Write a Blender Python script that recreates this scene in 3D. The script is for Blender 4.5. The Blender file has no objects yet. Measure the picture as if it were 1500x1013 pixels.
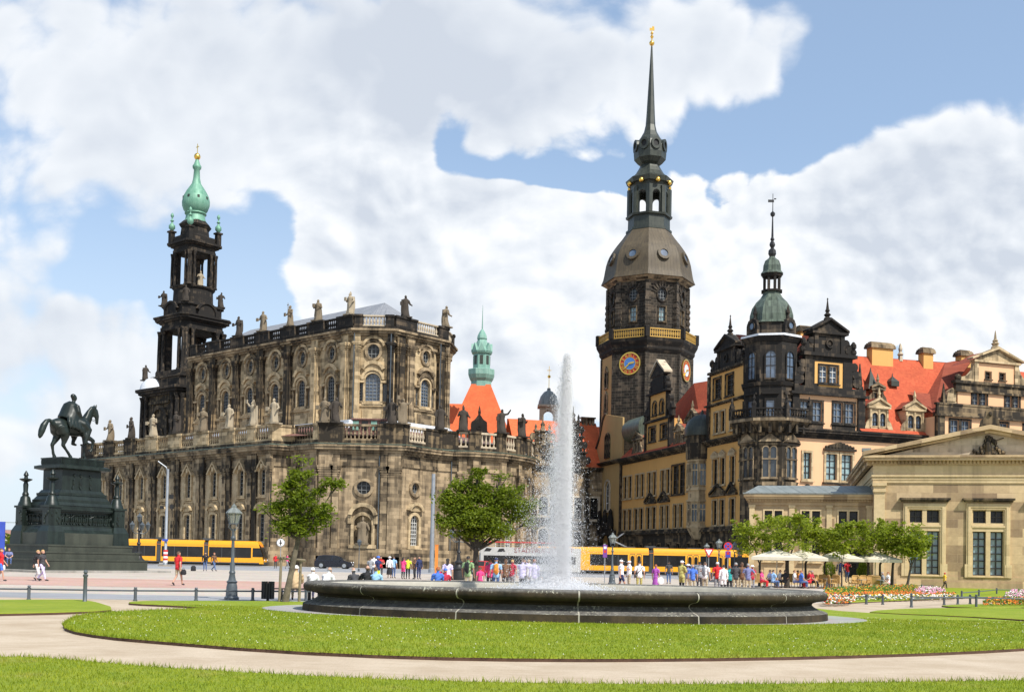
import bpy, bmesh, math, random
import numpy as np
from mathutils import Vector, Matrix
rad = math.radians
PI = math.pi
rng = random.Random(7)
scene = bpy.context.scene
COL = scene.collection

# ---------------------------------------------------------------- camera
cam_data = bpy.data.cameras.new("camera")
cam = bpy.data.objects.new("camera", cam_data)
COL.objects.link(cam)
scene.camera = cam
cam_data.sensor_fit = 'HORIZONTAL'
cam_data.sensor_width = 36.0
cam_data.lens = 1620 / 1500 * 36
cam_data.shift_y = (767 - 506.5) / 1500
cam_data.clip_start = 0.1
cam_data.clip_end = 20000
_p, _r = rad(1.8), 0.02
_fw = Vector((0, math.cos(_p), math.sin(_p)))
_u0 = Vector((0, -math.sin(_p), math.cos(_p)))
_x0 = Vector((1, 0, 0))
_rt = _x0 * math.cos(_r) + _u0 * math.sin(_r)
_up = _u0 * math.cos(_r) - _x0 * math.sin(_r)
CAM_POS = Vector((0, 0, 1.7))
cam.matrix_world = Matrix((( _rt.x, _up.x, -_fw.x, CAM_POS.x), (_rt.y, _up.y, -_fw.y, CAM_POS.y), (_rt.z, _up.z, -_fw.z, CAM_POS.z), (0, 0, 0, 1)))

# ---------------------------------------------------------------- sun and exposure
SUN_AZ = rad(140)          # clockwise from +Y
SUN_EL = rad(50)
sd = bpy.data.lights.new("sun", 'SUN')
sun = bpy.data.objects.new("sun", sd)
COL.objects.link(sun)
sd.energy = 4.2
sd.angle = rad(0.6)
sd.color = (1.0, 0.955, 0.88)
_sv = Vector((math.sin(SUN_AZ) * math.cos(SUN_EL), math.cos(SUN_AZ) * math.cos(SUN_EL), math.sin(SUN_EL)))
sun.rotation_euler = _sv.to_track_quat('Z', 'Y').to_euler()
sun.location = _sv * 300
scene.view_settings.view_transform = 'Standard'
scene.view_settings.look = 'None'
scene.view_settings.exposure = 0.42
scene.view_settings.gamma = 1.0

# ---------------------------------------------------------------- node helpers
class NT:
    def __init__(self, tree):
        self.t = tree
    def n(self, typ, ins=None, **props):
        nd = self.t.nodes.new(typ)
        for k, v in props.items():
            setattr(nd, k, v)
        for k, v in (ins or {}).items():
            s = nd.inputs[k]
            if isinstance(v, bpy.types.NodeSocket):
                self.t.links.new(v, s)
            elif isinstance(v, bpy.types.Node):
                self.t.links.new(v.outputs[0], s)
            else:
                if isinstance(v, (tuple, list)) and len(v) == 3 and s.type == 'RGBA':
                    v = (*v, 1)
                s.default_value = v
        return nd
    def math(self, op, a, b=None, c=None, clamp=False):
        ins = {0: a}
        if b is not None: ins[1] = b
        if c is not None: ins[2] = c
        return self.n('ShaderNodeMath', ins, operation=op, use_clamp=clamp).outputs[0]
    def vm(self, op, a, b=None):
        ins = {0: a}
        if b is not None: ins[1] = b
        return self.n('ShaderNodeVectorMath', ins, operation=op).outputs[0]
    def mix(self, f, a, b, blend='MIX'):
        nd = self.n('ShaderNodeMix', data_type='RGBA', blend_type=blend)
        nd.clamp_factor = True
        for i, v in ((0, f), (6, a), (7, b)):
            s = nd.inputs[i]
            if isinstance(v, bpy.types.NodeSocket): self.t.links.new(v, s)
            else: s.default_value = (*v, 1) if isinstance(v, (tuple, list)) and len(v) == 3 else v
        return nd.outputs[2]
    def ramp(self, f, stops, interp='LINEAR'):
        nd = self.n('ShaderNodeValToRGB', {0: f})
        cr = nd.color_ramp
        cr.interpolation = interp
        while len(cr.elements) < len(stops): cr.elements.new(0.5)
        for e, (p, c) in zip(cr.elements, stops):
            e.position = p
            e.color = (c, c, c, 1) if isinstance(c, (int, float)) else (*c, 1)
        return nd.outputs[0]
    def noise(self, vec, scale, detail=4, rough=0.55, out=0, dist=0.0):
        nd = self.n('ShaderNodeTexNoise', {'Vector': vec, 'Scale': scale, 'Detail': detail, 'Roughness': rough, 'Distortion': dist})
        return nd.outputs[out]
    def mapr(self, v, a, b, c=0.0, d=1.0, smooth=False):
        return self.n('ShaderNodeMapRange', {0: v, 1: a, 2: b, 3: c, 4: d}, clamp=True, interpolation_type='SMOOTHSTEP' if smooth else 'LINEAR').outputs[0]
    def scale(self, vec, sx, sy, sz):
        return self.n('ShaderNodeMapping', {'Vector': vec, 'Scale': (sx, sy, sz)}).outputs[0]

MATS = {}
def new_mat(name, rough=0.8, metal=0.0, spec=0.5):
    m = bpy.data.materials.new(name)
    m.use_nodes = True
    t = m.node_tree
    t.nodes.clear()
    k = NT(t)
    b = k.n('ShaderNodeBsdfPrincipled', {'Roughness': rough, 'Metallic': metal, 'Specular IOR Level': spec})
    o = k.n('ShaderNodeOutputMaterial', {'Surface': b.outputs[0]})
    MATS[name] = m
    return m, k, b, o
def setc(k, b, sock, v):
    s = b.inputs[sock]
    if isinstance(v, bpy.types.NodeSocket): k.t.links.new(v, s)
    else: s.default_value = (*v, 1) if isinstance(v, (tuple, list)) and len(v) == 3 else v

def plain(name, col, rough=0.6, metal=0.0, var=0.12, nscale=3.0, spec=0.5, bump=0.0):
    """one colour with slight soft mottling"""
    m, k, b, o = new_mat(name, rough, metal, spec)
    tc = k.n('ShaderNodeTexCoord').outputs['Object']
    nz = k.noise(tc, nscale, 5)
    f = k.mapr(nz, 0.3, 0.7, 1 - var, 1 + var)
    c = k.mix(1.0, col, k.n('ShaderNodeCombineColor', {0: f, 1: f, 2: f}).outputs[0], 'MULTIPLY')
    setc(k, b, 'Base Color', c)
    if bump:
        bp = k.n('ShaderNodeBump', {'Strength': bump, 'Distance': 0.02, 'Height': k.noise(tc, nscale * 6, 4)})
        setc(k, b, 'Normal', bp.outputs[0])
    return m

def stone(name, base=(0.44, 0.31, 0.165), alt=(0.30, 0.20, 0.10), soot=(0.022, 0.019, 0.015), amount=0.4, bw=1.3, bh=0.55, mortar=0.006, streak=0.5, contrast=0.14, blockvar=0.35, sootblock=0.5, rough=0.92, joint=0.0):
    """ashlar sandstone: block to block tints, soot that gathers in patches and streaks"""
    m, k, b, o = new_mat(name, rough, 0, 0.25)
    uv = k.n('ShaderNodeUVMap').outputs[0]
    br = k.n('ShaderNodeTexBrick', {'Vector': uv, 'Color1': (0, 0, 0), 'Color2': (1, 1, 1), 'Mortar': (0.5, 0.5, 0.5), 'Scale': 1.0, 'Mortar Size': mortar, 'Mortar Smooth': 0.3, 'Bias': 0.0, 'Brick Width': bw, 'Row Height': bh}, offset=0.47, squash=1.0)
    blk = k.n('ShaderNodeSeparateColor', {0: br.outputs[0]}).outputs[0]
    mort = br.outputs[1]
    n1 = k.noise(uv, 0.16, 6, 0.62)
    n2 = k.noise(k.scale(uv, 1.4, 0.10, 1), 1.0, 5, 0.6)
    n3 = k.noise(uv, 2.6, 5, 0.65)
    col = k.mix(k.mapr(blk, 0.5 - blockvar * 1.4, 0.5 + blockvar * 1.4), base, alt)
    col = k.mix(k.mapr(n3, 0.35, 0.75, 0.0, 0.35), col, tuple(min(1, c * 1.5) for c in base))
    s = k.math('ADD', k.math('MULTIPLY', n1, 1.0), k.math('MULTIPLY', k.math('SUBTRACT', n2, 0.5), streak * 1.6))
    s = k.math('ADD', s, k.math('MULTIPLY', k.math('SUBTRACT', blk, 0.5), sootblock * 0.5))
    s = k.math('ADD', s, k.math('MULTIPLY', k.math('SUBTRACT', n3, 0.5), 0.3))
    th = 0.98 - amount * 0.96
    f = k.mapr(s, th - contrast, th + contrast, 0.0, 0.95)
    col = k.mix(f, col, soot)
    jn = k.math('MULTIPLY', mort, joint) if joint else None
    if jn is not None:
        col = k.mix(jn, col, (0.42, 0.36, 0.28))
    setc(k, b, 'Base Color', col)
    h = k.math('ADD', k.math('MULTIPLY', mort, -1.0), k.math('MULTIPLY', n3, 0.5))
    bp = k.n('ShaderNodeBump', {'Strength': 0.5, 'Distance': 0.05, 'Height': h})
    setc(k, b, 'Normal', bp.outputs[0])
    return m

def glass(name, col=(0.02, 0.025, 0.03), rough=0.08, spec=0.8):
    m, k, b, o = new_mat(name, rough, 0, spec)
    uv = k.n('ShaderNodeUVMap').outputs[0]
    n = k.noise(uv, 0.9, 2)
    setc(k, b, 'Base Color', k.mix(k.mapr(n, 0.3, 0.7), col, tuple(c * 2.2 for c in col)))
    bp = k.n('ShaderNodeBump', {'Strength': 0.08, 'Distance': 0.05, 'Height': k.noise(uv, 1.7, 2)})
    setc(k, b, 'Normal', bp.outputs[0])
    return m

# ---------------------------------------------------------------- mesh builder
class MB:
    """collects faces (with material index) and links them as ONE mesh object"""
    def __init__(self):
        self.v, self.f, self.mi = [], [], []
        self.m = Matrix.Identity(4)
        self.cur = 0
    def frame(self, m): self.m = m; return self
    def mat(self, i): self.cur = i; return self
    def add(self, pts):
        i0 = len(self.v)
        m = self.m
        for p in pts:
            self.v.append(tuple(m @ Vector(p)))
        return i0
    def face(self, idx): self.f.append(tuple(idx)); self.mi.append(self.cur)
    def poly(self, pts):
        i = self.add(pts); self.face(range(i, i + len(pts)))
    def box(self, x0, x1, y0, y1, z0, z1):
        i = self.add([(x0, y0, z0), (x1, y0, z0), (x1, y1, z0), (x0, y1, z0), (x0, y0, z1), (x1, y0, z1), (x1, y1, z1), (x0, y1, z1)])
        for q in ((0, 3, 2, 1), (4, 5, 6, 7), (0, 1, 5, 4), (1, 2, 6, 5), (2, 3, 7, 6), (3, 0, 4, 7)):
            self.face([i + a for a in q])
        return self
    def cbox(self, cx, cy, cz, sx, sy, sz): return self.box(cx - sx / 2, cx + sx / 2, cy - sy / 2, cy + sy / 2, cz - sz / 2, cz + sz / 2)
    def prism(self, pts, z0, z1, top=None, cap=True):
        """pts: plan polygon (ccw); top: optional plan polygon for the top"""
        n = len(pts)
        t = top or pts
        i = self.add([(p[0], p[1], z0) for p in pts] + [(p[0], p[1], z1) for p in t])
        for a in range(n):
            b = (a + 1) % n
            self.face((i + a, i + b, i + n + b, i + n + a))
        if cap:
            self.face(range(i + n, i + 2 * n))
            self.face(range(i + n - 1, i - 1, -1))
        return self
    def slab(self, pts, y0, y1):
        """polygon in the (x, z) facade plane, thickness y0 (outer) .. y1 (inner); pts ccw seen from -y"""
        n = len(pts)
        i = self.add([(p[0], y0, p[1]) for p in pts] + [(p[0], y1, p[1]) for p in pts])
        self.face(range(i, i + n))
        self.face(range(i + 2 * n - 1, i + n - 1, -1))
        for a in range(n):
            b = (a + 1) % n
            self.face((i + b, i + a, i + n + a, i + n + b))
        return self
    def ring(self, outer, inner, y0, y1):
        """frame between two closed outlines with the same count, in the facade plane"""
        n = len(outer)
        i = self.add([(p[0], y0, p[1]) for p in outer] + [(p[0], y0, p[1]) for p in inner] + [(p[0], y1, p[1]) for p in outer] + [(p[0], y1, p[1]) for p in inner])
        for a in range(n):
            b = (a + 1) % n
            self.face((i + a, i + b, i + n + b, i + n + a))
            self.face((i + b, i + a, i + 2 * n + a, i + 2 * n + b))
            self.face((i + n + a, i + n + b, i + 3 * n + b, i + 3 * n + a))
        return self
    def lathe(self, prof, n=16, c=(0, 0), ph=0.0, cap=True, sq=1.0):
        """prof: (radius, z) from bottom to top"""
        i = self.add([(c[0] + r * math.cos(ph + 2 * PI * a / n), c[1] + sq * r * math.sin(ph + 2 * PI * a / n), z) for r, z in prof for a in range(n)])
        for j in range(len(prof) - 1):
            for a in range(n):
                b = (a + 1) % n
                self.face((i + j * n + a, i + j * n + b, i + (j + 1) * n + b, i + (j + 1) * n + a))
        if cap:
            self.face(range(i + n - 1, i - 1, -1))
            k = i + (len(prof) - 1) * n
            self.face(range(k, k + n))
        return self
    def tube(self, pts, radii, n=6, cap=True):
        pts = [Vector(p) for p in pts]
        if not isinstance(radii, (list, tuple)): radii = [radii] * len(pts)
        ref = None
        ringi = []
        for j, p in enumerate(pts):
            d = (pts[min(j + 1, len(pts) - 1)] - pts[max(j - 1, 0)])
            d = d.normalized() if d.length > 1e-9 else Vector((0, 0, 1))
            if ref is None:
                ref = d.orthogonal().normalized()
            else:
                ref = (ref - d * ref.dot(d))
                ref = ref.normalized() if ref.length > 1e-6 else d.orthogonal().normalized()
            o = d.cross(ref)
            r = radii[j]
            rx, ry = r if isinstance(r, tuple) else (r, r)
            ringi.append(self.add([p + ref * (rx * math.cos(2 * PI * a / n)) + o * (ry * math.sin(2 * PI * a / n)) for a in range(n)]))
        for j in range(len(pts) - 1):
            for a in range(n):
                b = (a + 1) % n
                self.face((ringi[j] + a, ringi[j] + b, ringi[j + 1] + b, ringi[j + 1] + a))
        if cap:
            self.face([ringi[0] + a for a in range(n - 1, -1, -1)])
            self.face([ringi[-1] + a for a in range(n)])
        return self
    def ell(self, c, rx, ry, rz, nu=10, nv=7):
        prof = [(max(1e-3, math.sin(PI * j / nv)), -math.cos(PI * j / nv)) for j in range(nv + 1)]
        i = self.add([(c[0] + rx * r * math.cos(2 * PI * a / nu), c[1] + ry * r * math.sin(2 * PI * a / nu), c[2] + rz * z) for r, z in prof for a in range(nu)])
        for j in range(nv):
            for a in range(nu):
                b = (a + 1) % nu
                self.face((i + j * nu + a, i + j * nu + b, i + (j + 1) * nu + b, i + (j + 1) * nu + a))
        return self
    def arch_bar(self, cx, cz, r0, r1, y0, y1, a0=0.0, a1=PI, n=10, ez=1.0):
        pts_o = [(cx + r1 * math.cos(a0 + (a1 - a0) * j / n), cz + ez * r1 * math.sin(a0 + (a1 - a0) * j / n)) for j in range(n + 1)]
        pts_i = [(cx + r0 * math.cos(a0 + (a1 - a0) * j / n), cz + ez * r0 * math.sin(a0 + (a1 - a0) * j / n)) for j in range(n + 1)]
        for j in range(n):
            self.slab([pts_i[j], pts_o[j], pts_o[j + 1], pts_i[j + 1]], y0, y1)
        return self
    def data(self, name, mats, smooth=None):
        me = bpy.data.meshes.new(name)
        me.from_pydata(self.v, [], self.f)
        for m in (mats if isinstance(mats, (list, tuple)) else [mats]):
            me.materials.append(MATS[m] if isinstance(m, str) else m)
        finish(me, self.mi, smooth)
        return me
    def build(self, name, mats, parent=None, M=None, smooth=None, **props):
        return put(name, self.data(name, mats, smooth), parent, M, **props)

def finish(me, mi=None, smooth=None):
    nf = len(me.polygons)
    if mi is not None and nf: me.polygons.foreach_set('material_index', np.array(mi, dtype=np.int32))
    box_uv(me)
    if smooth is not None:
        me.polygons.foreach_set('use_smooth', np.ones(nf, dtype=bool))
        me.set_sharp_from_angle(angle=rad(smooth))
    me.update()

def box_uv(me):
    nf, nl, nv = len(me.polygons), len(me.loops), len(me.vertices)
    if not nf: return
    co = np.empty(nv * 3, dtype=np.float32); me.vertices.foreach_get('co', co); co = co.reshape(-1, 3)
    no = np.empty(nf * 3, dtype=np.float32); me.polygons.foreach_get('normal', no); no = no.reshape(-1, 3)
    lt = np.empty(nf, dtype=np.int32); me.polygons.foreach_get('loop_total', lt)
    lv = np.empty(nl, dtype=np.int32); me.loops.foreach_get('vertex_index', lv)
    n = np.repeat(no, lt, axis=0)
    p = co[lv]
    h = np.hypot(n[:, 0], n[:, 1])
    flat = h < 0.45
    hs = np.where(h < 1e-6, 1, h)
    u = (-n[:, 1] * p[:, 0] + n[:, 0] * p[:, 1]) / hs
    v = p[:, 2] / np.maximum(hs, 0.5)
    u = np.where(flat, p[:, 0], u)
    v = np.where(flat, p[:, 1], v)
    uv = me.uv_layers.new(name='UVMap')
    uv.data.foreach_set('uv', np.stack([u, v], 1).astype(np.float32).ravel())

def put(name, data, parent=None, M=None, **props):
    o = bpy.data.objects.new(name, data)
    COL.objects.link(o)
    if parent is not None:
        o.parent = parent
    if M is not None:
        o.matrix_basis = M
    for k_, v_ in props.items():
        o[k_] = v_
    return o

def thing(name, label, cat, loc=(0, 0, 0), rz=0.0, group=None, sc=1.0):
    o = bpy.data.objects.new(name, None)
    COL.objects.link(o)
    o.empty_display_size = 0.3
    o.location = loc
    o.rotation_euler = (0, 0, rz)
    if sc != 1.0: o.scale = (sc, sc, sc)
    o['label'] = label
    o['category'] = cat
    if group: o['group'] = group
    return o

def structure(name, me_or_mb, mats=None, **kw):
    me = me_or_mb.data(name, mats, **kw) if isinstance(me_or_mb, MB) else me_or_mb
    return put(name, me, kind='structure')

def copy_tree(o, parent=None, **props):
    c = o.copy()
    COL.objects.link(c)
    if parent is not None: c.parent = parent
    for k_, v_ in props.items(): c[k_] = v_
    for ch in KIDS.get(o.name, None) or list(o.children):
        copy_tree(ch, c)
    return c
KIDS = {}

def fmat(A, B, z=0.0):
    """facade frame: x along A->B (left to right seen from outside), -y outwards, z up; returns matrix and length"""
    e = Vector((B[0] - A[0], B[1] - A[1], 0)); L = e.length; e.normalize()
    return Matrix(((e.x, -e.y, 0, A[0]), (e.y, e.x, 0, A[1]), (0, 0, 1, z), (0, 0, 0, 1))), L

def T(x, y, z=0.0): return Matrix.Translation((x, y, z))
def RZ(a): return Matrix.Rotation(a, 4, 'Z')

# ---------------------------------------------------------------- facade pieces
def hole_outline(s0, s1, z0, z1, shape, n=12):
    """closed outline, counter-clockwise seen from outside"""
    cx, r = (s0 + s1) / 2, (s1 - s0) / 2
    if shape == 'rect': return [(s0, z0), (s1, z0), (s1, z1), (s0, z1)]
    if shape == 'arch':
        zs = z1 - r
        return [(s0, z0), (s1, z0)] + [(cx + r * math.cos(PI * j / n), zs + r * math.sin(PI * j / n)) for j in range(n + 1)]
    if shape == 'seg':
        rise = r * 0.35
        return [(s0, z0), (s1, z0)] + [(cx + r * math.cos(PI * j / n), z1 - rise + rise * math.sin(PI * j / n)) for j in range(n + 1)]
    rz = (z1 - z0) / 2
    return [(cx + r * math.cos(2 * PI * j / (2 * n)), z0 + rz + rz * math.sin(2 * PI * j / (2 * n))) for j in range(2 * n)]

def grow(outline, g):
    """offset a closed convex-ish outline outwards by g (mitre)"""
    n = len(outline)
    out = []
    for i in range(n):
        p0, p1, p2 = Vector(outline[i - 1]), Vector(outline[i]), Vector(outline[(i + 1) % n])
        d1 = (p1 - p0); d2 = (p2 - p1)
        if d1.length < 1e-7: d1 = d2
        if d2.length < 1e-7: d2 = d1
        d1.normalize(); d2.normalize()
        n1 = Vector((d1.y, -d1.x)); n2 = Vector((d2.y, -d2.x))
        m = n1 + n2
        if m.length < 1e-6: m = n1
        m.normalize()
        out.append(tuple(p1 + m * (g / max(0.35, m.dot(n1)))))
    return out

def wall(mb, s0, s1, z0, z1, holes=(), depth=0.45, y=0.0, back=True):
    """wall sheet in the facade plane with true recessed openings (s0, s1, z0, z1, shape)"""
    xs = sorted({s0, s1, *[h[0] for h in holes], *[h[1] for h in holes]})
    zs = sorted({z0, z1, *[h[2] for h in holes], *[h[3] for h in holes]})
    xs = [x for x in xs if s0 - 1e-6 <= x <= s1 + 1e-6]; zs = [z for z in zs if z0 - 1e-6 <= z <= z1 + 1e-6]
    for a, b in zip(xs, xs[1:]):
        if b - a < 1e-5: continue
        mx = (a + b) / 2
        run = None
        for c, d in zip(zs, zs[1:]):
            mz = (c + d) / 2
            inside = any(h[0] < mx < h[1] and h[2] < mz < h[3] for h in holes)
            if inside:
                if run is not None: mb.poly([(a, y, run), (b, y, run), (b, y, c), (a, y, c)]); run = None
            elif run is None: run = c
        if run is not None: mb.poly([(a, y, run), (b, y, run), (b, y, zs[-1]), (a, y, zs[-1])])
    for h in holes:
        ol = hole_outline(*h)
        n = len(ol)
        for i in range(n):
            p, q = ol[i], ol[(i + 1) % n]
            if abs(p[0] - q[0]) + abs(p[1] - q[1]) < 1e-6: continue
            mb.poly([(q[0], y, q[1]), (p[0], y, p[1]), (p[0], y + depth, p[1]), (q[0], y + depth, q[1])])
        if h[4] == 'rect': continue
        cx = (h[0] + h[1]) / 2
        up_ = [p for p in ol if p[1] > (h[2] + h[3]) / 2 - 1e-6] if h[4] == 'oval' else ol[2:]
        up_ = sorted(up_, key=lambda p: -p[0])
        for p, q in zip(up_, up_[1:]):
            if abs(p[0] - q[0]) < 1e-6: continue
            mb.poly([(p[0], y, p[1]), (p[0], y, h[3]), (q[0], y, h[3]), (q[0], y, q[1])])
        if h[4] == 'oval':
            lo = sorted([p for p in ol if p[1] < (h[2] + h[3]) / 2 + 1e-6], key=lambda p: p[0])
            for p, q in zip(lo, lo[1:]):
                if abs(p[0] - q[0]) < 1e-6: continue
                mb.poly([(p[0], y, p[1]), (p[0], y, h[2]), (q[0], y, h[2]), (q[0], y, q[1])])

_WC = {}
def window(th, base, M, h, nx=2, nz=4, fw=0.22, proud=0.12, depth=0.45, frame='stone_mid', bar='bar_dark', pane='glass_dark', name='window', hood=None, sill=0.12, key=''):
    """a window in opening h of the facade M: window_frame (stone) > pane, glazing_bar. Mesh data shared between equal windows"""
    s0, s1, z0, z1, shape = h
    w, hh = s1 - s0, z1 - z0
    kk = (round(w, 2), round(hh, 2), shape, nx, nz, fw, proud, depth, frame, bar, pane, hood, sill, tuple(round(x, 4) for r in M.to_3x3() for x in r))
    if kk not in _WC:
        R = M.to_3x3().to_4x4()
        ol = hole_outline(-w / 2, w / 2, 0, hh, shape)
        fr = MB().frame(R)
        if fw > 0:
            fr.ring(grow(ol, fw), ol, -proud, 0.03)
            if sill and shape != 'oval': fr.box(-w / 2 - fw - 0.12, w / 2 + fw + 0.12, -proud - 0.14, 0.0, -fw - sill, -fw + 0.02)
            if hood == 'cornice': 
                fr.box(-w / 2 - fw - 0.2, w / 2 + fw + 0.2, -proud - 0.28, 0, hh + fw + 0.05, hh + fw + 0.3)
                fr.box(-w / 2 - fw - 0.08, w / 2 + fw + 0.08, -proud - 0.1, 0, hh + fw - 0.25, hh + fw + 0.05)
            elif hood == 'pediment':
                a = w / 2 + fw + 0.3; b0 = hh + fw + 0.15; t = 0.62 * a
                fr.box(-a, a, -proud - 0.3, 0, b0, b0 + 0.22)
                fr.slab([(-a, b0 + 0.22), (a, b0 + 0.22), (0, b0 + 0.22 + t)], -proud - 0.05, 0)
                for sg in (-1, 1):
                    q = [(sg * a, b0 + 0.222), (sg * a, b0 + 0.45), (0, b0 + 0.45 + t), (0, b0 + 0.222 + t)]
                    fr.slab(q if sg < 0 else q[::-1], -proud - 0.32, -proud - 0.051)
            elif hood == 'arched':
                a = w / 2 + fw + 0.25; b0 = hh + fw + 0.25
                fr.arch_bar(0, b0 - a * 0.35, a * 0.82, a * 1.12, -proud - 0.38, 0, rad(20), rad(160), 8)
                fr.slab([(-a * .9, b0 - 0.1), (a * .9, b0 - 0.1), (a * .6, b0 + a * 0.36), (0, b0 + a * .5), (-a * .6, b0 + a * 0.36)], -proud - 0.08, 0)
            elif hood == 'gothic':
                a = w / 2 + fw + 0.25; b0 = hh + fw * 0.2
                for sg in (-1, 1):
                    q = [(sg * a, b0 - 0.5), (sg * (a + 0.25), b0 - 0.35), (0, b0 + 1.5), (0, b0 + 1.12)]
                    fr.slab(q if sg > 0 else q[::-1], -proud - 0.34, 0)
                fr.cbox(0, -proud - 0.1, b0 + 0.35, 0.5, 0.3, 0.7)
            elif hood == 'scroll':
                a = w / 2 + fw + 0.1; b0 = hh + fw
                fr.box(-a - 0.1, a + 0.1, -proud - 0.2, 0, b0, b0 + 0.16)
                for j in range(-3, 4):
                    rr = 0.26 + 0.34 * (1 - abs(j) / 3.2)
                    fr.slab([(j * a / 3.3 + rr * 0.6 * math.cos(2 * PI * q / 9), b0 + 0.16 + rr * 0.7 + rr * 0.7 * math.sin(2 * PI * q / 9)) for q in range(9)], -proud - 0.16, 0)
        else:
            fr.ring(grow(ol, 0.06), ol, -0.03, 0.05)
        gb = MB().frame(R)
        t = 0.045 if w > 0.8 else 0.03
        gb.ring(ol, grow(ol, -0.07), depth * 0.55, depth * 0.8)
        zt = hh - (w / 2 if shape == 'arch' else 0)
        for i in range(1, nx):
            x = -w / 2 + w * i / nx
            ht = hh
            if shape == 'arch': ht = zt + math.sqrt(max(0, (w / 2) ** 2 - x * x))
            lo = 0
            if shape == 'oval':
                q = hh / 2 * math.sqrt(max(0, 1 - (2 * x / w) ** 2)); lo = hh / 2 - q; ht = hh / 2 + q
            gb.box(x - t, x + t, depth * 0.56, depth * 0.79, lo, ht)
        for i in range(1, nz):
            z = hh * i / nz
            xw = w / 2
            if shape == 'arch' and z > zt: xw = math.sqrt(max(0.01, (w / 2) ** 2 - (z - zt) ** 2))
            if shape == 'oval': xw = w / 2 * math.sqrt(max(0.01, 1 - (2 * z / hh - 1) ** 2))
            gb.box(-xw, xw, depth * 0.57, depth * 0.78, z - t, z + t)
        pn = MB().frame(R)
        pn.poly([(p[0], depth * 0.85, p[1]) for p in ol])
        _WC[kk] = (fr.data(name, frame), gb.data('glazing_bar', bar), pn.data('pane', pane))
    fd, gd, pd = _WC[kk]
    wp = M @ Vector(((s0 + s1) / 2, 0, z0))
    o = put(name, fd, th, T(wp.x - base[0], wp.y - base[1], wp.z - base[2]))
    put('glazing_bar', gd, o)
    put('pane', pd, o)
    return o

def balus_prof(h, r):
    return [(r * 0.75, 0), (r * 0.75, h * 0.08), (r * 0.4, h * 0.13), (r, h * 0.36), (r * 0.85, h * 0.5), (r * 0.38, h * 0.8), (r * 0.7, h * 0.9), (r * 0.7, h)]
def balustrade(mb, s0, s1, z0, h=1.5, step=0.42, y=0.0, th=0.4, r=0.15, rail=0.22, plinth=0.25):
    mb.box(s0, s1, y - th / 2, y + th / 2, z0, z0 + plinth)
    mb.box(s0, s1, y - th / 2 - 0.04, y + th / 2 + 0.04, z0 + h - rail, z0 + h)
    n = max(1, int((s1 - s0) / step))
    for i in range(n):
        mb.lathe([(q, z0 + plinth + z) for q, z in balus_prof(h - plinth - rail, r)], 6, ((s0 + (i + 0.5) * (s1 - s0) / n), y), cap=False)

def cornice(mb, s0, s1, z, prof, y=0.0, ret0=True, ret1=True):
    """stack of projecting bands; prof: list of (projection, height) from the bottom up"""
    for pr, h in prof:
        mb.box(s0 - (pr if ret0 else 0), s1 + (pr if ret1 else 0), y - pr, y + 0.05, z, z + h)
        z += h
    return z

def pilaster(mb, s, w, z0, z1, d=0.35, cap=1.6, base=0.9, y=0.0, ornate=True):
    mb.box(s - w / 2 - 0.15, s + w / 2 + 0.15, y - d - 0.15, y, z0, z0 + base * 0.6)
    mb.box(s - w / 2 - 0.08, s + w / 2 + 0.08, y - d - 0.08, y, z0 + base * 0.6, z0 + base)
    mb.box(s - w / 2, s + w / 2, y - d, y, z0 + base, z1 - cap)
    if ornate:
        mb.box(s - w / 2 - 0.06, s + w / 2 + 0.06, y - d - 0.06, y, z1 - cap, z1 - cap + 0.18)
        for j in range(3):
            zz = z1 - cap + 0.18 + j * (cap - 0.45) / 3
            e = 0.05 + 0.1 * j
            mb.box(s - w / 2 - e, s + w / 2 + e, y - d - e, y, zz + 0.12, zz + (cap - 0.45) / 3)
            mb.box(s - w / 2 + 0.05, s + w / 2 - 0.05, y - d - e + 0.05, y, zz, zz + 0.12)
    mb.box(s - w / 2 - 0.3, s + w / 2 + 0.3, y - d - 0.3, y, z1 - 0.27, z1)

def ngon(c, r, n, ph): return [(c[0] + r * math.cos(ph + 2 * PI * i / n), c[1] + r * math.sin(ph + 2 * PI * i / n)) for i in range(n)]
def offset_open(pts, d):
    """offset an open polyline to its right-hand side (outwards for left-to-right facades) by d"""
    out = []
    for i in range(len(pts)):
        a = Vector(pts[max(i - 1, 0)]); b = Vector(pts[i]); c = Vector(pts[min(i + 1, len(pts) - 1)])
        d1 = (b - a); d2 = (c - b)
        if d1.length < 1e-6: d1 = d2
        if d2.length < 1e-6: d2 = d1
        d1.normalize(); d2.normalize()
        n1 = Vector((d1.y, -d1.x)); n2 = Vector((d2.y, -d2.x))
        m = (n1 + n2).normalized()
        out.append(tuple(b + m * (d / max(0.4, m.dot(n1)))))
    return out
def band(mb, pts, pr, z0, z1, inner=0.05):
    """a band that follows an open plan polyline, projecting by pr"""
    o = offset_open(pts, pr); q = offset_open(pts, -inner)
    for i in range(len(pts) - 1):
        mb.prism([o[i], o[i + 1], q[i + 1], q[i]], z0, z1)
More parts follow.
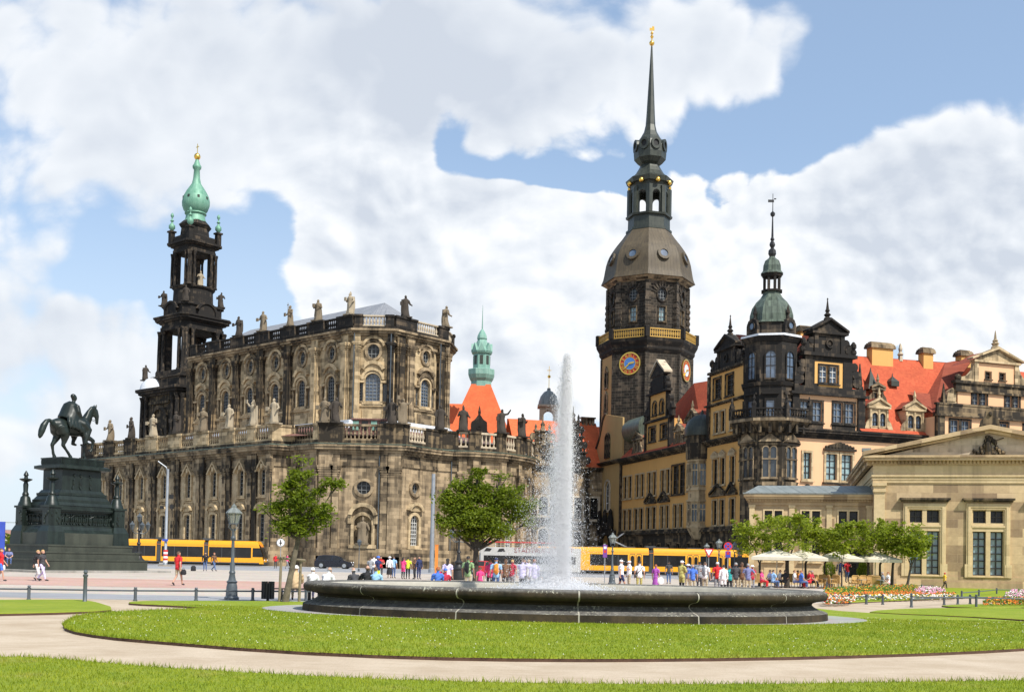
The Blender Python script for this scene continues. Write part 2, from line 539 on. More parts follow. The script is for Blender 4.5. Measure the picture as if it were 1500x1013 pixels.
# ---------------------------------------------------------------- world: Nishita sky with a procedural cloud deck
world = bpy.data.worlds.new("World")
scene.world = world
world.use_nodes = True
world.node_tree.nodes.clear()
k = NT(world.node_tree)
sky = k.n('ShaderNodeTexSky', sky_type='NISHITA', sun_disc=False, sun_elevation=SUN_EL, sun_rotation=SUN_AZ, air_density=1.0, dust_density=1.2, ozone_density=1.3)
dirv = k.n('ShaderNodeTexCoord').outputs['Generated']
sx = k.n('ShaderNodeSeparateXYZ', {0: dirv})
dy = k.math('MAXIMUM', k.math('ABSOLUTE', sx.outputs[1]), 0.35)
pxn = k.math('DIVIDE', sx.outputs[0], dy)
pzn = k.math('DIVIDE', sx.outputs[2], dy)
P2 = k.n('ShaderNodeCombineXYZ', {0: pxn, 1: pzn, 2: 0.0}).outputs[0]
def sky_pt(u, v): return (u - 750) / 1620, (818 + 0.02 * (u - 750) - v) / 1620
# where the cloud banks and the blue gaps of that day stood: centre, half size, weight
BANKS = [
    (160, 120, 340, 190, 1.0), (480, 215, 250, 95, 0.75), (420, 60, 200, 110, 0.5), (820, 70, 280, 130, 0.95), (1080, 60, 110, 90, 0.75), (640, 40, 90, 60, 0.3),
    (520, 375, 140, 85, 0.95), (640, 420, 190, 140, 0.9), (800, 335, 90, 100, 1.05), (700, 345, 90, 60, 0.8), (930, 370, 110, 85, 0.95), (1010, 350, 45, 65, 0.8), (760, 520, 170, 110, 0.7), (480, 420, 90, 50, 0.4),
    (1190, 340, 150, 110, 1.0), (1390, 260, 150, 120, 1.1), (1300, 400, 280, 110, 0.8), (1490, 320, 130, 190, 0.9), (1100, 460, 140, 90, 0.5),
    (120, 580, 260, 110, 0.75), (40, 480, 150, 70, 0.7), (20, 390, 70, 34, 0.55), (150, 690, 260, 80, 0.6), (230, 560, 90, 60, 0.35), (1460, 460, 130, 60, 0.5), (850, 470, 260, 90, 0.45), (620, 560, 260, 80, 0.4), (1150, 540, 200, 70, 0.35),
    (690, 240, 70, 30, -0.8), (770, 246, 60, 22, -0.4), (850, 262, 70, 28, -0.85), (640, 170, 24, 55, -0.6), (1340, 60, 150, 90, -0.95), (1110, 205, 110, 48, -0.7), (1250, 150, 90, 46, -0.55),
    (380, 325, 62, 66, -0.75), (360, 440, 110, 55, -0.7), (150, 400, 130, 36, -0.55), (1300, 505, 100, 34, -0.5), (1040, 300, 24, 24, -0.6),
]
def n2d(vec, scale, detail, rough, out=0):
    return k.n('ShaderNodeTexNoise', {'Vector': vec, 'Scale': scale, 'Detail': detail, 'Roughness': rough}, noise_dimensions='2D').outputs[out]
def bank_field(P):
    acc = 0.0
    for u, v, ru, rv, w in BANKS:
        cx, cz = sky_pt(u, v)
        d = k.n('ShaderNodeVectorMath', {0: P, 1: (1620 / ru, 1620 / rv, 0), 2: (-cx * 1620 / ru, -cz * 1620 / rv, 0)}, operation='MULTIPLY_ADD').outputs[0]
        d2 = k.n('ShaderNodeVectorMath', {0: d, 1: d}, operation='DOT_PRODUCT').outputs['Value']
        acc = k.math('MULTIPLY_ADD', k.math('POWER', 0.42, d2), w, acc)
    return acc
def puff(P):
    warp = n2d(P, 5.0, 2.0, 0.5, 1)
    Q = k.n('ShaderNodeVectorMath', {0: warp, 1: (0.06, 0.06, 0), 2: P}, operation='MULTIPLY_ADD').outputs[0]
    n1 = n2d(k.scale(Q, 1, 1.35, 1), 6.5, 7, 0.56)
    vo = k.n('ShaderNodeTexVoronoi', {'Vector': Q, 'Scale': 17.0, 'Smoothness': 0.7}, feature='SMOOTH_F1', voronoi_dimensions='2D').outputs[0]
    v2 = k.n('ShaderNodeTexVoronoi', {'Vector': Q, 'Scale': 41.0}, feature='F1', voronoi_dimensions='2D').outputs[0]
    return k.math('MULTIPLY_ADD', k.math('SUBTRACT', 0.45, v2), 0.25, k.math('ADD', k.math('MULTIPLY', k.math('SUBTRACT', n1, 0.5), 1.6), k.math('MULTIPLY', k.math('SUBTRACT', 0.42, vo), 0.62)))
f0 = puff(P2)
f1 = puff(k.vm('ADD', P2, (0.006, 0.011, 0.0)))
bank = bank_field(P2)
dens = k.math('ADD', k.math('ADD', bank, -0.36), k.math('MULTIPLY', f0, 1.0))
crisp = k.math('MULTIPLY', k.mapr(pzn, 0.32, 0.46, 1.0, 0.0), k.mapr(pxn, -0.27, -0.18))
soft = k.mapr(crisp, 0.0, 1.0, 0.55, 0.11)
alpha = k.n('ShaderNodeMapRange', {0: dens, 1: 0.0, 2: soft}, clamp=True, interpolation_type='SMOOTHSTEP').outputs[0]
relief = k.math('MULTIPLY', k.math('SUBTRACT', f0, f1), k.mapr(crisp, 0.0, 1.0, 0.22, 0.62))
thick = k.mapr(dens, 0.2, 1.0)
big = n2d(k.scale(P2, 1, 1.7, 1), 3.6, 3, 0.5)
# the high banks overhead show their grey undersides, the heaps further off their sunny sides
under = k.mapr(k.n('ShaderNodeSeparateXYZ', {0: P2}).outputs[1], 0.27, 0.45)
lum = k.math('SUBTRACT', k.math('ADD', 0.955, relief), k.math('MULTIPLY', thick, k.math('ADD', k.math('MULTIPLY', under, 0.22), 0.02)))
lum = k.math('SUBTRACT', lum, k.math('MULTIPLY', k.mapr(big, 0.38, 0.66), 0.20))
lum = k.math('MINIMUM', k.math('MAXIMUM', lum, 0.60), 1.12)
cc = k.ramp(k.mapr(lum, 0.60, 1.12), [(0.0, (0.60, 0.65, 0.73)), (0.45, (0.80, 0.835, 0.88)), (0.75, (0.95, 0.96, 0.975)), (1.0, (1.03, 1.03, 1.02))])
cloud = k.mix(1.0, cc, (8.3, 8.3, 8.3), 'MULTIPLY')
haze = k.mapr(pzn, -0.02, 0.40, 0.80, 0.04, True)
base = k.mix(0.28, k.mix(1.0, sky.outputs[0], (1.32, 1.30, 1.28), 'MULTIPLY'), (4.2, 5.9, 8.2))
base = k.mix(haze, base, (5.9, 6.7, 7.5))
up_only = k.mapr(sx.outputs[2], -0.02, 0.02)
skyc = k.mix(k.math('MULTIPLY', k.math('MULTIPLY', alpha, 0.95), up_only), base, cloud)
skyc = k.mix(k.mapr(sx.outputs[2], -0.12, -0.01), (2.6, 2.4, 2.1), skyc)
bg = k.n('ShaderNodeBackground', {0: skyc, 1: 0.1})
k.n('ShaderNodeOutputWorld', {0: bg.outputs[0]})
world.cycles.sampling_method = 'MANUAL'
world.cycles.sample_map_resolution = 512

# ---------------------------------------------------------------- materials
stone('stone_light', base=(0.50, 0.385, 0.23), alt=(0.37, 0.275, 0.155), amount=0.37, contrast=0.2)
stone('stone_mid', base=(0.37, 0.28, 0.17), alt=(0.24, 0.175, 0.105), amount=0.50, contrast=0.2)
stone('stone_aisle', base=(0.43, 0.325, 0.20), alt=(0.235, 0.17, 0.10), amount=0.44, bw=1.15, bh=0.5, blockvar=0.62, sootblock=0.45, streak=0.85, contrast=0.26, mortar=0.012, joint=0.12)
stone('stone_long', base=(0.52, 0.415, 0.265), alt=(0.38, 0.275, 0.155), amount=0.27, bw=1.25, bh=0.55, blockvar=0.6, sootblock=0.4, streak=0.9, contrast=0.22)
stone('stone_dark', base=(0.22, 0.16, 0.09), alt=(0.13, 0.095, 0.06), amount=0.62, streak=0.8)
stone('stone_black', base=(0.12, 0.09, 0.06), alt=(0.05, 0.042, 0.034), amount=0.66, soot=(0.016, 0.015, 0.014))
stone('stone_pale', base=(0.50, 0.42, 0.30), alt=(0.38, 0.31, 0.22), amount=0.30)
stone('stone_dark_joint', base=(0.13, 0.10, 0.07), alt=(0.06, 0.05, 0.04), amount=0.62, bw=1.1, bh=0.5, mortar=0.018, joint=0.3)
stone('stone_quoin', base=(0.40, 0.30, 0.19), alt=(0.26, 0.19, 0.12), amount=0.42, bw=2.0, bh=0.8, mortar=0.03)
stone('stone_guard', base=(0.55, 0.41, 0.235), alt=(0.27, 0.185, 0.105), amount=0.24, bw=1.9, bh=0.7, blockvar=0.36, sootblock=0.9, streak=0.35, contrast=0.25, soot=(0.17, 0.12, 0.08), mortar=0.012, joint=-0.25)
stone('stone_guard_light', base=(0.58, 0.45, 0.26), alt=(0.49, 0.37, 0.205), amount=0.18, bw=2.2, bh=0.9, contrast=0.25, soot=(0.20, 0.16, 0.10))
stone('statue_dark', base=(0.075, 0.062, 0.05), alt=(0.045, 0.038, 0.032), amount=0.6, bw=9, bh=9)
stone('statue_pale', base=(0.34, 0.285, 0.20), alt=(0.27, 0.22, 0.15), amount=0.42, bw=9, bh=9)
stone('statue_mid', base=(0.19, 0.15, 0.10), alt=(0.14, 0.115, 0.08), amount=0.45, bw=9, bh=9)
def plaster(name, col, dirty=0.25):
    m, k, b, o = new_mat(name, 0.9, 0, 0.2)
    uv = k.n('ShaderNodeUVMap').outputs[0]
    n = k.noise(uv, 0.25, 6, 0.6)
    st = k.noise(k.scale(uv, 1.2, 0.12, 1), 1.0, 5, 0.6)
    c = k.mix(k.mapr(n, 0.3, 0.7, 0, dirty), col, tuple(x * 0.72 for x in col))
    c = k.mix(k.mapr(st, 0.5, 0.8, 0, dirty), c, tuple(x * 0.55 for x in col))
    setc(k, b, 'Base Color', c)
    return m
plaster('plaster_orange', (0.66, 0.375, 0.125))
plaster('plaster_peach', (0.72, 0.435, 0.245), 0.2)
plaster('plaster_tan', (0.47, 0.315, 0.135), 0.35)
def roof_tiles(name, a, b_, w=0.35, h=0.3):
    m, k, b, o = new_mat(name, 0.85, 0, 0.25)
    uv = k.n('ShaderNodeUVMap').outputs[0]
    br = k.n('ShaderNodeTexBrick', {'Vector': uv, 'Color1': (0, 0, 0), 'Color2': (1, 1, 1), 'Mortar': (0.2, 0.2, 0.2), 'Scale': 1.0, 'Mortar Size': 0.02, 'Brick Width': w, 'Row Height': h})
    n = k.noise(uv, 0.35, 5, 0.6)
    c = k.mix(k.n('ShaderNodeSeparateColor', {0: br.outputs[0]}).outputs[0], a, b_)
    c = k.mix(k.mapr(n, 0.35, 0.7, 0, 0.6), c, tuple(x * 0.55 for x in a))
    setc(k, b, 'Base Color', c)
    bp = k.n('ShaderNodeBump', {'Strength': 0.5, 'Distance': 0.04, 'Height': k.math('MULTIPLY', br.outputs[1], -1.0)})
    setc(k, b, 'Normal', bp.outputs[0])
    return m
roof_tiles('roof_red', (0.54, 0.115, 0.05), (0.42, 0.075, 0.035))
roof_tiles('roof_red_far', (0.76, 0.17, 0.06), (0.66, 0.13, 0.05))
roof_tiles('roof_brown', (0.30, 0.075, 0.04), (0.22, 0.05, 0.03))
def sheet_metal(name, a, b_, seam=0.9, rough=0.55, metal=0.15, streak=1.0):
    m, k, b, o = new_mat(name, rough, metal, 0.4)
    uv = k.n('ShaderNodeUVMap').outputs[0]
    s = k.noise(k.scale(uv, 2.2, 0.16, 1), 1.0, 6, 0.65)
    n = k.noise(uv, 0.6, 5, 0.6)
    f = k.math('ADD', k.math('MULTIPLY', s, 0.6 * streak), k.math('MULTIPLY', n, 1 - 0.6 * streak))
    c = k.mix(k.mapr(f, 0.36, 0.66), a, b_)
    if seam:
        sp = k.n('ShaderNodeSeparateXYZ', {0: uv})
        fr = k.math('FRACT', k.math('DIVIDE', sp.outputs[0], seam))
        ln = k.math('LESS_THAN', fr, 0.10)
        c = k.mix(k.math('MULTIPLY', ln, 0.35), c, tuple(x * 0.4 for x in a))
        bp = k.n('ShaderNodeBump', {'Strength': 0.6, 'Distance': 0.04, 'Height': ln})
        setc(k, b, 'Normal', bp.outputs[0])
    setc(k, b, 'Base Color', c)
    return m
sheet_metal('copper_green', (0.085, 0.235, 0.155), (0.22, 0.40, 0.295), seam=0)
sheet_metal('copper_far', (0.15, 0.31, 0.245), (0.29, 0.45, 0.37), seam=0)
sheet_metal('copper_dark', (0.022, 0.026, 0.022), (0.065, 0.072, 0.055), seam=0, rough=0.45)
sheet_metal('copper_olive', (0.035, 0.044, 0.034), (0.15, 0.19, 0.14), seam=0.8, rough=0.45)
sheet_metal('copper_brown', (0.055, 0.041, 0.024), (0.115, 0.088, 0.050), seam=0.62, rough=0.62, metal=0.0)
sheet_metal('roof_grey', (0.19, 0.195, 0.205), (0.30, 0.305, 0.315), seam=0.7)
sheet_metal('roof_slate', (0.16, 0.18, 0.17), (0.28, 0.30, 0.28), seam=1.1)
sheet_metal('roof_maroon', (0.16, 0.075, 0.06), (0.24, 0.13, 0.11), seam=0.6)
plain('lead_white', (0.62, 0.64, 0.66), 0.5)
m_, k_, b_, o_ = new_mat('gold', 0.28, 1.0); setc(k_, b_, 'Base Color', (0.95, 0.58, 0.12))
plain('gilt_rail', (0.48, 0.29, 0.06), 0.55, 0.3)
sheet_metal('bronze', (0.005, 0.008, 0.0065), (0.022, 0.034, 0.028), seam=0, rough=0.4, metal=0.1)
def granite(name, a, b_, rough=0.5):
    m, k, b, o = new_mat(name, rough, 0, 0.4)
    tc = k.n('ShaderNodeTexCoord').outputs['Object']
    c = k.mix(k.noise(tc, 45, 2, 0.7), a, b_)
    c = k.mix(k.mapr(k.noise(k.scale(tc, 1, 1, 0.25), 1.3, 5, 0.6), 0.4, 0.75, 0, 0.7), c, tuple(x * 0.5 for x in a))
    setc(k, b, 'Base Color', c)
    return m
granite('granite_green', (0.028, 0.032, 0.024), (0.075, 0.082, 0.060))
granite('granite_pale', (0.26, 0.245, 0.22), (0.40, 0.38, 0.34), 0.8)
glass('glass_dark')
glass('glass_black', (0.010, 0.010, 0.010), 0.25, 0.4)
glass('glass_sky', (0.05, 0.07, 0.10), 0.05, 1.0)
glass('glass_teal_reflect', (0.15, 0.215, 0.22), 0.08, 1.0)  # reflected sky painted into the panes: raised teal-grey base colour
plain('bar_dark', (0.035, 0.033, 0.03), 0.6)
plain('bar_white', (0.55, 0.55, 0.52), 0.6)
plain('bar_lead', (0.16, 0.17, 0.17), 0.6)
plain('iron_grey', (0.085, 0.10, 0.11), 0.45, 0.2)
plain('iron_black', (0.02, 0.02, 0.02), 0.5, 0.2)
plain('steel', (0.30, 0.32, 0.34), 0.4, 0.3)
plain('white_paint', (0.78, 0.78, 0.77), 0.5)
plain('red_paint', (0.55, 0.03, 0.03), 0.4)
plain('blue_paint', (0.04, 0.08, 0.42), 0.4)
plain('purple_paint', (0.17, 0.05, 0.28), 0.4)
plain('orange_paint', (0.75, 0.22, 0.03), 0.5)
plain('tram_yellow', (0.80, 0.36, 0.012), 0.32, 0, 0.05, spec=0.6)
plain('tram_grey', (0.055, 0.058, 0.06), 0.35)
plain('black_rubber', (0.012, 0.012, 0.012), 0.7)
plain('wood_grey', (0.22, 0.18, 0.12), 0.85, 0, 0.3)
plain('wicker', (0.45, 0.27, 0.09), 0.8, 0, 0.25)
plain('canvas', (0.62, 0.57, 0.45), 0.9, 0, 0.06)
plain('car_dark', (0.020, 0.021, 0.030), 0.22, 0.3, spec=0.8)
plain('car_silver', (0.45, 0.46, 0.48), 0.25, 0.5, spec=0.8)
plain('car_red', (0.45, 0.02, 0.02), 0.25, 0.1, spec=0.8)
plain('clock_red', (0.42, 0.035, 0.02), 0.6)
plain('clock_blue', (0.07, 0.20, 0.52), 0.6)
plain('clock_pale', (0.55, 0.62, 0.78), 0.6)
plain('far_house', (0.50, 0.46, 0.42), 0.9)
plain('far_roof', (0.30, 0.16, 0.12), 0.9)
# ================================================================ ground, paving, paths, lawns
def gpt(u, v, z=0.0):
    d = _fw + _rt * ((u - 750) / 1620) + _up * ((767 - v) / 1620)
    t = (z - CAM_POS.z) / d.z
    return (d.x * t, d.y * t)
def paving(name, a, b_, sx=0.0, scale=6.0, patch=0.25, rough=0.85, lines=None):
    m, k, b, o = new_mat(name, rough, 0, 0.3)
    tc = k.n('ShaderNodeTexCoord').outputs['Object']
    n = k.noise(tc, patch, 5, 0.6)
    c = k.mix(k.mapr(n, 0.35, 0.65), a, b_)
    vo = k.n('ShaderNodeTexVoronoi', {'Vector': tc, 'Scale': scale}, feature='F1')
    c = k.mix(0.22, c, k.mix(0.5, c, k.n('ShaderNodeRGBCurve', {'Color': vo.outputs[1]}).outputs[0], 'OVERLAY'))
    c = k.mix(k.mapr(k.noise(tc, 40, 3), 0.35, 0.7, 0, 0.25), c, tuple(x * 0.6 for x in a))
    c = k.mix(k.mapr(k.noise(k.scale(tc, 0.08, 0.5, 1), 1.0, 5), 0.5, 0.72, 0, 0.3), c, tuple(x * 0.62 for x in a))
    setc(k, b, 'Base Color', c)
    bp = k.n('ShaderNodeBump', {'Strength': 0.4, 'Distance': 0.02, 'Height': vo.outputs[0]})
    setc(k, b, 'Normal', bp.outputs[0])
    return m
paving('cobble_pale', (0.44, 0.38, 0.315), (0.52, 0.46, 0.39))
paving('cobble_pink', (0.46, 0.285, 0.225), (0.52, 0.35, 0.285))
paving('cobble_grey', (0.30, 0.285, 0.27), (0.38, 0.365, 0.34))
paving('asphalt_pale', (0.27, 0.275, 0.285), (0.34, 0.345, 0.355), scale=30)
paving('flagstone', (0.30, 0.29, 0.27), (0.38, 0.37, 0.34), scale=1.5)
# sand
m, k, b, o = new_mat('sand', 0.95, 0, 0.15)
tc = k.n('ShaderNodeTexCoord').outputs['Object']
c = k.mix(k.mapr(k.noise(tc, 0.7, 6, 0.6), 0.3, 0.7), (0.40, 0.315, 0.22), (0.53, 0.44, 0.33))
c = k.mix(k.mapr(k.noise(tc, 22, 4, 0.75), 0.5, 0.72, 0, 0.55), c, (0.30, 0.23, 0.15))
c = k.mix(k.mapr(k.noise(k.scale(tc, 0.5, 2.0, 1), 3.0, 4, 0.6), 0.5, 0.72, 0, 0.5), c, (0.34, 0.26, 0.175))
setc(k, b, 'Base Color', c)
bp = k.n('ShaderNodeBump', {'Strength': 0.5, 'Distance': 0.015, 'Height': k.noise(tc, 25, 5, 0.7)})
setc(k, b, 'Normal', bp.outputs[0])
# grass
def grass_mat(name, blade=False):
    m, k, b, o = new_mat(name, 0.75, 0, 0.2)
    tc = k.n('ShaderNodeTexCoord').outputs['Object']
    geo = k.n('ShaderNodeNewGeometry')
    n1 = k.noise(tc, 0.45, 5, 0.65); n2 = k.noise(k.scale(tc, 1, 3, 1), 2.2, 5, 0.7)
    c = k.mix(k.mapr(n1, 0.35, 0.65), (0.205, 0.275, 0.014), (0.28, 0.325, 0.026))
    c = k.mix(k.mapr(n2, 0.45, 0.75, 0, 0.6), c, (0.115, 0.195, 0.014))
    c = k.mix(k.mapr(k.noise(tc, 0.9, 4, 0.6), 0.58, 0.78, 0, 0.55), c, (0.33, 0.29, 0.085))
    if blade:
        r = geo.outputs['Random Per Island']
        c = k.mix(1.0, c, k.ramp(r, [(0, (0.75, 0.8, 0.7)), (0.6, (1.1, 1.1, 1.0)), (1, (1.5, 1.3, 1.3))]), 'MULTIPLY')
        setc(k, b, 'Base Color', c)
        tl = k.n('ShaderNodeBsdfTranslucent', {0: c}); ms = k.n('ShaderNodeMixShader', {0: 0.35, 1: b.outputs[0], 2: tl.outputs[0]})
        k.t.links.new(ms.outputs[0], o.inputs[0])
    else:
        setc(k, b, 'Base Color', c)
        bp = k.n('ShaderNodeBump', {'Strength': 0.8, 'Distance': 0.04, 'Height': k.noise(tc, 28, 4, 0.75)})
        setc(k, b, 'Normal', bp.outputs[0])
    return m
grass_mat('grass'); grass_mat('grass_blade', True)
plain('soil', (0.075, 0.040, 0.024), 0.95, 0, 0.3)

g = MB(); g.poly([(-4000, -60, 0), (4000, -60, 0), (4000, 6000, 0), (-4000, 6000, 0)]); structure('ground', g, 'cobble_grey')
def strip(name, y0, y1, mat, z, x0=-200, x1=200):
    g = MB(); g.poly([(x0, y0, z), (x1, y0, z), (x1, y1, z), (x0, y1, z)]); return structure(name, g, mat)
strip('plaza_paving', 43.0, 112, 'cobble_pale', 0.004)
strip('pink_paving', 52.5, 68, 'cobble_pink', 0.008, -90, 20)
strip('asphalt_lane', 38.6, 43.2, 'asphalt_pale', 0.012, -90, 12)
strip('tram_road', 112, 152, 'asphalt_pale', 0.004)
strip('sand_path', -20, 38.7, 'sand', 0.008, -70, 70)
g = MB(); g.poly([(*gpt(u, v), .016) for u, v in ((1180, 884), (1250, 880), (1560, 872), (1560, 950), (1180, 950))]); structure('side_path', g, 'sand')
for dy in (0, 1.44, 3.6, 5.04):
    g = MB().box(-160, 160, 139.0 + dy, 139.08 + dy, 0.004, .012); structure('tram_rail', g, 'steel')
LAWNS = {}
def smooth_poly(pts, it=2):
    for _ in range(it):
        q = []
        for i in range(len(pts)):
            a, b = pts[i], pts[(i + 1) % len(pts)]
            q += [(a[0] * .75 + b[0] * .25, a[1] * .75 + b[1] * .25), (a[0] * .25 + b[0] * .75, a[1] * .25 + b[1] * .75)]
        pts = q
    return pts
def lawn(px, h=0.085, it=2):
    pts = [gpt(u, v, h) for u, v in px]
    a = sum(p[0] * q[1] - q[0] * p[1] for p, q in zip(pts, pts[1:] + pts[:1]))
    if a < 0: pts = pts[::-1]
    pts = smooth_poly(pts, it)
    mb = MB(); mb.prism(pts, 0.0, h - 0.02); mb.cur = 1; inner = [tuple(p) for p in grow(pts, -0.03)]
    mb.prism(pts, h - 0.02, h, inner)
    o = structure('lawn', mb, ['soil', 'grass'])
    LAWNS[o.name] = (pts, h)
    return pts
near_lawn = lawn([(-60, 960), (60, 961), (200, 974), (400, 986), (620, 996), (840, 1000), (1100, 1001), (1300, 998), (1560, 994), (1600, 1130), (750, 1130), (-60, 1130)], it=1)
FC = (1.62, 33.35)
main_lawn = lawn([(91, 911), (98, 921), (150, 930), (220, 936), (400, 950), (600, 959), (800, 962.5), (1000, 962), (1200, 959), (1400, 953), (1560, 944), (1600, 918), (1500, 909), (1400, 902.5), (1300, 898.5), (1215, 893), (1150, 884), (800, 872), (520, 874), (455, 880.5), (400, 879.5), (300, 879), (215, 879), (188, 880.5), (190, 882.5), (260, 885.5), (308, 888.5), (300, 890), (180, 894), (120, 899)], it=1)
lawn([(-80, 878), (100, 877), (132, 878), (174, 890.5), (130, 894.5), (-80, 899)], it=1)
lawn([(1262, 894.5), (1342, 889.5), (1500, 890), (1600, 892), (1600, 913), (1500, 906), (1400, 900.5), (1310, 897)], it=1)
lawn([(1372, 886.5), (1400, 884.5), (1470, 883.5), (1600, 884), (1600, 888.5), (1500, 889), (1440, 889.2)], it=1)
back_lawn = lawn([(1203, 868), (1218, 862), (1300, 859), (1640, 857.5), (1640, 868), (1434, 873), (1400, 875), (1300, 879), (1225, 882), (1205, 880)], it=1)
# flagstone apron round the basin
ap = MB(); ap.prism([(FC[0] + 9.1 * math.cos(2 * PI * i / 64), FC[1] + .35 + 5.05 * math.sin(2 * PI * i / 64)) for i in range(64)], 0.0, 0.09); structure('fountain_apron', ap, 'flagstone')

def inside(pts, xs, ys):
    r = np.zeros(len(xs), bool)
    n = len(pts)
    for i in range(n):
        x0, y0 = pts[i]; x1, y1 = pts[(i + 1) % n]
        if y0 == y1: continue
        c = ((y0 > ys) != (y1 > ys)) & (xs < (x1 - x0) * (ys - y0) / (y1 - y0) + x0)
        r ^= c
    return r
def mesh_np(name, V, F, mats, mi=None):
    me = bpy.data.meshes.new(name)
    me.vertices.add(len(V)); me.vertices.foreach_set('co', V.astype(np.float32).ravel())
    k_ = F.shape[1]
    me.loops.add(F.size); me.loops.foreach_set('vertex_index', F.astype(np.int32).ravel())
    me.polygons.add(len(F)); me.polygons.foreach_set('loop_start', np.arange(0, F.size, k_, dtype=np.int32)); me.polygons.foreach_set('loop_total', np.full(len(F), k_, dtype=np.int32))
    for m_ in mats: me.materials.append(MATS[m_])
    if mi is not None: me.polygons.foreach_set('material_index', mi.astype(np.int32))
    me.update(calc_edges=True)
    return me
nr = np.random.default_rng(5)
def blades(pts, h0, n, hmin, hmax, w, excl=None, ymax=None):
    P_ = np.array(pts); lo, hi = P_.min(0), P_.max(0)
    if ymax: hi[1] = min(hi[1], ymax)
    lo[0] = max(lo[0], -26); hi[0] = min(hi[0], 26); lo[1] = max(lo[1], 9)
    x = nr.uniform(lo[0], hi[0], n * 3); y = nr.uniform(lo[1], hi[1], n * 3)
    ok = inside(pts, x, y) & (np.abs(x) < y * 0.50 + 0.5)
    if excl is not None: ok &= ~excl(x, y)
    return x[ok][:n], y[ok][:n]
def blade_mesh(xy, h0, hmin, hmax, w):
    x, y = xy; n = len(x)
    a = nr.uniform(0, 2 * PI, n); h = nr.uniform(hmin, hmax, n); lx = nr.normal(0, .45, n) * h; ly = nr.normal(0, .45, n) * h
    V = np.zeros((n, 3, 3)); c, s = np.cos(a) * w / 2, np.sin(a) * w / 2
    V[:, 0] = np.stack([x - c, y - s, np.full(n, h0 - .005)], 1); V[:, 1] = np.stack([x + c, y + s, np.full(n, h0 - .005)], 1)
    V[:, 2] = np.stack([x + lx, y + ly, h0 + h], 1)
    return V.reshape(-1, 3), np.arange(n * 3).reshape(-1, 3)
in_apron = lambda x, y: ((x - FC[0]) / 9.15) ** 2 + ((y - FC[1] - .35) / 5.1) ** 2 < 1
V1, F1 = blade_mesh(blades(near_lawn, .085, 60000, 0, 0, 0), .085, .015, .05, .011)
put('grass', mesh_np('grass', V1, F1, ['grass_blade']), kind='stuff')
V1, F1 = blade_mesh(blades(main_lawn, .085, 90000, 0, 0, 0, in_apron, 34), .085, .02, .055, .016)
put('grass', mesh_np('grass', V1, F1, ['grass_blade']), kind='stuff')
# longer tufts along the cut edges
ex, ey = [], []
for pts in (near_lawn, main_lawn):
    for p, q in zip(pts, pts[1:] + pts[:1]):
        L = math.hypot(q[0] - p[0], q[1] - p[1]); n = int(L * 110)
        t = nr.uniform(0, 1, n); off = np.abs(nr.normal(0, .05, n)) - .02
        nx_, ny_ = -(q[1] - p[1]) / max(L, 1e-6), (q[0] - p[0]) / max(L, 1e-6)
        ex.append(p[0] + (q[0] - p[0]) * t + nx_ * off); ey.append(p[1] + (q[1] - p[1]) * t + ny_ * off)
ex, ey = np.concatenate(ex), np.concatenate(ey); ok = (ey > 9) & (ey < 33) & (np.abs(ex) < 26) & ~in_apron(ex, ey)
V1, F1 = blade_mesh((ex[ok], ey[ok]), .072, .03, .11, .014)
put('grass', mesh_np('grass', V1, F1, ['grass_blade']), kind='stuff')
# daisies
plain('daisy_white', (0.56, 0.58, 0.44), 0.8)
x, y = blades(main_lawn, .075, 480, 0, 0, 0, lambda x, y: in_apron(x, y) | (nr.uniform(0, 1, len(x)) > .25 + .75 * (np.sin(x * .9 + 1) * np.sin(y * .8 + x * .3) > -.1)), 34)
n = len(x); r = nr.uniform(.008, .014, n); z = .085 + nr.uniform(.03, .07, n)
V1 = np.zeros((n, 5, 3)); ang = np.arange(4) * PI / 2
for j in range(4): V1[:, j] = np.stack([x + r * np.cos(ang[j]), y + r * np.sin(ang[j]), z - .006], 1)
V1[:, 4] = np.stack([x, y - .003, z + .012], 1)
F1 = (np.arange(n)[:, None, None] * 5 + np.array([[0, 1, 4], [1, 2, 4], [2, 3, 4], [3, 0, 4]])[None]).reshape(-1, 3)
put('daisies', mesh_np('daisies', V1.reshape(-1, 3), F1, ['daisy_white']), kind='stuff')

# ================================================================ fountain
def basin_stone_mat():
    m, k, b, o = new_mat('basin_stone', 0.88, 0, 0.15)
    tc = k.n('ShaderNodeTexCoord').outputs['Object']; geo = k.n('ShaderNodeNewGeometry')
    nz = k.n('ShaderNodeSeparateXYZ', {0: geo.outputs['Normal']}).outputs[2]
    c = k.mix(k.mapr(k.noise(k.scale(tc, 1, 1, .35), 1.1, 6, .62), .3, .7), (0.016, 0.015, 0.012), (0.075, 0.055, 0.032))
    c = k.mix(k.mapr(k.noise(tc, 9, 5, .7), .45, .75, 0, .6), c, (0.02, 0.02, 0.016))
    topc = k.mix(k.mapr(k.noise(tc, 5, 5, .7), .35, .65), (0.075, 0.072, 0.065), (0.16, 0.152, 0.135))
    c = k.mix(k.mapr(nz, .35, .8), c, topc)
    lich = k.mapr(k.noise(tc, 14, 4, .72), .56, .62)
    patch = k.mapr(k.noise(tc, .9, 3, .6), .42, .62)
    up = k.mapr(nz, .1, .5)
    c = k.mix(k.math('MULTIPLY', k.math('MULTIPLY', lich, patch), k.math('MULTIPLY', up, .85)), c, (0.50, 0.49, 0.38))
    setc(k, b, 'Base Color', c)
    bp = k.n('ShaderNodeBump', {'Strength': .6, 'Distance': .03, 'Height': k.noise(tc, 12, 6, .7)})
    setc(k, b, 'Normal', bp.outputs[0])
basin_stone_mat()
plain('basin_mortar', (0.36, 0.34, 0.28), 0.9)
fountain = thing('fountain', 'wide low oval stone fountain basin with a stained moulded rim on the lawn', 'fountain', (FC[0], FC[1], 0))
